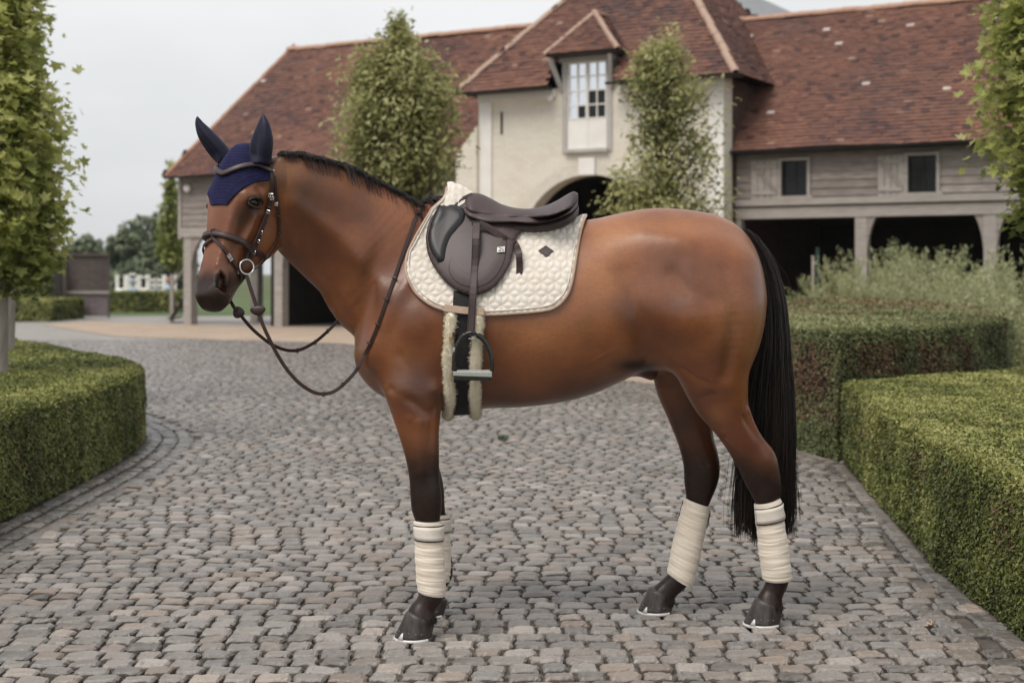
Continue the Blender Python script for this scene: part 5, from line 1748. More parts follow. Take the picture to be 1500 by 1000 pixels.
# ================================================================== GROUND
def struct(name, me, mat, parent=None):
    o = link(name, me, mat, parent)
    if parent is None: o['kind'] = 'structure'
    return o

def ngon(name, pts, z, mat, kind='structure'):
    me = np_mesh(name, np.array([(x, y, z) for x, y in pts]), [tuple(range(len(pts)))])
    return struct(name, me, mat)

m_earth = simple_mat('meadow', (.055, .075, .026), (.115, .135, .050), .8, .95, .3, .05, bscale=8)
m_grass_lawn = simple_mat('lawn', (.060, .095, .030), (.105, .150, .050), 3, .9, .4, .02, bscale=60)
# bedding between the stones and the far paving
m_bed, nt, b = new_mat('joint_sand')
f = noise(nt, 9, 5, .65); g = noise(nt, 160, 3, .7)
c = ramp(nt, f, [(.30, (.065, .056, .048)), (.55, (.140, .122, .106)), (.8, (.22, .197, .175))])
c = mixc(nt, mathn(nt, 'MULTIPLY', g, .5), c, (.04, .033, .027))
nt.links.new(c, b.inputs['Base Color']); b.inputs['Roughness'].default_value = .8
bump(nt, b, g, .5, .006)
m_gravel, nt, b = new_mat('tan_gravel')
vor = N(nt, 'ShaderNodeTexVoronoi', Scale=34.0); tc = N(nt, 'ShaderNodeTexCoord'); nt.links.new(tc.outputs['Object'], vor.inputs['Vector'])
f = noise(nt, 1.2, 5, .6)
c = ramp(nt, f, [(.3, (.34, .255, .185)), (.7, (.44, .345, .26))])
c = mixc(nt, .35, c, vor.outputs['Color'], 'SOFT_LIGHT')
nt.links.new(c, b.inputs['Base Color']); b.inputs['Roughness'].default_value = .9
bump(nt, b, vor.outputs['Distance'], .6, .01)

ngon('meadow', [(-900, -60), (900, -60), (900, 1500), (-900, 1500)], -.075, m_earth)
ngon('lawn', [(-40, 44.5), (6, 44.5), (6, 75), (-40, 75)], -.02, m_grass_lawn)

# stone colours shared by near and far stones
def stone_material(name, far=False):
    m, nt, b = new_mat(name)
    tone = attr(nt, 'tone'); hue = attr(nt, 'hue')
    c = ramp(nt, tone, [(0.0, (.100, .088, .079)), (.35, (.188, .165, .148)), (.65, (.270, .238, .212)), (1.0, (.40, .355, .318))])
    c = mixc(nt, mathn(nt, 'MULTIPLY', ramp(nt, hue, [(.78, (0, 0, 0)), (.97, (1, 1, 1))]), .45), c, (.34, .235, .165))
    c = mixc(nt, mathn(nt, 'MULTIPLY', ramp(nt, hue, [(.05, (1, 1, 1)), (.30, (0, 0, 0))]), .40), c, (.170, .180, .182))
    g = noise(nt, 26, 5, .65); g2_ = noise(nt, 150, 4, .7); st = noise(nt, 2.0, 4, .6)
    c = mixc(nt, mathn(nt, 'MULTIPLY', ramp(nt, g, [(.38, (0, 0, 0)), (.75, (1, 1, 1))]), .40), c, (.34, .305, .275))
    c = mixc(nt, mathn(nt, 'MULTIPLY', ramp(nt, g2_, [(.52, (0, 0, 0)), (.68, (1, 1, 1))]), .55), c, (.065, .057, .050))
    c = mixc(nt, attr(nt, 'side'), c, (.030, .025, .021))  # crevice shade painted into the colour of the stone sides and rims
    c = mixc(nt, mathn(nt, 'MULTIPLY', ramp(nt, st, [(.45, (0, 0, 0)), (.75, (1, 1, 1))]), .35), c, (.13, .118, .105))
    nt.links.new(c, b.inputs['Base Color'])
    r = ramp(nt, st, [(.3, (.20, .20, .20)), (.7, (.42, .42, .42))])
    nt.links.new(r, b.inputs['Roughness']); b.inputs['Specular IOR Level'].default_value = .62
    n1 = bump(nt, b, g, .6, .007); bump(nt, b, g2_, .6, .003, base=n1)
    return m
m_stone = stone_material('worn_sandstone_sett')

def poly_in(poly, P):
    poly = np.asarray(poly, float); x, y = P[:, 0], P[:, 1]; c = np.zeros(len(P), bool)
    for a, b_ in zip(poly, np.roll(poly, -1, 0)):
        cond = (a[1] > y) != (b_[1] > y)
        c ^= cond & (x < a[0] + (y - a[1]) * (b_[0] - a[0]) / ((b_[1] - a[1]) or 1e-9))
    return c

HEDGE_L = [(-2.86, 4.4), (-2.84, 6.5), (-2.83, 8.5), (-2.85, 10.0), (-2.93, 11.1), (-3.12, 12.1), (-3.60, 13.2), (-4.30, 14.4), (-5.3, 16.0), (-6.8, 18.1), (-9.5, 19.5), (-9.5, 4.4)]
HEDGE_R1 = [(1.87, 3.9), (1.90, 5.3), (1.95, 6.5), (2.09, 7.75), (2.26, 9.2), (2.40, 10.35), (4.45, 12.1), (6.8, 11.6), (6.8, 3.9)]
HEDGE_R2 = [(2.38, 10.42), (4.30, 12.2), (4.54, 12.9), (5.02, 14.3), (6.0, 18.5), (6.3, 22.0), (5.9, 24.5), (4.2, 24.5), (3.5, 22.0), (2.5, 16.0), (2.20, 12.2), (2.22, 11.1)]
GRAVEL = [(-12.5, 37.8), (-8.6, 31.0), (-3.4, 28.0), (-.4, 22.5), (1.3, 18.6), (2.6, 16.2), (5.5, 22), (7.5, 30.0), (-8.97, 38.3), (-12.0, 40.5)]
COBBLE = [(-3.05, 3.6), (2.05, 3.6), (2.05, 5.4), (2.6, 10.5), (2.6, 16.4), (1.3, 18.6), (-.4, 22.5), (-3.4, 28.0), (-8.6, 31.0), (-12.5, 37.8), (-16.0, 44.4), (-24, 44.4), (-24, 36), (-7.0, 18.0), (-3.0, 12.0)]
yard = empty('cobbled_yard', (0, 8, 0)); yard['kind'] = 'structure'
def ypart(name, me, mat, parent=None):
    o = link(name, me, mat, parent or yard)
    if parent is None: o.location = -yard.location
    return o
me = np_mesh('bedding', np.array([(-26, 2.0, -.0125), (9, 2.0, -.0125), (9, 46, -.0125), (-26, 46, -.0125)]), [(0, 1, 2, 3)])
ypart('bedding', me, m_bed)
ngon('gravel_forecourt', GRAVEL, -.010, m_gravel)

# stones: rows across the view, wandering a little; a gutter of longer stones follows the left hedge
stones = []     # cx, cy, w, d, rot
y = 4.25
row = 0
rr = np.random.default_rng(11)
def edgeL(y): 
    P_ = np.array(HEDGE_L[:10]); return np.interp(y, P_[:, 1], P_[:, 0])
def edgeR(y):
    return np.interp(y, [3.9, 5.3, 6.5, 7.75, 9.2, 10.35, 11.1, 12.2, 16], [1.87, 1.90, 1.95, 2.09, 2.26, 2.40, 2.22, 2.20, 2.5])
while y < 29.5:
    dpt = rr.uniform(.096, .114)
    x0 = max(-.40 * y - .6, -9.5); x1 = min(.40 * y + .6, 3.2)
    x = x0 - rr.uniform(0, .15)
    while x < x1:
        w = rr.choice([.100, .112, .125, .137, .106]) * rr.uniform(.92, 1.08)
        if y > 12: w *= rr.uniform(.9, 1.15)
        cx_, cy_ = x + w / 2, y + dpt / 2 + .035 * math.sin(x * .9 + y * .23) + .004 * math.sin(x * 3.1 + row)
        stones.append((cx_, cy_, w, dpt * rr.uniform(.90, 1.0), rr.normal(0, .022 if y < 9 else (.04 if y < 12 else .09))))
        x += w
    y += dpt; row += 1
# edging courses laid along the hedge at the left and right
def course(poly, off, ln, wd, y0, y1):
    P_ = crom(np.array([p for p in poly if y0 - 2 <= p[1] <= y1 + 2], float), 30)
    seg = np.linalg.norm(np.diff(P_, axis=0), axis=1); s_ = np.concatenate([[0], np.cumsum(seg)])
    t = 0; out = []
    while t < s_[-1] - ln:
        L = ln * rr.uniform(.8, 1.25); m_ = t + L / 2
        px_ = np.interp(m_, s_, P_[:, 0]); py_ = np.interp(m_, s_, P_[:, 1])
        dx = np.interp(m_ + .05, s_, P_[:, 0]) - np.interp(m_ - .05, s_, P_[:, 0]); dy = np.interp(m_ + .05, s_, P_[:, 1]) - np.interp(m_ - .05, s_, P_[:, 1])
        l = math.hypot(dx, dy) or 1; nx, ny = dy / l, -dx / l
        if y0 < py_ < y1: out.append((px_ + nx * off, py_ + ny * off, L, wd, math.atan2(dy, dx)))
        t += L
    return out
SA = np.array(stones)
# distance to the left hedge edge decides what belongs to the gutter
PL = crom(np.array(HEDGE_L[:10], float), 12)
def dist_to(PL, Q):
    d = np.full(len(Q), 9e9)
    for a, b_ in zip(PL[:-1], PL[1:]):
        ab = b_ - a; t = np.clip(((Q - a) @ ab) / (ab @ ab), 0, 1)
        d = np.minimum(d, np.linalg.norm(Q - a - t[:, None] * ab, axis=1))
    return d
PR = np.array([(1.87, 3.9), (1.90, 5.3), (1.95, 6.5), (2.09, 7.75), (2.26, 9.2), (2.40, 10.35)], float)
dL = dist_to(PL, SA[:, :2]); dR = dist_to(PR, SA[:, :2])
keep = poly_in(COBBLE, SA[:, :2]) & ~poly_in(HEDGE_L, SA[:, :2]) & ~poly_in(HEDGE_R1, SA[:, :2]) & ~poly_in(HEDGE_R2, SA[:, :2])
keep &= ~((dL < .40)) & ~((dR < .10) & (SA[:, 1] < 10.4))
SA = SA[keep]
ex = []
for off in (.07, .20, .33):
    ex += course(HEDGE_L[:10], off, .17, .125, 4.2, 19)
for off in (-.03,):
    ex += course([tuple(p) for p in PR], off, .13, .115, 3.9, 10.5)
EX = np.array(ex)
vis = np.abs(EX[:, 0]) < .40 * EX[:, 1] + .5
EX = EX[vis]
gut = np.concatenate([np.zeros(len(SA)), np.exp(-((dist_to(PL, EX[:, :2]) - .28) / .12) ** 2)])
SA = np.vstack([SA, EX])
def stone_geo(S_, res, rng, gut_):
    """rounded worn blocks; res = (nu, nv) of the top"""
    n = len(S_); nu, nv = res
    us = np.linspace(-1, 1, nu); vs = np.linspace(-1, 1, nv)
    if nu > 5: us = np.sign(us) * np.abs(us) ** .62
    if nv > 5: vs = np.sign(vs) * np.abs(vs) ** .62
    U, V = np.meshgrid(us, vs, indexing='ij'); U = U.ravel(); V = V.ravel()
    k = len(U)
    # squircle the outline
    sq = .02 + .16 * rng.random((n, 1))
    Ux = U[None] * (1 - sq * V[None] ** 4 * .5); Vx = V[None] * (1 - sq * U[None] ** 4 * .5)
    skew = rng.normal(0, .05, (n, 4))
    gap = .0038 + .0035 * rng.random((n, 1))
    hx = S_[:, 2:3] / 2 - gap; hy = S_[:, 3:4] / 2 - gap
    edge = np.maximum(np.abs(U), np.abs(V))[None]
    irr = 1 + (edge > .99) * rng.normal(0, .040, (n, k))
    x = Ux * hx * irr * (1 + skew[:, 0:1] * V[None]); y_ = Vx * hy * irr * (1 + skew[:, 1:2] * U[None])
    dome = .004 + (.004 + .003 * rng.random((n, 1))) * (1 - .5 * (np.abs(U) ** 6 + np.abs(V) ** 6)[None]) 
    z = dome + (edge > .99) * -.006 + rng.normal(0, .0015, (n, k)) + U[None] * rng.normal(0, .0016, (n, 1)) + V[None] * rng.normal(0, .0016, (n, 1)) + rng.normal(0, .0016, (n, 1))
    z = z - .009 * gut_[:, None]
    ph = rng.random((n, 1)) * 6.28
    z = z + .0016 * np.sin(U[None] * 2.3 + ph) * np.cos(V[None] * 2.9 + ph * 1.7)
    # skirt
    ring = [i * nv for i in range(nu)] + [(nu - 1) * nv + j for j in range(1, nv)] + [i * nv + nv - 1 for i in range(nu - 2, -1, -1)] + [j for j in range(nv - 2, 0, -1)]
    ring = np.array(ring)
    xs = np.concatenate([x, x[:, ring] * 1.02], 1); ys = np.concatenate([y_, y_[:, ring] * 1.02], 1)
    zs = np.concatenate([z, np.full((n, len(ring)), -.026)], 1)
    c, s_ = np.cos(S_[:, 4:5]), np.sin(S_[:, 4:5])
    Xw = S_[:, 0:1] + xs * c - ys * s_; Yw = S_[:, 1:2] + xs * s_ + ys * c
    Vt = np.stack([Xw, Yw, zs], 2)
    q = []
    for i in range(nu - 1):
        for j in range(nv - 1): q.append((i * nv + j, (i + 1) * nv + j, (i + 1) * nv + j + 1, i * nv + j + 1))
    m_ = len(ring)
    for a in range(m_):
        b_ = (a + 1) % m_
        q.append((ring[b_], ring[a], k + a, k + b_))
    q = np.array(q)
    kk = k + m_
    return Vt, q, kk
def side_attr(res, n):  # weights of the painted crevice shade: full on the skirt, partial on the rim
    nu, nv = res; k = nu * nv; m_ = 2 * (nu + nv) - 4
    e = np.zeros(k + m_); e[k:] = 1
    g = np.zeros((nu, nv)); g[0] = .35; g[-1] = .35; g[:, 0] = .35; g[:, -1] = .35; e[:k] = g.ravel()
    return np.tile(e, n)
NS = len(SA)
tone_ = np.clip(rr.normal(.5, .24, NS) - .30 * (np.arange(NS) >= NS - len(EX)), 0, 1); hue_ = rr.random(NS)
inview = (np.abs(SA[:, 0]) < .355 * SA[:, 1]) & (SA[:, 1] > 4.78)
order = np.argsort(SA[:, 1] + np.where(inview, 0, 100))
single = np.zeros(NS, bool); single[order[:300]] = True
V1, q1, kk = stone_geo(SA[single], (9, 7), rr, gut[single])
for i in range(len(V1)):
    c_ = V1[i].mean(0)
    me = np_mesh('cobble', V1[i] - np.array([c_[0], c_[1], 0]), q1, False)
    t_ = tone_[single][i]; h_ = hue_[single][i]
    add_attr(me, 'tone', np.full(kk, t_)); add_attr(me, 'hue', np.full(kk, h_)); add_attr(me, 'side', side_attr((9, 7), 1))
    o = link('cobble', me, m_stone, yard); o.location = (c_[0], c_[1] - 8, 0)
def stone_mass(mask, res, name):
    Vt, q, kk = stone_geo(SA[mask], res, rr, gut[mask])
    n = len(Vt)
    Q_ = (q[None] + (np.arange(n) * kk)[:, None, None]).reshape(-1, 4)
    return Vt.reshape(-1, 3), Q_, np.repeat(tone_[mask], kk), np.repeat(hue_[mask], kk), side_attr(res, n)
a1 = stone_mass(~single & (SA[:, 1] < 9.5), (6, 5), 'a')
a2 = stone_mass(~single & (SA[:, 1] >= 9.5) & (SA[:, 1] < 15), (4, 4), 'b')
a3 = stone_mass(~single & (SA[:, 1] >= 15), (3, 3), 'c')
vv = []; qq = []; tt_ = []; hh = []; sd_ = []; nb0 = 0
for a in (a1, a2, a3):
    vv.append(a[0]); qq.append(a[1] + nb0); nb0 += len(a[0]); tt_.append(a[2]); hh.append(a[3]); sd_.append(a[4])
me = np_mesh('cobbles', np.vstack(vv), np.vstack(qq), False)
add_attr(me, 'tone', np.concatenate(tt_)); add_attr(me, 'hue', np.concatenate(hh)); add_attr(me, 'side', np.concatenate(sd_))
o = ypart('cobbles', me, m_stone); o['kind'] = 'stuff'
print('stones', NS)
# paving past the built stones, towards the gate
m_farpave, nt, b = new_mat('distant_setts')
br = N(nt, 'ShaderNodeTexBrick', Scale=1.0); tc = N(nt, 'ShaderNodeTexCoord')
br.inputs['Brick Width'].default_value = .14; br.inputs['Row Height'].default_value = .13; br.inputs['Mortar Size'].default_value = .012
br.inputs['Color1'].default_value = (.30, .27, .245, 1); br.inputs['Color2'].default_value = (.21, .195, .18, 1); br.inputs['Mortar'].default_value = (.09, .08, .07, 1)
nt.links.new(tc.outputs['Object'], br.inputs['Vector'])
c = mixc(nt, .4, br.outputs['Color'], ramp(nt, noise(nt, .9, 4), [(.3, (.32, .295, .27)), (.7, (.44, .405, .37))]))
nt.links.new(c, b.inputs['Base Color']); b.inputs['Roughness'].default_value = .6
me = np_mesh('distant_paving', np.array([(x, y, -.006) for x, y in [(-3.4, 28.0), (-3.2, 29.2), (-8.6, 31.0), (-12.5, 37.8), (-14.5, 46), (-26, 46), (-26, 30), (-11, 20.5), (-9.3, 21), (-9, 29.3), (-4, 29.3)]]), [tuple(range(11))])
me = np_mesh('distant_paving', np.array([(-26, 29.3, -.006), (-3.0, 29.3, -.006), (-3.0, 46, -.006), (-26, 46, -.006)]), [(0, 1, 2, 3)])
ypart('distant_paving', me, m_farpave)
gr = bpy.data.objects['gravel_forecourt']; gr.location.z = .012

# moss and grit lying in the joints beside the hedges
def quad_cloud(C_, Nn, size, rng, aspect=1.0):
    """small randomly turned quads at C_ facing roughly Nn"""
    n = len(C_)
    Nn = Nn / (np.linalg.norm(Nn, axis=1, keepdims=True) + 1e-9)
    r = rng.normal(size=(n, 3)); A_ = np.cross(Nn, r); A_ /= np.linalg.norm(A_, axis=1, keepdims=True) + 1e-9
    B_ = np.cross(Nn, A_)
    s_ = (size * (.6 + .8 * rng.random((n, 1)))) if np.isscalar(size) else size[:, None]
    s_ = s_ * 1.28
    V = np.stack([C_ - A_ * s_ * .35 - B_ * s_ * aspect * .8, C_ + A_ * s_ * .45 - B_ * s_ * .1, C_ - A_ * s_ * .1 + B_ * s_ * aspect], 1)
    Q_ = np.arange(n * 3).reshape(-1, 3)
    return V.reshape(-1, 3), Q_

# ================================================================== HEDGES
def leaf_mat(name, cols, rough=.5, trans=.25, spec=.35):
    m, nt, b = new_mat(name)
    c = ramp(nt, attr(nt, 'tone'), cols)
    nt.links.new(c, b.inputs['Base Color']); b.inputs['Roughness'].default_value = rough; b.inputs['Specular IOR Level'].default_value = spec
    if trans:
        tr = N(nt, 'ShaderNodeBsdfTranslucent'); nt.links.new(c, tr.inputs['Color'])
        mx = N(nt, 'ShaderNodeMixShader'); mx.inputs[0].default_value = trans
        out = nt.nodes['Material Output']
        nt.links.new(b.outputs[0], mx.inputs[1]); nt.links.new(tr.outputs[0], mx.inputs[2]); nt.links.new(mx.outputs[0], out.inputs[0])
    return m
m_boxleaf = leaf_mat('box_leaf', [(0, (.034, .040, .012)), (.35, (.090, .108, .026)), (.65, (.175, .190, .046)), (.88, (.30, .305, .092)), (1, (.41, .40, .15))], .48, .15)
m_twig_dark = simple_mat('hedge_inside', (.010, .010, .006), (.030, .026, .014), 12, .95, .5, .02, bscale=60)
m_brownleaf = leaf_mat('dry_leaf', [(0, (.050, .024, .014)), (.5, (.125, .060, .036)), (1, (.24, .15, .085))], .6, .1)

def vnoise(P, sc, seed=0.0):
    Pq = P * sc + seed
    s = np.sin(Pq[:, 0] * 1.7 + 1.3 * np.sin(Pq[:, 1] * 1.1) + seed) + np.sin(Pq[:, 1] * 2.1 + 1.1 * np.sin(Pq[:, 2] * 1.9 + 1)) + np.sin(Pq[:, 2] * 2.3 + 1.2 * np.sin(Pq[:, 0] * 1.5 + 2)) + .6 * np.sin(Pq[:, 0] * 4.3 + Pq[:, 1] * 3.7 + Pq[:, 2] * 4.1)
    return s / 3.6

def hedge(name, poly, h, label, dens_fn, leaf, brown=None, seed=1, tops=1.0, sidefilter=None, group=None):
    root = empty(name, (float(np.mean([p[0] for p in poly])), float(np.mean([p[1] for p in poly])), 0))
    tag(root, label, 'hedge', group)
    rng = np.random.default_rng(seed)
    P_ = np.array(poly, float)
    area = .5 * np.sum(P_[:, 0] * np.roll(P_[:, 1], -1) - np.roll(P_[:, 0], -1) * P_[:, 1])
    if area < 0: P_ = P_[::-1]
    # inner dark body, a little smaller
    cen = P_.mean(0)
    nxt = np.roll(P_, -1, 0); prv = np.roll(P_, 1, 0)
    e1 = nxt - P_; e0 = P_ - prv
    n1 = np.stack([e1[:, 1], -e1[:, 0]], 1); n1 /= np.linalg.norm(n1, axis=1, keepdims=True)
    n0 = np.stack([e0[:, 1], -e0[:, 0]], 1); n0 /= np.linalg.norm(n0, axis=1, keepdims=True)
    nn_ = n0 + n1; nn_ /= np.linalg.norm(nn_, axis=1, keepdims=True)
    I_ = P_ - nn_ * .055
    k = len(P_)
    V = np.vstack([np.c_[I_, np.full(k, -.02)], np.c_[I_, np.full(k, h - .050)]])
    F_ = [(i, (i + 1) % k, k + (i + 1) % k, k + i) for i in range(k)] + [tuple(range(k, 2 * k))]
    o = link('branches', np_mesh('branches', V, F_), m_twig_dark, root); o.location = -root.location
    C_ = []; Nn = []; S_ = []
    # sides
    for i in range(k):
        a, b_ = P_[i], P_[(i + 1) % k]; L = np.linalg.norm(b_ - a); nrm_ = n1[i]
        mid = (a + b_) / 2
        if nrm_ @ (-mid) <= 0 and sidefilter != 'all': continue         # faces away from the yard
        # split long sides so that density follows distance
        m_ = max(1, int(L / 1.0))
        for j in range(m_):
            a2 = a + (b_ - a) * j / m_; b2 = a + (b_ - a) * (j + 1) / m_; md = (a2 + b2) / 2
            if md[1] < 2: continue
            d, ls = dens_fn(np.linalg.norm(md))
            if abs(md[0]) > .37 * max(md[1], 0) + .75: d, ls = d * .18, ls * 2.2
            n = int(d * L / m_ * h * 1.05)
            t = rng.random(n); z = rng.random(n) * (h + .01); z = np.maximum(z, .03 * rng.random(n))
            dep = -np.abs(rng.normal(0, .022, n)) + .010
            p = np.c_[a2 + (b2 - a2) * t[:, None] + nrm_ * dep[:, None], z]
            w = vnoise(p, 2.6, seed) * .016 + vnoise(p, 9, seed) * .008
            # rounded shoulder
            p[:, :2] += nrm_ * (w * 1.3 - .045 * sstep(h - .10, h, z) ** 2 - .008 * sstep(.12, 0, z))[:, None]
            C_.append(p); Nn.append(np.c_[np.tile(nrm_, (n, 1)), np.full(n, .45)] + rng.normal(0, .55, (n, 3))); S_.append(np.full(n, ls))
    # top
    x0, y0_ = P_.min(0); x1, y1_ = P_.max(0)
    stp = 1.0
    for gx_ in np.arange(x0, x1, stp):
        for gy_ in np.arange(y0_, y1_, stp):
            md = np.array([gx_ + .5, gy_ + .5])
            if md[1] < 2: continue
            d, ls = dens_fn(np.linalg.norm(md)); d *= tops
            if abs(md[0]) > .37 * max(md[1], 0) + .85: d, ls = d * .18, ls * 2.2
            n = int(d * stp * stp)
            p2 = np.array([gx_, gy_]) + rng.random((n, 2)) * stp
            p2 = p2[poly_in(P_, p2)]; n = len(p2)
            if n == 0: continue
            z = h - np.abs(rng.normal(0, .020, n)) + .006
            p = np.c_[p2, z]; de = dist_to(np.vstack([P_, P_[:1]]), p2)
            p[:, 2] += vnoise(p * [1, 1, 0], 2.2, seed) * .016 + vnoise(p * [1, 1, 0], 8, seed) * .008 - .03 * (1 - sstep(0, .09, de)) ** 2
            C_.append(p); Nn.append(np.array([0, 0, 1.0]) + rng.normal(0, .50, (n, 3))); S_.append(np.full(n, ls))
    C_ = np.vstack(C_); Nn = np.vstack(Nn); S_ = np.concatenate(S_) * (.6 + .8 * rng.random(len(C_)))
    tone = .47 + .26 * vnoise(C_, 1.6, seed + 3) + .20 * vnoise(C_, 7, seed) + rng.normal(0, .14, len(C_)) + .22 * sstep(h - .06, h, C_[:, 2])  # last term paints the light on the hedge top as paler leaves
    patchm = np.zeros(len(C_), bool)
    if brown is not None:
        pb = brown(C_, rng); patchm = rng.random(len(C_)) < pb
        thin = rng.random(len(C_)) < pb * .35
        sel = ~thin
        C_, Nn, S_, tone, patchm = C_[sel], Nn[sel], S_[sel], tone[sel], patchm[sel]
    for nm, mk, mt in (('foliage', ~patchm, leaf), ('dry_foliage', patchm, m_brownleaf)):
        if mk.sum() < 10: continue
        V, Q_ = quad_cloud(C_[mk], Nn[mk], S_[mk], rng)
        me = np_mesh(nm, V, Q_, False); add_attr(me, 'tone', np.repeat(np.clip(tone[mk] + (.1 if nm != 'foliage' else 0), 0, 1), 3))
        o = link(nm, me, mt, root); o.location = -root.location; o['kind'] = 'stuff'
    print(name, len(C_))
    return root
def dens(dist):
    if dist < 7: return 13500, .0096
    if dist < 9: return 12500, .0104
    if dist < 12.5: return 9000, .0122
    if dist < 17: return 4200, .0175
    return 1300, .030
hedge('box_hedge', HEDGE_L, .60, 'low clipped box hedge with rounded corner round the tree trunks at the left', dens, m_boxleaf, seed=3,
      brown=lambda C, r: np.clip(.30 * (vnoise(C, 3.1, 5.0) - .15) * (C[:, 2] < .55) * 2.2, 0, .6))
hedge('box_hedge', HEDGE_R1, .60, 'low square-cut box hedge running along the right edge of the cobbles, nearest to us', dens, m_boxleaf, seed=5,
      brown=lambda C, r: np.clip(.35 * (vnoise(C, 4.0, 2.0) - .25) * (C[:, 2] < .5) + .03, 0, .4))
m_boxleaf2 = leaf_mat('pale_box_leaf', [(0, (.040, .046, .016)), (.35, (.105, .125, .044)), (.65, (.195, .215, .085)), (.88, (.29, .30, .14)), (1, (.38, .38, .20))], .5, .15)
hedge('box_hedge', HEDGE_R2, .97, 'taller box hedge with brown dried patches, behind the low one at the right', dens, m_boxleaf2, seed=9,
      brown=lambda C, r: np.clip(.65 * sstep(.05, .5, vnoise(C, 1.8, 8.0)) * sstep(.40, .6, C[:, 2]) * (C[:, 2] < .86) + .6 * np.exp(-((C[:, 1] - 19) / 5.0) ** 2) * (C[:, 2] > .86) * (vnoise(C, .9, 2) > -.45) + .5 * np.exp(-((C[:, 0] - 2.25) / .14) ** 2) * (C[:, 2] > .25) * (C[:, 2] < .85) + .6 * np.exp(-((C[:, 0] - 2.75) / .26) ** 2) * (C[:, 1] < 11.4) * (C[:, 2] > .62) * (C[:, 2] < .86), 0, .9))
# ================================================================== BUILDINGS
FA0 = np.array([-8.97, 38.3]); FD = np.array([.8682, -.4962]); FN = np.array([-.4962, -.8682])   # along the front, out of the front
def fp(t, out, z):
    p = FA0 + FD * t + FN * out
    return Vector((p[0], p[1], z))
def t_px(px, out=0.0):
    k = (px - 750) / FPX
    a = FA0 + FN * out
    return float((k * a[1] - a[0]) / (FD[0] - k * FD[1]))
def z_px(px, py, out=0.0):
    t = t_px(px, out); Y = fp(t, out, 0).y
    return CAMH + (400 - py) / FPX * Y

def wood(name, c1, c2, c3, rough=.85):
    m, nt, b = new_mat(name)
    tc = N(nt, 'ShaderNodeTexCoord')
    f = noise(nt, 3, 5, .65, mapping=(1.2, 1.2, 9)); g = noise(nt, 1.1, 4, .6)
    c = ramp(nt, f, [(.3, c1), (.55, c2), (.78, c3)])
    c = mixc(nt, mathn(nt, 'MULTIPLY', attr(nt, 'tone'), .55), c, c1)
    c = mixc(nt, mathn(nt, 'MULTIPLY', ramp(nt, g, [(.5, (0, 0, 0)), (.75, (1, 1, 1))]), .4), c, c1)
    nt.links.new(c, b.inputs['Base Color']); b.inputs['Roughness'].default_value = rough
    bump(nt, b, f, .5, .01)
    return m
m_oak = wood('weathered_oak', (.170, .142, .125), (.310, .270, .245), (.44, .40, .37))
m_oakpale = wood('pale_weathered_oak', (.260, .230, .205), (.370, .335, .305), (.470, .435, .400))
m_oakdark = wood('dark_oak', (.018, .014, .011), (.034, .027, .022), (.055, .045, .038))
m_black = simple_mat('black_gutter', (.010, .009, .009), (.022, .020, .020), 5, .5, .1, .002)
m_inside = simple_mat('shaded_interior', (.010, .008, .007), (.020, .016, .013), 3, .95, .2, .01)  # indoor shade put into a near-black base colour for walls, floors and passage

# roof tiles
def tile_material(name):
    m, nt, b = new_mat(name)
    c = ramp(nt, attr(nt, 'tone'), [(0.0, (.050, .030, .032)), (.22, (.105, .054, .050)), (.45, (.192, .086, .061)), (.66, (.250, .118, .078)), (.84, (.30, .165, .115)), (.95, (.38, .24, .18)), (1.0, (.50, .38, .32))])
    f = noise(nt, 10, 4, .7); g = noise(nt, .55, 5, .6)
    c = mixc(nt, mathn(nt, 'MULTIPLY', f, .40), c, (.070, .036, .030))
    c = mixc(nt, mathn(nt, 'MULTIPLY', ramp(nt, g, [(.50, (0, 0, 0)), (.72, (1, 1, 1))]), .35), c, (.105, .075, .070))
    mo = noise(nt, 1.7, 6, .7)
    c = mixc(nt, mathn(nt, 'MULTIPLY', ramp(nt, mo, [(.60, (0, 0, 0)), (.78, (1, 1, 1))]), .35), c, (.110, .105, .050))
    nt.links.new(c, b.inputs['Base Color']); b.inputs['Roughness'].default_value = .82
    bump(nt, b, f, .4, .006)
    return m
m_tile = tile_material('clay_tile')
m_ridge = simple_mat('ridge_clay', (.30, .155, .105), (.48, .30, .215), 2.5, .85, .4, .01, bscale=20)
m_hip = simple_mat('hip_clay', (.33, .215, .16), (.52, .38, .30), 2.5, .85, .4, .01, bscale=20)
m_palet = simple_mat('limewashed_tile', (.48, .40, .35), (.62, .54, .49), 8, .85, .3, .006)

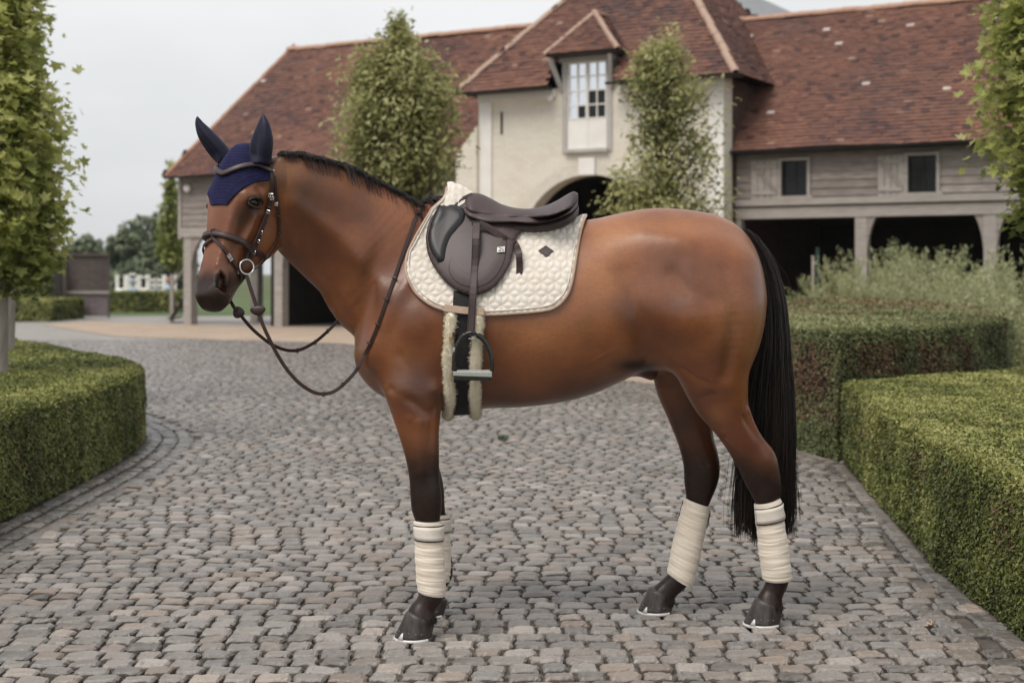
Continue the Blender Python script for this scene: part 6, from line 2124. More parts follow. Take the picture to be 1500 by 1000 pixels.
def roof_plane(root, corners, name_deck='roof_deck', gauge=.115, tw=.165, seed=0, pale=0, sag=0.0, bias=0.0):
    """corners: polygon of world Vectors, first edge = eave (left to right seen from outside)"""
    rng = np.random.default_rng(seed)
    C = [Vector(c) for c in corners]
    o = C[0]; u = (C[1] - C[0]).normalized()
    nrm = Vector((0, 0, 0))
    for a, b_ in zip(C, C[1:] + C[:1]): nrm += a.cross(b_)
    nrm.normalize()
    if nrm.z < 0: nrm = -nrm
    v = nrm.cross(u).normalized()
    if v.z < 0: v = -v
    P2 = np.array([((c - o).dot(u), (c - o).dot(v)) for c in C])
    deck = np_mesh('roof_deck', np.array([tuple(c - nrm * .02) for c in C]), [tuple(range(len(C)))])
    bpart(root, name_deck, deck, m_oakdark)
    Lv = P2[:, 1].max(); rows = int(Lv / gauge) + 1
    cen = []
    u0, u1 = P2[:, 0].min(), P2[:, 0].max()
    for r in range(rows):
        n = int((u1 - u0) / tw) + 2
        x = u0 + (np.arange(n) + (.5 if r % 2 else 0)) * tw + rng.normal(0, .004, n) + tw * .1
        cen.append(np.c_[x, np.full(n, (r + .5) * gauge) + rng.normal(0, .0035, n)])
    cen = np.vstack(cen)
    inside = poly_in(P2, cen)
    cen = cen[inside]; n = len(cen)
    w = tw * .5 - .002; lh = gauge * .5
    # 8 corners: top surface tilted, lower edge stands up
    lx = np.array([-w, w, w, -w, -w, w]); ly = np.array([-lh - .006, -lh - .006, lh + .004, lh + .004, -lh + .004, -lh + .004]); lz = np.array([.034, .034, .008, .008, .002, .002])
    jz = rng.normal(0, .0032, (n, 1)); tl = rng.normal(0, .018, (n, 1)); rt = rng.normal(0, .020, (n, 1))
    X = cen[:, :1] + lx - ly * rt; Y = cen[:, 1:] + ly + lx * rt
    Z = lz + jz + lx * tl + rng.normal(0, .0022, (n, 6)) * (lz > .01)
    if sag: 
        Z = Z - sag * (np.sin(cen[:, :1] * .9 + seed) * .5 + .5 * np.sin(cen[:, :1] * 2.1 + cen[:, 1:] * 1.3)) 
    on = np.array(o); un = np.array(u); vn = np.array(v); nn_ = np.array(nrm)
    V = on + X[..., None] * un + Y[..., None] * vn + Z[..., None] * nn_
    q = np.array([(0, 1, 2, 3), (4, 5, 1, 0)]); tq = np.array([(4, 0, 3), (5, 2, 1)])
    base = (np.arange(n) * 6)[:, None, None]
    Q_ = (q[None] + base).reshape(-1, 4); T_ = (tq[None] + base).reshape(-1, 3)
    Pw = V.mean(1)
    tone = .47 + bias + .20 * vnoise(Pw, .8, seed) + .10 * vnoise(Pw * [1, 1, .25], 3.3, seed + 4) + rng.normal(0, .085, n)
    out_ = rng.random(n); tone = np.where(out_ < .006, .86 + .1 * rng.random(n), tone); tone = np.where(out_ > .955, .12, tone)
    pk = np.zeros(n, bool)
    if pale:
        cand = rng.choice(n, pale, replace=False); pk[cand] = True
    me = np_mesh('tiles', V[~pk].reshape(-1, 3), [Q_.reshape(n, 2, 4)[:(~pk).sum()].reshape(-1, 4), T_.reshape(n, 2, 3)[:(~pk).sum()].reshape(-1, 3)])
    add_attr(me, 'tone', np.repeat(np.clip(tone[~pk], 0, 1), 6))
    t_ = bpart(root, 'tiles', me, m_tile); t_['kind'] = 'stuff'
    for i in np.where(pk)[0]:
        me = np_mesh('tile', V[i] + nn_ * .004, [q, tq])
        bpart(root, 'tile', me, m_palet)
    return o, u, v, nrm

def bpart(root, name, me, mat, parent=None):
    return part(root, name, me, mat, parent)

_ridge_cache = {}
def ridge_tiles(root, a, b_, name, mat, r=.115, ln=.34, seed=0, up=(0, 0, 1), lift=.0):
    a, b_ = Vector(a), Vector(b_); rng = random.Random(seed)
    L = (b_ - a).length; t = (b_ - a).normalized(); upv = Vector(up); s_ = t.cross(upv).normalized(); n = s_.cross(t).normalized()
    k = int(L / ln) + 1
    # one shared mesh per direction
    key = (name, round(t.x, 3), round(t.y, 3), round(t.z, 3), r)
    if key not in _ridge_cache:
        v = []; m_ = 7
        for e, rr_ in ((-.01, r * 1.06), (ln + .01, r * .96)):
            for j in range(m_):
                an = math.pi * (j / (m_ - 1)) * 1.08 - math.pi * .04
                v.append(t * e + s_ * math.cos(an) * rr_ + n * (math.sin(an) * rr_ * .85))
        for e, rr_ in ((-.01, r * .86), (ln + .01, r * .80)):
            for j in range(m_):
                an = math.pi * (j / (m_ - 1)) * 1.08 - math.pi * .04
                v.append(t * e + s_ * math.cos(an) * rr_ + n * (math.sin(an) * rr_ * .85))
        f = [(j, j + 1, m_ + j + 1, m_ + j) for j in range(m_ - 1)] + [(2 * m_ + j, 3 * m_ + j, 3 * m_ + j + 1, 2 * m_ + j + 1) for j in range(m_ - 1)] + [(j, 2 * m_ + j, 2 * m_ + j + 1, j + 1) for j in range(m_ - 1)]
        _ridge_cache[key] = np_mesh(name, np.array([tuple(p) for p in v]), f, False)
        _ridge_cache[key].materials.append(mat)
    me = _ridge_cache[key]
    q = Vector((0, 0, 0)); rr2 = root
    while rr2 is not None: q += rr2.location; rr2 = rr2.parent
    for i in range(k):
        if i * ln > L: break
        o = bpy.data.objects.new(name, me); COL.objects.link(o); o.parent = root
        o.location = a + t * (i * ln) + n * (rng.gauss(0, .006) + lift) + s_ * rng.gauss(0, .006) - q
        o.rotation_euler = (rng.gauss(0, .012), rng.gauss(0, .012), rng.gauss(0, .012))

def fbox(root, name, t0, t1, o0, o1, z0, z1, mat, parent=None, tone=None, bev=0):
    p = [fp(t0, o0, z0), fp(t1, o0, z0), fp(t1, o1, z0), fp(t0, o1, z0), fp(t0, o0, z1), fp(t1, o0, z1), fp(t1, o1, z1), fp(t0, o1, z1)]
    mb = MB(); mb.hexa(p)
    me = mb.mesh(name)
    if tone is not None: add_attr(me, 'tone', [tone] * 8)
    o = bpart(root, name, me, mat, parent)
    if bev: bevel(o, bev, 1)
    return o

def board(root, t0, t1, out, z0, h, seed, mat=None, parent=None):
    """one overlapping weatherboard, thicker at its lower edge"""
    r = random.Random(seed); e = r.uniform(-.008, .008); s0 = r.uniform(-.006, .006)
    p = [fp(t0, out + .045 + e, z0 + s0), fp(t1, out + .045 + e, z0 - s0), fp(t1, out, z0 - s0), fp(t0, out, z0 + s0), fp(t0, out + .016, z0 + h + .02), fp(t1, out + .016, z0 + h + .02), fp(t1, out, z0 + h + .02), fp(t0, out, z0 + h + .02)]
    mb = MB(); mb.hexa(p); me = mb.mesh('board'); add_attr(me, 'tone', [r.random()] * 8)
    return bpart(root, 'board', me, mat or m_oak, parent)

m_glass, nt, b = new_mat('window_glass')
b.inputs['Base Color'].default_value = (.02, .022, .024, 1); b.inputs['Roughness'].default_value = .06; b.inputs['Specular IOR Level'].default_value = .18
m_bluepane, nt, b = new_mat('sky_reflecting_glass')
b.inputs['Base Color'].default_value = (.86, .89, .94, 1); b.inputs['Metallic'].default_value = .9; b.inputs['Roughness'].default_value = .08
def barn_window(root, t0, t1, z0, z1, out):
    w = empty('window', tuple(fp(t0, out, z0))); w.parent = root; w.location = fp(t0, out, z0) - root.location
    fw = .065
    for nm, a in (('frame', (t0 - fw, t0, out - .04, out + .07, z0 - fw, z1 + fw)), ('frame', (t1, t1 + fw, out - .04, out + .07, z0 - fw, z1 + fw)), ('frame', (t0, t1, out - .04, out + .068, z1, z1 + fw)), ('sill', (t0 - .12, t1 + .12, out - .03, out + .10, z0 - fw - .02, z0))):
        fbox(root, nm, *a, m_oakpale, w, tone=.3)
    fbox(root, 'pane', t0, t1, out - .10, out - .09, z0, z1, m_glass, w)
    tm = (t0 + t1) / 2
    fbox(root, 'glazing_bar', tm - .012, tm + .012, out - .089, out - .07, z0, z1, m_oakdark, w)
    zm = z0 + (z1 - z0) * .5
    fbox(root, 'glazing_bar', t0, tm - .012, out - .089, out - .072, zm - .012, zm + .012, m_oakdark, w)
    fbox(root, 'glazing_bar', tm + .012, t1, out - .089, out - .072, zm - .012, zm + .012, m_oakdark, w)
def shutter(root, t0, t1, z0, z1, out):
    s_ = empty('shutter'); s_.parent = root; s_.location = fp(t0, out, z0) - root.location
    n = 4
    for i in range(n):
        a = t0 + (t1 - t0) * i / n; b2 = t0 + (t1 - t0) * (i + 1) / n - .012
        fbox(root, 'plank', a, b2, out + .045, out + .075 + .003 * (i % 2), z0, z1, m_oakpale, s_, tone=.2 + .2 * (i % 3))
    for zz_ in (z0 + .10, z1 - .16): fbox(root, 'rail', t0 + .02, t1 - .03, out + .0785, out + .10, zz_, zz_ + .08, m_oakpale, s_, tone=.1)
    mb = MB(); mb.bar(fp(t0 + .05, out + .09, z1 - .10), fp(t1 - .05, out + .09, z0 + .16), .022, .075, up=tuple(FD) + (0,)); me = mb.mesh('brace'); add_attr(me, 'tone', [.6] * 8)
    bpart(root, 'brace', me, m_oak, s_)
def brace(root, ta, za, tb, zb, out, w=.14, th=.12):
    """curved knee brace from post (ta,za) up to beam (tb,zb)"""
    n = 7; v = []
    for i in range(n + 1):
        f = i / n
        tt = ta + (tb - ta) * f ** 1.8; zz_ = za + (zb - za) * (1 - (1 - f) ** 1.25)
        # inner edge curves, outer edge follows the post / beam corner
        to = ta - (tb - ta) * .0; zo = zb
        v.append((tt, zz_))
    mb = MB(); vv = []
    for (tt, zz_) in v: vv += [fp(tt, out, zz_), fp(tt, out - th, zz_)]
    sgn = 1 if tb > ta else -1
    for (tt, zz_) in v: vv += [fp(ta + (tt - ta) * .0, out, zz_), fp(ta, out - th, zz_)]
    k = (n + 1) * 2; ff = []
    for i in range(n):
        a = i * 2
        ff += [(a, a + 2, a + 3, a + 1), (k + a, k + a + 1, k + a + 3, k + a + 2), (a, k + a, k + a + 2, a + 2), (a + 1, a + 3, k + a + 3, k + a + 1)]
    ff += [(0, 1, k + 1, k), (k - 2, 2 * k - 2, 2 * k - 1, k - 1)]
    mb.add(vv, ff); me = mb.mesh('brace'); add_attr(me, 'tone', [.35] * len(vv))
    bpart(root, 'brace', me, m_oak)
def gutter(root, t0, t1, out, z):
    mb = MB(); v = []; m_ = 7
    for t in (t0, t1):
        for j in range(m_): a = math.pi * j / (m_ - 1); v.append(fp(t, out + .055 + math.cos(a) * .055, z - math.sin(a) * .055))
    f = [(j, j + 1, m_ + j + 1, m_ + j) for j in range(m_ - 1)] + [tuple(range(m_)), tuple(m_ + j for j in range(m_))[::-1]]
    mb.add(v, f); o = bpart(root, 'gutter', mb.mesh('gutter', False), m_black); solid(o, .006, 0)

# ---------------------------------------------------------------- right wing
RW = empty('cart_shed', tuple(fp(20, 0, 0)))
tag(RW, 'right wing of the barn: red tiled roof over grey weatherboards and dark open cart bays', 'barn')
T0, T1 = t_px(1061, .75) + .004, 25.5
EZ, RZ_, DP = 3.98, 7.33, 3.0
rowz = 2.97; bh = .170
wins = [(t_px(1146), t_px(1184)), (t_px(1331), t_px(1373))]
shuts = [(t_px(1103), t_px(1142)), (t_px(1288), t_px(1327))]
wz0, wz1 = 2.99, 3.73
k = 0
z = rowz
while z < EZ - .02:
    segs = [(T0, T1)]
    if z + bh > wz0 - .09 and z < wz1 + .08:
        segs = [(T0, wins[0][0] - .065), (wins[0][1] + .065, wins[1][0] - .065), (wins[1][1] + .065, T1)]
    for a, b2 in segs:
        m_ = max(1, round((b2 - a) / 3.0))
        for j in range(m_): board(RW, a + (b2 - a) * j / m_, a + (b2 - a) * (j + 1) / m_ - .006, .02, z, bh, k); k += 1
    z += bh
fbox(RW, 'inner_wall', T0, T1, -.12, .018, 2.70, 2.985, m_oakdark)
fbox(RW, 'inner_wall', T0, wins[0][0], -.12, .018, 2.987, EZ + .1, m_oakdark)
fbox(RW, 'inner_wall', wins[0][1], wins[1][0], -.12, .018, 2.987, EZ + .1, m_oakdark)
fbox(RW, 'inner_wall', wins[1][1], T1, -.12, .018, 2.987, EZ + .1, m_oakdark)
fbox(RW, 'rail', T0, T1, .0, .13, 2.80, 2.945, m_oakpale, tone=.35)
fbox(RW, 'beam', T0, T1, -.20, .075, 2.53, 2.765, m_oakpale, tone=.5)
for (a, b2) in wins: barn_window(RW, a, b2, wz0, wz1, .035)
for (a, b2) in shuts: shutter(RW, a, b2, wz0 - .06, wz1 + .02, .03)
for px, wd in ((1081, .16), (1262, .25), (1451, .25), (1640, .25)):
    t = t_px(px); fbox(RW, 'post', t - wd / 2, t + wd / 2, -.22, .06, 0, 2.53, m_oakpale, tone=.4, bev=.01)
    if px > 1100: brace(RW, t + wd / 2, 1.72, t + wd / 2 + .19, 2.53, .045)
    if px > 1400: brace(RW, t - wd / 2, 1.72, t - wd / 2 - .19, 2.53, .045)
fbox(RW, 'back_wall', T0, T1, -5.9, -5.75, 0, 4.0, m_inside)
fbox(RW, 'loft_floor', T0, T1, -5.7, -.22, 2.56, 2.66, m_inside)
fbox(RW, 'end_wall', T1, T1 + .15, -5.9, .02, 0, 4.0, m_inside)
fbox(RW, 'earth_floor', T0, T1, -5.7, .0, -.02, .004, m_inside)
roof_plane(RW, [fp(T0 - .3, .36, EZ - .02), fp(T1 + .3, .36, EZ - .02), fp(T1 + .3, -DP, RZ_), fp(T0 - 2.4, -DP, RZ_)], seed=3, pale=13, sag=.02)
roof_plane(RW, [fp(T1 + .3, -2 * DP - .36, EZ - .02), fp(T0 - .3, -2 * DP - .36, EZ - .02), fp(T0 - .3, -DP, RZ_), fp(T1 + .3, -DP, RZ_)], seed=4, gauge=.3, tw=.5)
ridge_tiles(RW, fp(T0 - 1.3, -DP, RZ_ - .02), fp(T1, -DP, RZ_ - .02), 'ridge_tile', m_ridge, seed=1, lift=.0)
gutter(RW, T0 - .1, T1, .36, EZ - .03)
fbox(RW, 'fascia', T0, T1, .30, .345, EZ - .11, EZ - .02, m_black)

# ---------------------------------------------------------------- left wing
LW = empty('cart_shed', tuple(fp(4, 0, 0)))
tag(LW, 'left wing of the barn behind the horse\'s head, hipped red tiled roof on grey posts', 'barn')
LT0, LT1 = .15, 10.1
RZL = 7.67
k = 500; z = 2.62
while z < EZ - .02:
    m_ = 3
    for j in range(m_): board(LW, LT0 + (LT1 - LT0) * j / m_, LT0 + (LT1 - LT0) * (j + 1) / m_ - .006, .02, z, bh, k); k += 1
    z += bh
fbox(LW, 'inner_wall', LT0, LT1, -.12, .018, 2.52, EZ + .1, m_oakdark)
fbox(LW, 'corner_board', LT0 - .10, LT0 - .002, -.14, .09, 2.30, EZ, m_oakpale, tone=.1)
fbox(LW, 'beam', LT0, LT1, -.20, .085, 2.34, 2.60, m_oakpale, tone=.2)
for px, wd in ((276, .27), (409, .27), (545, .27)):
    t = t_px(px); fbox(LW, 'post', t - wd / 2, t + wd / 2, -.22, .05, 0, 2.34, m_oakpale, tone=.2, bev=.01)
    brace(LW, t + wd / 2, 1.5, t + wd / 2 + .42, 2.34, .04)
fbox(LW, 'post', t_px(377, -3.0) - .13, t_px(377, -3.0) + .13, -3.1, -2.85, 0, 2.34, m_oakpale, tone=.5)
fbox(LW, 'back_wall', 3.05, LT1, -5.9, -5.75, 0, 4.0, m_inside)
fbox(LW, 'partition', 2.95, 3.05, -5.9, -.25, 0, 2.5, m_inside)
fbox(LW, 'loft_floor', LT0, LT1, -5.7, -.22, 2.36, 2.46, m_inside)
fbox(LW, 'end_boarding', LT0 - .06, LT0 - .003, -5.7, -.15, 2.34, EZ, m_oak, tone=.5)
hp = fp(1.35, -DP, RZL)
roof_plane(LW, [fp(LT0 - .35, .36, EZ - .02), fp(LT1, .36, EZ - .02), fp(LT1 + .6, -DP, RZL), hp], seed=8, pale=5, sag=.02, bias=-.03)
roof_plane(LW, [fp(LT0 - .35, -2 * DP - .36, EZ - .02), fp(LT0 - .35, .36, EZ - .02), hp], seed=9, gauge=.2, tw=.33)
roof_plane(LW, [fp(LT1, -2 * DP - .36, EZ - .02), fp(LT0 - .35, -2 * DP - .36, EZ - .02), hp, fp(LT1, -DP, RZL)], seed=10, gauge=.3, tw=.5)
ridge_tiles(LW, hp, fp(LT1 + .7, -DP, RZL), 'ridge_tile', m_ridge, seed=2)
ridge_tiles(LW, fp(LT0 - .33, .34, EZ), hp, 'hip_tile', m_ridge, r=.07, seed=3)
gutter(LW, LT0 - .3, LT1, .36, EZ - .03)

# ---------------------------------------------------------------- gatehouse
GH = empty('gatehouse', tuple(fp(13.0, 1.2, 0)))
tag(GH, 'cream gatehouse with dark arched doorway, tall dormer window and steep red roof', 'gatehouse')
GO = .75
m_cream, nt, b = new_mat('limewashed_brick')
tc = N(nt, 'ShaderNodeTexCoord'); mp = N(nt, 'ShaderNodeMapping'); mp.vector_type = 'POINT'
# brick coordinates run along the wall and up it
sep = N(nt, 'ShaderNodeSeparateXYZ'); nt.links.new(tc.outputs['Object'], sep.inputs[0])
al = mathn(nt, 'ADD', mathn(nt, 'MULTIPLY', sep.outputs[0], float(FD[0])), mathn(nt, 'MULTIPLY', sep.outputs[1], float(FD[1])))
cmb = N(nt, 'ShaderNodeCombineXYZ'); nt.links.new(al, cmb.inputs[0]); nt.links.new(sep.outputs[2], cmb.inputs[1])
br = N(nt, 'ShaderNodeTexBrick', Scale=1.0); br.inputs['Brick Width'].default_value = .23; br.inputs['Row Height'].default_value = .078; br.inputs['Mortar Size'].default_value = .006
br.inputs['Color1'].default_value = (.63, .575, .475, 1); br.inputs['Color2'].default_value = (.71, .655, .56, 1); br.inputs['Mortar'].default_value = (.54, .495, .42, 1)
nt.links.new(cmb.outputs[0], br.inputs['Vector'])
f = noise(nt, 1.6, 6, .65); g = noise(nt, 14, 4, .7)
c = mixc(nt, mathn(nt, 'MULTIPLY', ramp(nt, f, [(.40, (0, 0, 0)), (.70, (1, 1, 1))]), .6), br.outputs['Color'], (.72, .685, .615))
c = mixc(nt, mathn(nt, 'MULTIPLY', ramp(nt, g, [(.50, (0, 0, 0)), (.75, (1, 1, 1))]), .35), c, (.54, .49, .415))
nt.links.new(c, b.inputs['Base Color']); b.inputs['Roughness'].default_value = .9
n1 = bump(nt, b, br.outputs['Fac'], -.5, .012); bump(nt, b, g, .3, .01, base=n1)
m_white = simple_mat('white_render', (.72, .69, .645), (.80, .775, .735), 3, .85, .2, .004, bscale=30)
m_greywood = wood('grey_painted_wood', (.36, .335, .31), (.46, .435, .41), (.55, .53, .505))
GT0, GT1, GZ = t_px(703, .75), t_px(1061, .75), 5.50
AC, AH, AS, AR = t_px(858, GO) + .05, 1.45, 2.75, .80       # arch centre, half width, springing, rise
wt0, wt1 = t_px(832, GO), t_px(889, GO)
arc = []
Rr = (AH ** 2 + AR ** 2) / (2 * AR)
for i in range(17):
    a = -AH + 2 * AH * i / 16
    arc.append((AC + a, AS + math.sqrt(Rr ** 2 - a ** 2) - (Rr - AR)))
outl = [(GT0, 0), (AC - AH, 0)] + arc + [(AC + AH, 0), (GT1, 0), (GT1, GZ), (wt1 + .05, GZ), (wt1 + .05, 4.12), (wt0 - .05, 4.12), (wt0 - .05, GZ), (GT0, GZ)]
kk = len(outl)
vv = [tuple(fp(t, GO, z)) for t, z in outl] + [tuple(fp(t, GO - .45, z)) for t, z in outl]
ff = [tuple(range(kk))[::-1], tuple(range(kk, 2 * kk))] + [(i, (i + 1) % kk, kk + (i + 1) % kk, kk + i) for i in range(kk)]
bpart(GH, 'wall', np_mesh('wall', np.array(vv), ff), m_cream)
fbox(GH, 'side_wall', GT0 + .002, GT0 + .42, -6.9, GO - .455, 0, GZ, m_cream)
fbox(GH, 'side_wall', GT1 - .42, GT1 - .002, -6.9, GO - .455, 0, GZ, simple_mat('red_brick', (.045, .024, .020), (.085, .045, .036), 6, .9, .4, .01, bscale=30))
fbox(GH, 'back_wall', GT0 + .43, GT1 - .43, -6.9, -6.6, 0, GZ, m_inside)
fbox(GH, 'passage_ceiling', GT0 + .43, GT1 - .43, -6.58, GO - .46, 3.62, 3.75, m_inside)
fbox(GH, 'passage_wall', AC - AH - .20, AC - AH - .01, -6.58, GO - .46, 0, 3.61, m_inside)
fbox(GH, 'passage_wall', AC + AH + .01, AC + AH + .20, -6.58, GO - .46, 0, 3.61, m_inside)
fbox(GH, 'passage_floor', AC - AH, AC + AH, -6.58, GO, .0, .006, m_inside)
m_arch = simple_mat('arch_brick', (.56, .515, .44), (.66, .62, .54), 9, .9, 0, 0)
# pilasters, frieze, keystone and voussoirs
fbox(GH, 'pilaster', GT0 + .003, GT0 + .33, GO + .002, GO + .05, 0, GZ - .20, m_white)
fbox(GH, 'pilaster', GT1 - .33, GT1 - .003, GO + .002, GO + .05, 0, GZ - .20, m_white)
fbox(GH, 'frieze', GT0 - .02, wt0 - .30, GO + .003, GO + .075, GZ - .19, GZ - .02, m_white)
fbox(GH, 'frieze', wt1 + .30, GT1 + .02, GO + .003, GO + .075, GZ - .19, GZ - .02, m_white)
for i in range(16):
    (a0, z0), (a1, z1) = arc[i], arc[i + 1]
    if 7 <= i <= 8: continue
    def outw(a, z): 
        dx, dz = a - AC, z - (AS + AR - Rr); l = math.hypot(dx, dz); return a + dx / l * .26, z + dz / l * .26
    b0 = outw(a0, z0); b1 = outw(a1, z1); g_ = .0015
    p = [fp(a0 + g_, GO + .004, z0), fp(a1 - g_, GO + .004, z1), fp(b1[0] - g_, GO + .004, b1[1]), fp(b0[0] + g_, GO + .004, b0[1])]
    mb = MB(); mb.hexa([*p, *(q + Vector((*(FN * .003), 0)) for q in p)]); bpart(GH, 'voussoir', mb.mesh('voussoir'), m_arch)
fbox(GH, 'keystone', AC - .20, AC + .20, GO + .004, GO + .075, AS + AR - .02, AS + AR + .36, m_white, bev=.01)
ts = t_px(735, GO); fbox(GH, 'ventilation_slit', ts - .03, ts + .03, GO + .003, GO + .008, z_px(735, 197, GO), z_px(735, 164, GO), m_inside)  # dark strip laid on the wall for the shade inside the slit
# buttress at the left corner
bt0 = t_px(681, .5)
mb = MB()
mb.hexa([fp(bt0, .15, 0), fp(GT0, .15, 0), fp(GT0, .9, 0), fp(bt0, .9, 0), fp(bt0, .15, 4.10), fp(GT0, .15, 4.75), fp(GT0, .9, 4.75), fp(bt0, .9, 4.10)])
bpart(GH, 'buttress', mb.mesh('buttress'), m_cream)
# main roof
AP = fp(13.1, -2.0, 9.6); e = .42
c1, c2, c3, c4 = fp(GT0 - e, GO + e, GZ), fp(GT1 + e, GO + e, GZ), fp(GT1 + e, -6.9, GZ), fp(GT0 - e, -6.9, GZ)
# window bay cut out of the front slope
def on_front(t, z):
    f_ = (z - GZ) / (AP.z - GZ); out = (GO + e) + f_ * (-2.0 - (GO + e)); return fp(t, out, z)
d0, d1, dz_ = wt0 - .32, wt1 + .32, 6.25
roof_plane(GH, [c1, fp(d0, GO + e, GZ), on_front(d0, 6.25), on_front((d0 + d1) / 2, 7.08), on_front(d1, 6.25), fp(d1, GO + e, GZ), c2, AP], seed=21, sag=.015)
roof_plane(GH, [c2, c3, AP], seed=22)
roof_plane(GH, [c4, c1, AP], seed=23, gauge=.2, tw=.33)
roof_plane(GH, [c3, c4, AP], seed=24, gauge=.2, tw=.33)
ridge_tiles(GH, c1, AP, 'hip_tile', m_hip, r=.09, seed=5); ridge_tiles(GH, c2, AP, 'hip_tile', m_hip, r=.09, seed=6)
fbox(GH, 'soffit', GT0 - e + .02, d0 - .02, GO - .1, GO + e - .02, GZ - .04, GZ - .005, m_oakdark)
fbox(GH, 'soffit', d1 + .02, GT1 + e - .02, GO - .1, GO + e - .02, GZ - .04, GZ - .005, m_oakdark)
gutter(GH, GT0 - e, d0 + .12, GO + e, GZ - .015); gutter(GH, d1 - .12, GT1 + e, GO + e, GZ - .015)
# dormer: posts, cheeks, window, hood
dw = empty('dormer'); dw.parent = GH; dw.location = fp(12.95, GO, 4.1) - GH.location
for a, b2 in ((wt0 - .13, wt0 - .01), (wt1 + .01, wt1 + .13)):
    fbox(GH, 'post', a, b2, GO - .30, GO + .035, 4.05, 6.15, m_greywood, dw, tone=.3)
fbox(GH, 'cheek', wt0 - .20, wt0 - .05, -1.0, GO - .305, 5.3, 6.15, m_greywood, dw, tone=.5)
fbox(GH, 'cheek', wt1 + .05, wt1 + .20, -1.0, GO - .305, 5.3, 6.15, m_greywood, dw, tone=.5)
fbox(GH, 'panel', wt0, wt1, GO - .06, GO + .02, 4.12, 4.76, m_white, dw)
fbox(GH, 'sill', wt0 - .06, wt1 + .06, GO - .10, GO + .12, 4.04, 4.115, m_greywood, dw, tone=.2)
fbox(GH, 'panel_batten', (wt0 + wt1) / 2 - .03, (wt0 + wt1) / 2 + .03, GO + .021, GO + .035, 4.12, 4.755, m_white, dw)
fbox(GH, 'lintel', wt0 - .20, wt1 + .20, GO - .28, GO + .075, 6.05, 6.20, m_greywood, dw, tone=.4)
for sd, (a, b2) in ((0, (wt0, (wt0 + wt1) / 2)), (1, ((wt0 + wt1) / 2, wt1))):
    fw = .032; z0, z1 = 4.77, 6.04
    for q in ((a + .003, a + fw, z0, z1), (b2 - fw, b2 - .003, z0, z1), (a + fw, b2 - fw, z0, z0 + fw), (a + fw, b2 - fw, z1 - fw, z1)):
        fbox(GH, 'window_frame', q[0], q[1], GO - .06, GO + .02, q[2], q[3], m_white, dw)
    for r_ in range(4):
        for c_ in range(2):
            pa, pb = a + fw + (b2 - a - 2 * fw) * c_ / 2, a + fw + (b2 - a - 2 * fw) * (c_ + 1) / 2
            pz0, pz1 = z0 + fw + (z1 - z0 - 2 * fw) * r_ / 4, z0 + fw + (z1 - z0 - 2 * fw) * (r_ + 1) / 4
            fbox(GH, 'pane', pa + .001, pb - .001, GO - .035, GO - .025, pz0 + .001, pz1 - .001, m_glass if (sd == 1 and r_ < 2) or (sd == 0 and r_ == 0 and c_ == 1) else m_bluepane, dw)  # bright and dark panes picked by place, setting the reflection by material
    m1 = (a + b2) / 2
    fbox(GH, 'glazing_bar', m1 - .014, m1 + .014, GO - .024, GO + .01, z0 + fw, z1 - fw, m_white, dw)
    for j in range(1, 4):
        zz_ = z0 + (z1 - z0) * j / 4
        fbox(GH, 'glazing_bar', a + fw, m1 - .015, GO - .024, GO + .006, zz_ - .014, zz_ + .014, m_white, dw)
        fbox(GH, 'glazing_bar', m1 + .015, b2 - fw, GO - .024, GO + .006, zz_ - .014, zz_ + .014, m_white, dw)
# brackets
for a, s_ in ((wt0 - .11, -1), (wt1 + .11, 1)):
    mb = MB(); mb.bar(fp(a + s_ * .02, GO + .03, 5.42), fp(a + s_ * .14, GO + .38, 6.10), .07, .09); me = mb.mesh('bracket'); add_attr(me, 'tone', [.6] * 8)
    bpart(GH, 'bracket', me, m_greywood, dw)
ha, hb = t_px(799, GO + .4), t_px(905, GO + .4); hz = 6.20; ax_ = fp((ha + hb) / 2 + .02, GO - .25, 7.15)
back = on_front((ha + hb) / 2, 7.15); f0, f1 = fp(ha, GO + .45, hz), fp(hb, GO + .45, hz)
g0, g1 = on_front(ha, hz), on_front(hb, hz)
roof_plane(GH, [f0, f1, ax_], seed=31, gauge=.085)
roof_plane(GH, [f1, g1, back, ax_], seed=32, gauge=.085); roof_plane(GH, [g0, f0, ax_, back], seed=33, gauge=.085)
ridge_tiles(GH, f0, ax_, 'hip_tile', m_hip, r=.065, seed=7, ln=.25); ridge_tiles(GH, f1, ax_, 'hip_tile', m_hip, r=.065, seed=8, ln=.25); ridge_tiles(GH, ax_, back, 'ridge_tile', m_ridge, r=.07, seed=9, ln=.25)
fbox(GH, 'hood_soffit', ha + .03, hb - .03, GO - .2, GO + .43, hz - .05, hz - .012, m_oakdark, dw)
# small white lamp under the eave, round lamp on the left wing
def small_lamp(t, out, z, r, label, nm='wall_lamp'):
    root = empty(nm, tuple(fp(t, out, z))); tag(root, label, 'lamp')
    mb = MB(); mb.add(*uv_sphere((0, 0, 0), (r, r * .6, r), 12, 8)); link('lamp_shade', mb.mesh('lamp_shade', True), m_white, root)
    mb = MB(); mb.bar((0, .0, 0), tuple(Vector((*(-FN * r * 1.4), 0))), .02, .02); link('arm', mb.mesh('arm'), m_black, root)
small_lamp(t_px(810, GO), GO + .14, z_px(810, 144, GO + .1), .075, 'small white lamp under the gatehouse eave left of the dormer')
small_lamp(t_px(276, .1), .15, z_px(276, 276, .1), .10, 'round white lamp on the grey boards of the left wing, by the horse\'s ear')

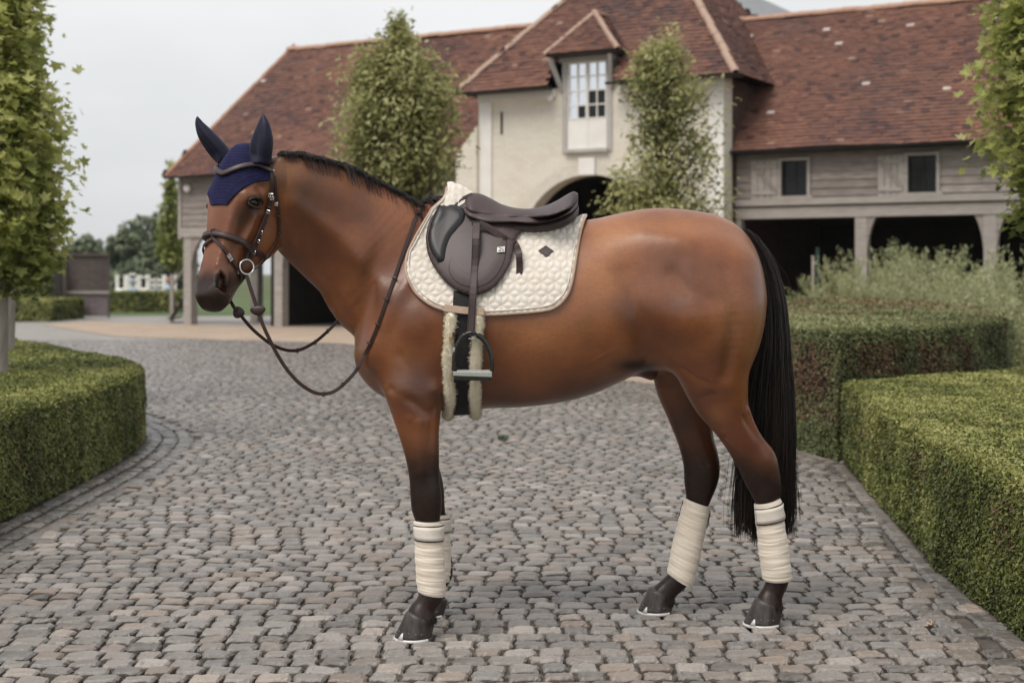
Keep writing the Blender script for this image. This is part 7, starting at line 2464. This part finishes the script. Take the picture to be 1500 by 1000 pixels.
# grey slate roof seen above the right wing
GB = empty('slate_roofed_building', (8.5, 62, 0)); tag(GB, 'building with a grey slate roof showing above the red roof beside the gatehouse', 'building')
m_slate = simple_mat('slate', (.17, .18, .19), (.26, .27, .28), 6, .6, .3, .01, mapping=(1, 1, 6))
bpart(GB, 'wall', MB().box((8.7, 66, 5.6), (12, 9, 11.4)).mesh('wall'), m_white)
mb = MB(); mb.add([(2.4, 61, 11.2), (15.0, 61, 11.2), (15.0, 71, 11.2), (2.4, 71, 11.2), (6.0, 66, 14.6), (10.5, 66, 14.6)], [(0, 1, 5, 4), (1, 2, 5), (2, 3, 4, 5), (3, 0, 4), (0, 3, 2, 1)])
bpart(GB, 'roof', mb.mesh('roof'), m_slate)

# ---------------------------------------------------------------- stair, gate, far hedges, jumps
st = empty('wooden_stair', tuple(fp(t_px(262, -.8), -.8, 0))); tag(st, 'dark wooden stair with handrail beside the first post of the left wing', 'stair')
def wpt(px, py, Y): return Vector(W(px, py, Y))
YS = 39.6
for dy in (0, .9):
    mb = MB(); mb.bar(wpt(250, 468, YS + dy), wpt(296, 398, YS + dy), .06, .24, up=(0, -1, 0)); me = mb.mesh('stringer'); add_attr(me, 'tone', [.8] * 8); bpart(st, 'stringer', me, m_oakdark)
    mb = MB(); mb.bar(wpt(249, 424, YS + dy), wpt(292, 360, YS + dy), .06, .08, up=(0, -1, 0)); me = mb.mesh('handrail'); add_attr(me, 'tone', [.8] * 8); bpart(st, 'handrail', me, m_oak)
    mb = MB(); mb.bar(wpt(252, 472, YS + dy), wpt(252, 402, YS + dy), .10, .10, up=(0, -1, 0)); me = mb.mesh('newel'); add_attr(me, 'tone', [.5] * 8); bpart(st, 'newel', me, m_oakpale)
for i in range(7):
    p = wpt(250 + i * 6.8, 466 - i * 10.3, YS); mb = MB(); mb.box((p.x, p.y + .45, p.z), (.24, .88, .04)); me = mb.mesh('tread'); add_attr(me, 'tone', [.6] * 8); bpart(st, 'tread', me, m_oak)

YG = 44.0
gate = empty('wooden_gate', tuple(wpt(130, 465, YG) * 1.0)); gate.location.z = 0
tag(gate, 'open brown boarded gate leaf with a pale middle rail, hung from its post', 'gate')
m_gatewood = wood('brown_gate_boards', (.060, .045, .040), (.110, .086, .077), (.16, .13, .12))
m_gatelow = wood('faded_gate_boards', (.12, .095, .098), (.19, .155, .160), (.26, .22, .225))
n = 12
for i in range(n):
    a, b2 = 99 + (158 - 99) * i / n, 99 + (158 - 99) * (i + 1) / n - .5
    pa, pb = wpt(a, 372 + .1 * i, YG), wpt(b2, 465, YG)
    mb = MB(); mb.box(((pa.x + pb.x) / 2, YG, (wpt(0, 374 + (i % 3) * .4, YG).z + wpt(0, 426, YG).z) / 2), (pb.x - pa.x, .04, wpt(0, 374 + (i % 3) * .4, YG).z - wpt(0, 426, YG).z)); me = mb.mesh('board'); add_attr(me, 'tone', [random.random()] * 8); bpart(gate, 'board', me, m_gatewood)
    mb = MB(); mb.box(((pa.x + pb.x) / 2, YG, (wpt(0, 430, YG).z + .05) / 2), (pb.x - pa.x, .04, wpt(0, 430, YG).z - .05)); me = mb.mesh('board'); add_attr(me, 'tone', [random.random() * .5] * 8); bpart(gate, 'board', me, m_gatelow)
def gbox(root, px0, px1, py0, py1, Y, th, nm, mat, tone=.3):
    a, b2 = wpt(px0, py0, Y), wpt(px1, py1, Y); z1 = max(b2.z, 0)
    mb = MB(); mb.box(((a.x + b2.x) / 2, Y, (a.z + z1) / 2), (b2.x - a.x, th, a.z - z1)); me = mb.mesh(nm); add_attr(me, 'tone', [tone] * 8); return bpart(root, nm, me, mat)
gbox(gate, 97, 160, 426.3, 430, YG - .06, .07, 'middle_rail', m_oakpale)
gbox(gate, 97, 160, 371, 374.5, YG - .05, .08, 'top_rail', m_gatewood)
gbox(gate, 97, 99, 374.7, 466, YG, .08, 'stile', m_gatewood); gbox(gate, 158.2, 160.5, 374.7, 466, YG, .08, 'stile', m_gatewood)
gbox(gate, 92, 96.6, 382, 467, YG - .1, .2, 'post', m_oak)
g2_ = empty('wooden_gate', tuple(wpt(81, 466, 43.6))); g2_.location.z = 0; tag(g2_, 'dark gate leaf seen end-on, left of the brown boarded leaf', 'gate')
gbox(g2_, 76, 90.5, 388, 467, 43.6, .10, 'boarding', m_oakdark); gbox(g2_, 75.5, 91, 386, 388, 43.6, .16, 'top_rail', m_oakdark)
gp = empty('marker_post', tuple(wpt(74, 466, 41.5))); gp.location.z = 0; tag(gp, 'short white marker post standing at the end of the small hedge by the gate', 'post')
gbox(gp, 72.5, 77.5, 447, 468, 41.5, .14, 'post_body', m_white); gbox(gp, 72, 78, 445.8, 447, 41.5, .17, 'cap', m_white)

def far_dens(d): return (500, .055) if d < 60 else (200, .09)
def far_hedge(px0, px1, Y, z1, dep, label, seed):
    a, b2 = (px0 - 750) / FPX * Y, (px1 - 750) / FPX * Y
    m = hedge('clipped_hedge', [(a, Y), (b2, Y), (b2, Y + dep), (a, Y + dep)], z1, label, far_dens, m_boxleaf, seed=seed, sidefilter='all')
far_hedge(-30, 74, 40.6, .62, 3.2, 'low clipped hedge left of the gates, beside the white marker post', 41)
far_hedge(160, 262, 51.0, .70, 2.0, 'long low hedge across the field beyond the open gate', 42)
far_hedge(-40, 82, 47.0, 1.75, 3.0, 'tall rough hedge behind the gate leaves at the far left', 43)

def jump(px0, px1, Y, label, cols):
    root = empty('show_jump', tuple(wpt((px0 + px1) / 2, 430, Y))); root.location.z = 0; tag(root, label, 'show jump', 'show jumps in the far field')
    s_ = Y / FPX; x0, x1 = (px0 - 750) * s_, (px1 - 750) * s_
    mw = m_white
    for xc in (x0, x1):
        mb = MB(); mb.box((xc, Y, .64), (.20, .16, 1.28)); bpart(root, 'upright', mb.mesh('upright'), mw)
        mb = MB(); mb.box((xc + (.45 if xc == x0 else -.45), Y + .02, .58), (.14, .10, 1.1)); bpart(root, 'wing_post', mb.mesh('wing_post'), mw)
        for zz_ in (.3, .62, .94):
            mb = MB(); mb.box((xc + (.22 if xc == x0 else -.22), Y, zz_), (.40, .05, .16)); bpart(root, 'wing_rail', mb.mesh('wing_rail'), mw)
    for i, (zz_, m_) in enumerate(cols):
        mb = MB(); mb.tube([(x0 + .5, Y - .1, zz_), (x1 - .5, Y - .1, zz_)], .06 if i else .16, 8); bpart(root, 'pole', mb.mesh('pole'), m_)
m_blue = simple_mat('blue_paint', (.30, .42, .55), (.36, .48, .62), 5, .5, 0, 0); m_redp = simple_mat('red_paint', (.45, .09, .07), (.52, .12, .09), 5, .5, 0, 0)
jump(172, 184, 86, 'white show jump wing with rails, leftmost in the far field', [(.3, m_white)])
jump(187, 203, 84, 'white show jump with pale blue poles, middle one in the far field', [(.35, m_blue), (.9, m_blue), (1.3, m_white)])
jump(205, 216, 88, 'tall narrow white show jump right of the blue-poled one', [(.3, m_white), (1.1, m_white)])
jump(218, 240, 90, 'low white and blue planks lying between the far show jumps', [(.35, m_blue), (.6, m_white)])
jump(241, 256, 82, 'white show jump with blue and red poles beside the barn stair', [(.5, m_blue), (1.0, m_redp)])
# ================================================================== TREES
m_bark = simple_mat('grey_bark', (.20, .175, .15), (.40, .36, .315), 7, .9, .6, .02, mapping=(1, 1, .25), bscale=30)
m_barkdark = simple_mat('brown_bark', (.05, .04, .03), (.11, .09, .07), 7, .9, .6, .02, mapping=(1, 1, .25), bscale=30)
def leaf_shape(kind):
    if kind == 'maple':
        pts = []
        for a, r in ((-90, .15), (-62, .48), (-46, .36), (-16, .78), (6, .52), (30, .92), (58, .60), (90, 1.10), (122, .60), (150, .92), (174, .52), (196, .78), (226, .36), (242, .48)):
            pts.append((math.cos(math.radians(a)) * r, math.sin(math.radians(a)) * r))
        v = [(0, 0.0)] + pts
        zz_ = [-.10] + [.10 if i % 2 else -.04 for i in range(len(pts))]
        zz_[8] = .0
        f = [(0, i + 1, (i + 1) % len(pts) + 1) for i in range(len(pts))]
        return np.array([(x, y, z) for (x, y), z in zip(v, zz_)]), np.array(f)
    if kind == 'maple_small':
        pts = [(math.cos(math.radians(a)) * r, math.sin(math.radians(a)) * r) for a, r in ((-90, .2), (-20, .8), (8, .5), (32, .92), (60, .58), (90, 1.1), (120, .58), (148, .92), (172, .5), (200, .8))]
        return np.array([(0, 0, -.08)] + [(x, y, .09 if i % 2 else -.03) for i, (x, y) in enumerate(pts)]), np.array([(0, i + 1, (i + 1) % 10 + 1) for i in range(10)])
    if kind == 'oval':
        v = [(0, -.9, 0), (.38, -.2, .08), (.30, .5, .06), (0, 1, -.06), (-.30, .5, .06), (-.38, -.2, .08), (0, 0, -.05)]
        f = [(6, i, (i + 1) % 6) for i in range(6)]
        return np.array(v, float), np.array(f)
    if kind == 'quad':
        return np.array([(0, -.8, 0), (.45, 0, .05), (0, 1, 0), (-.45, 0, .05)], float), np.array([(0, 1, 2), (0, 2, 3)])

def leaves(C_, Dn, size, kind, rng, tone, mat, root, name='leaves', droop=.5):
    T, Fc = leaf_shape(kind); n = len(C_); k = len(T)
    # leaf normal up/outward, tip pointing outward and down
    out = Dn / (np.linalg.norm(Dn, axis=1, keepdims=True) + 1e-9)
    tip = out * .8 + rng.normal(0, .55, (n, 3)) + np.array([0, 0, -droop]); tip /= np.linalg.norm(tip, axis=1, keepdims=True)
    nr = out * .55 + np.array([0, 0, .75]) + rng.normal(0, .45, (n, 3)); nr -= tip * (nr * tip).sum(1, keepdims=True); nr /= np.linalg.norm(nr, axis=1, keepdims=True) + 1e-9
    sd = np.cross(tip, nr)
    s_ = (size * (.55 + .75 * rng.random(n)))[:, None, None]
    V = C_[:, None] + (T[None, :, 0:1] * sd[:, None] + T[None, :, 1:2] * tip[:, None] + T[None, :, 2:3] * nr[:, None]) * s_
    Q_ = (Fc[None] + (np.arange(n) * k)[:, None, None]).reshape(-1, 3)
    me = np_mesh(name, V.reshape(-1, 3), Q_, False); add_attr(me, 'tone', np.repeat(np.clip(tone, 0, 1), k))
    o = link(name, me, mat, root); o['kind'] = 'stuff'
    return o

def tree(name, x, y, prof, label, kind, lsize, nbr, lpb, mat, bark, seed, trunk_r=.07, z0=0.0, spread=.16, group=None, up=.55, ztrunk=None, lean=(0, 0), minr=0.0, cat='tree', front=False, gap=.0, nshow=0, clump=1.0):
    """prof: list of (z, radius). crown of branches ending in clumps of leaves"""
    rng = np.random.default_rng(seed)
    root = empty(name, (x, y, z0)); tag(root, label, cat, group)
    P_ = np.array(prof, float); zb, zt = P_[0, 0], P_[-1, 0]
    mb = MB()
    tz = np.linspace(0, zt - (zt - zb) * .08, 9)
    tp = [(lean[0] * z + .02 * math.sin(z * 2 + seed), lean[1] * z + .02 * math.cos(z * 1.7 + seed), z - z0) for z in tz]
    mb.tube(tp, [trunk_r * (1.25 if i == 0 else 1) * (1 - .82 * (i / 8) ** 1.1) for i in range(9)], 10)
    link('trunk', mb.mesh('trunk', True), bark, root)
    bm_ = MB(); C_ = []; D_ = []; T_ = []
    zs = rng.random(nbr * 3) * (zt - zb) + zb
    wgt = np.interp(zs, P_[:, 0], P_[:, 1]); keep = rng.random(len(zs)) < (wgt / P_[:, 1].max()) ** 1.2 + .12
    zs = zs[keep][:nbr]
    for i, z in enumerate(zs):
        R = float(np.interp(z, P_[:, 0], P_[:, 1])); a = rng.random() * 6.283
        lobe = 1 + 1.1 * spread * (math.sin(3 * a + z * 4.1 + seed) + math.sin(5 * a - z * 6.3 + seed * 2)) 
        rr_ = R * (1 - .35 * rng.random() ** 2) * (1 + .6 * spread * rng.normal()) * lobe
        if i < len(zs) * .25: rr_ *= .55
        e = np.array([math.cos(a) * rr_, math.sin(a) * rr_, z - z0])
        zs0 = max(min(z, zt * .93) - rr_ * up - .1, zb * .85)
        s_ = np.array([lean[0] * zs0, lean[1] * zs0, zs0 - z0])
        mid = (s_ + e) / 2 + np.array([0, 0, -.06 * rr_])
        pts = crom(np.array([s_, mid, e]), 3)
        bm_.tube(pts, list(np.linspace(trunk_r * .26, .003, len(pts))), 4, False)
        n = int(lpb * (.6 + .8 * rng.random()))
        t = .45 + .60 * rng.random(n) ** .6
        base = s_ + (e - s_) * t[:, None]
        cs = clump * (.10 + .10 * R) * (.7 + .6 * rng.random())
        C = base + np.clip(rng.normal(0, 1, (n, 3)), -1.5, 1.5) * np.array([cs, cs, cs * 1.1])
        C_.append(C); dn = C - np.array([0, 0, 1]) * (C[:, 2:3] - .2); D_.append(dn)
        bt = rng.normal(0, .11)
        ctr = np.linalg.norm(C[:, :2], axis=1) / (R + .01)
        T_.append(.60 + 1.5 * bt + rng.normal(0, .13, n) + .10 * (C[:, 2] - e[2]) / (cs + .01))
    o = link('branches', bm_.mesh('branches', True), bark, root); o['kind'] = 'stuff'
    C_ = np.vstack(C_); D_ = np.vstack(D_); T_ = np.concatenate(T_)
    # the largest leaves in view are leaves of their own
    if nshow:
        Cw = C_ + np.array([x, y, z0]); px = 750 + FPX * Cw[:, 0] / Cw[:, 1]; py = 400 - FPX * (Cw[:, 2] - CAMH) / Cw[:, 1]
        okv = (px > 0) & (px < 1500) & (py > 0) & (py < 1000)
        score = np.where(okv, Cw[:, 1], 999)
        idx = np.argsort(score)[:nshow]
        Tm, Fm = leaf_shape(kind)
        shared = []
        for v_ in range(6):
            me = np_mesh('leaf', Tm * [1, 1, 1 + .5 * v_], Fm, False); add_attr(me, 'tone', np.full(len(Tm), .22 + v_ * .13)); me.materials.append(mat); shared.append(me)
        for j in idx:
            ob = bpy.data.objects.new('leaf', shared[min(5, max(0, int((T_[j] - .16) / .13)))]); COL.objects.link(ob); ob.parent = root
            tipd = Vector(D_[j]).normalized() * .8 + Vector(rng.normal(0, .5, 3)) + Vector((0, 0, -.5)); tipd.normalize()
            nr_ = Vector(D_[j]).normalized() * .55 + Vector((0, 0, .75)) + Vector(rng.normal(0, .4, 3)); nr_ = (nr_ - tipd * nr_.dot(tipd)).normalized()
            M_ = Matrix((tipd.cross(nr_), tipd, nr_)).transposed().to_4x4()
            sc = lsize * (.6 + .7 * rng.random()); M_ = Matrix.Translation(Vector(C_[j])) @ M_ @ Matrix.Scale(sc, 4)
            ob.matrix_basis = M_
        msk = np.ones(len(C_), bool); msk[idx] = False
        C_, D_, T_ = C_[msk], D_[msk], T_[msk]
    leaves(C_, D_, lsize, 'maple_small' if kind == 'maple' else kind, rng, T_, mat, root)
    print(name, len(C_))
    return root

m_maple = leaf_mat('maple_leaf', [(0, (.075, .10, .03)), (.35, (.26, .29, .085)), (.6, (.45, .47, .15)), (.82, (.60, .60, .24)), (1, (.68, .67, .33))], .5, .55, .3)
m_oakleaf = leaf_mat('columnar_oak_leaf', [(0, (.085, .10, .042)), (.35, (.26, .27, .10)), (.65, (.45, .44, .19)), (1, (.62, .59, .32))], .55, .48)
m_farleaf = leaf_mat('distant_leaf', [(0, (.060, .085, .050)), (.5, (.125, .155, .090)), (1, (.21, .24, .14))], .7, .1)  # distance haze put into the leaf colours, paler and bluer
m_lime = leaf_mat('lime_green_leaf', [(0, (.12, .16, .035)), (.5, (.24, .28, .07)), (1, (.38, .40, .14))], .6, .3)

# left pair of maples standing in the left hedge
x1, y1 = -4.0, 11.2
tree('maple_tree', x1, y1, [(1.40, .24), (1.58, .38), (1.9, .44), (2.25, .46), (2.6, .37), (3.0, .28), (3.4, .20), (4.3, .14), (5.0, .1)], 'maple with lime green lobed leaves at the left edge, front one of two', 'maple', .056, 380, 36, m_maple, m_bark, 3, trunk_r=.060, spread=.10, nshow=200, clump=.75)
tree('maple_tree', -5.13, 14.5, [(1.5, .3), (2.1, .52), (2.9, .50), (3.8, .35), (5.0, .2)], 'maple at the left edge, the second trunk, half hidden behind the front one', 'maple', .056, 200, 28, m_maple, m_bark, 5, trunk_r=.06, spread=.13, clump=.8)
# right maple
tree('maple_tree', 4.38, 11.0, [(1.70, .20), (1.90, .42), (2.2, .60), (2.7, .64), (3.3, .62), (3.9, .55), (4.8, .4)], 'maple with large lobed leaves leaning into the picture at the right edge', 'maple', .058, 430, 38, m_maple, m_bark, 8, trunk_r=.065, spread=.09, nshow=220, clump=.75)
# the two pyramidal trees before the barn
def prof_px(rows, Y):      # rows: py, half width px
    return sorted([(CAMH + (400 - py) / FPX * Y, hw * Y / FPX) for py, hw in rows])
tree('pyramidal_tree', (583 - 750) / FPX * 20, 20, prof_px([(22, 3), (45, 12), (62, 26), (78, 44), (100, 66), (150, 84), (200, 86), (240, 94), (268, 80), (288, 40)], 20), 'bushy pyramidal green tree before the left wing, over the horse\'s mane', 'oval', .050, 380, 44, m_oakleaf, m_barkdark, 11, trunk_r=.06, spread=.12, group='pyramidal trees either side of the arch', up=.9, clump=.8)
tree('pyramidal_tree', (976 - 750) / FPX * 20, 20, prof_px([(42, 6), (65, 26), (90, 42), (125, 66), (170, 62), (215, 62), (260, 78), (300, 88), (330, 60)], 20), 'looser pyramidal tree with gaps, standing right of the arch over the horse\'s rump', 'oval', .048, 230, 44, m_oakleaf, m_barkdark, 12, trunk_r=.06, spread=.15, group='pyramidal trees either side of the arch', up=.9, clump=.72)
# tree peeping out behind the barn's left end
tree('young_lime_tree', (252 - 750) / FPX * 47, 47, prof_px([(236, 4), (262, 12), (300, 13), (340, 16), (372, 17), (392, 8)], 47), 'yellow green young tree peeping out behind the left end of the barn', 'quad', .10, 130, 22, m_lime, m_barkdark, 14, trunk_r=.08, clump=.7)
# far trees
for i, (px, Y, rows, lab) in enumerate([
    (222, 130, [(314, 16), (326, 38), (350, 52), (385, 58), (425, 56)], 'broad round-topped tree far beyond the gate, tallest of the far trees'),
    (188, 120, [(338, 8), (350, 24), (375, 34), (420, 36)], 'lower round tree left of the tallest far tree, above the show jumps'),
    (248, 118, [(340, 10), (360, 26), (390, 32), (415, 32)], 'dark far tree right behind the stair of the barn'),
    (128, 140, [(346, 6), (356, 18), (372, 26), (392, 28)], 'small far tree showing just above the brown gate'),
    (106, 150, [(358, 8), (368, 18), (385, 26), (400, 26)], 'low far tree above the left post of the brown gate'),
    (60, 135, [(366, 10), (385, 30), (410, 40)], 'low far tree behind the tall rough hedge at the far left'),
    (205, 112, [(382, 10), (395, 26), (420, 34)], 'low bush-like far tree just behind the middle show jumps')]):
    tree('far_tree', (px - 750) / FPX * Y, Y, prof_px(rows, Y), lab, 'quad', .34, 230, 24, m_farleaf, m_barkdark, 30 + i, trunk_r=.25, spread=.08, group='far trees beyond the gate', clump=.55)

# ---------------------------------------------------------------- tall feathery plants behind the right hedges
m_reed = leaf_mat('feathery_leaf', [(0, (.20, .22, .10)), (.4, (.36, .38, .19)), (.7, (.50, .50, .30)), (1, (.62, .61, .42))], .65, .35)
def feathery(x, y, h, nst, label, seed, wide=.45):
    rng = np.random.default_rng(seed)
    root = empty('feathery_shrub', (x, y, 0)); tag(root, label, 'plant', 'feathery shrubs behind the right hedge')
    sP = np.zeros((nst, 8, 3)); C_ = []; D_ = []
    for i in range(nst):
        a = rng.random() * 6.28; l = rng.random() ** .7 * wide; hh_ = h * (.62 + .42 * rng.random()); bend = .15 + .35 * rng.random()
        for k in range(8):
            t = k / 7
            sP[i, k] = (math.cos(a) * (l * .25 + l * t ** 1.5 * .9 + bend * .4 * t ** 3), math.sin(a) * (l * .25 + l * t ** 1.5 * .9 + bend * .4 * t ** 3), hh_ * t * (1 - .12 * t * bend * 2))
        n = 90
        tt = .25 + .75 * rng.random(n); idx = tt * 7; j = np.minimum(idx.astype(int), 6); f_ = (idx - j)[:, None]
        p = sP[i][j] * (1 - f_) + sP[i][j + 1] * f_
        C_.append(p + rng.normal(0, .018, (n, 3))); d = rng.normal(0, 1, (n, 3)); d[:, 2] = .8 + .4 * rng.random(n); D_.append(d)
    st_ = strands('stems', sP, .005, .0015, m_reed, root, rng.random(nst) * .4); st_['kind'] = 'stuff'
    C_ = np.vstack(C_); D_ = np.vstack(D_); D_ /= np.linalg.norm(D_, axis=1, keepdims=True)
    n = len(C_); w = np.cross(D_, rng.normal(0, 1, (n, 3))); w /= np.linalg.norm(w, axis=1, keepdims=True)
    L = (.055 + .05 * rng.random((n, 1)))
    V = np.stack([C_, C_ + D_ * L * .5 + w * .0085, C_ + D_ * L, C_ + D_ * L * .5 - w * .0085], 1).reshape(-1, 3)
    me = np_mesh('leaves', V, np.arange(4 * n).reshape(-1, 4)); add_attr(me, 'tone', np.repeat(np.clip(rng.normal(.5, .2, n), 0, 1), 4))
    o = link('leaves', me, m_reed, root); o['kind'] = 'stuff'
spots = [(1212, 25.5, 404, 'small pale feathery shrub, leftmost, beside the grey post'), (1232, 25.8, 378, 'narrow feathery shrub left of the broad barn post'), (1285, 25, 372, 'feathery shrub just right of the broad barn post'), (1305, 26.2, 366, 'upright feathery shrub, second right of the broad barn post'), (1325, 25.2, 358, 'tall upright feathery shrub in the middle of the open bay'),
         (1350, 23.5, 374, 'feathery shrub arching left in the middle of the bay'), (1372, 22.5, 366, 'broad feathery shrub with arching tips, widest of the row'), (1262, 24.0, 398, 'low feathery shrub growing at the foot of the broad barn post'), (1395, 21.5, 392, 'low feathery shrub behind the rear hedge, left of the right barn post'), (1420, 22.5, 388, 'feathery shrub at the foot of the right barn post'),
         (1445, 20.0, 392, 'dense pale feathery shrub below the right barn post'), (1472, 19.0, 384, 'tall feathery shrub near the right edge'), (1498, 18.0, 372, 'tallest feathery shrub, cut by the right edge'), (1335, 21.5, 408, 'low front feathery shrub behind the brown hedge top'), (1300, 23.0, 412, 'lowest feathery shrub at the back corner of the brown topped hedge'), (1462, 16.8, 418, 'low feathery shrub against the right end of the taller hedge'), (1490, 16.2, 412, 'feathery shrub right of the taller hedge at the edge'), (1405, 19.4, 415, 'low pale feathery shrub over the back edge of the taller hedge')]
for i, (px, Y, py, lab) in enumerate(spots):
    h = (CAMH + (400 - py) / FPX * Y) * 1.07
    feathery((px - 750) / FPX * Y, Y, h, 34 if i not in (6, 10, 12) else 52, lab, 60 + i, .34 if i in (1, 3, 4) else .55)
fpst = empty('iron_post', tuple(wpt(1191, 420, 27.6))); fpst.location.z = 0; tag(fpst, 'slim grey post beside a dark green one in front of the right wing', 'post'); gbox(fpst, 1189, 1192.5, 376, 470, 27.6, .05, 'shaft', m_oakpale); gbox(fpst, 1188.4, 1193, 374.6, 376, 27.6, .07, 'cap', m_oakpale)
fps2 = empty('iron_post', tuple(wpt(1198, 420, 27.6))); fps2.location.z = 0; tag(fps2, 'taller dark green post right of the slim grey one', 'post'); m_dg = simple_mat('dark_green_paint', (.012, .035, .032), (.02, .055, .05), 6, .5, 0, 0); gbox(fps2, 1195.5, 1199.5, 364, 470, 27.6, .06, 'shaft', m_dg); gbox(fps2, 1195, 1200, 362.5, 364, 27.6, .08, 'cap', m_dg)

# ---------------------------------------------------------------- fallen leaves
m_fallen = leaf_mat('fallen_leaf', [(0, (.10, .05, .02)), (.5, (.28, .15, .08)), (1, (.50, .32, .22))], .6, .1)
def fallen(px, py, size, tone, label, seed, n=1, mat=m_fallen):
    r = random.Random(seed); Y = FPX * CAMH / (py - 400); c = W(px, py, Y)
    root = empty('fallen_leaf', (c[0], c[1], .012)); tag(root, label, 'leaf')
    T, Fc = leaf_shape('maple')
    for i in range(n):
        M_ = Matrix.Rotation(r.random() * 6, 3, 'Z') @ Matrix.Rotation(r.uniform(-.5, .5), 3, 'X')
        V = [M_ @ Vector((p[0] * size, p[1] * size, p[2] * size * 3)) + Vector((r.uniform(-1, 1) * size * (n > 1), r.uniform(-1, 1) * size * (n > 1), size * .3)) for p in T]
        me = np_mesh('blade', np.array([tuple(v) for v in V]), Fc); add_attr(me, 'tone', [tone] * len(T)); link('blade', me, mat, root)
fallen(735, 644, .04, .0, 'dark leaf scrap lying on the cobbles under the horse\'s belly', 2, 3, m_farleaf)
fallen(1364, 920, .028, 1.0, 'pale curled leaf on the cobbles beside the right hedge', 4)
fallen(1205, 668, .03, .6, 'brown leaf at the foot of the taller hedge', 5)

# ------------------------------------------------------------------ air
hz_m = bpy.data.materials.new('pale_air'); hz_m.use_nodes = True; hz_m.node_tree.nodes.clear()
ho_ = hz_m.node_tree.nodes.new('ShaderNodeOutputMaterial'); pv_ = hz_m.node_tree.nodes.new('ShaderNodeVolumePrincipled')
pv_.inputs['Color'].default_value = (.86, .90, .94, 1); pv_.inputs['Density'].default_value = .0002; pv_.inputs['Anisotropy'].default_value = .2
hz_m.node_tree.links.new(pv_.outputs[0], ho_.inputs['Volume'])
mb = MB(); mb.box((0, 690, 11.4), (1900, 1660, 25.0)); hz = mb.build('haze', hz_m); hz['kind'] = 'stuff'
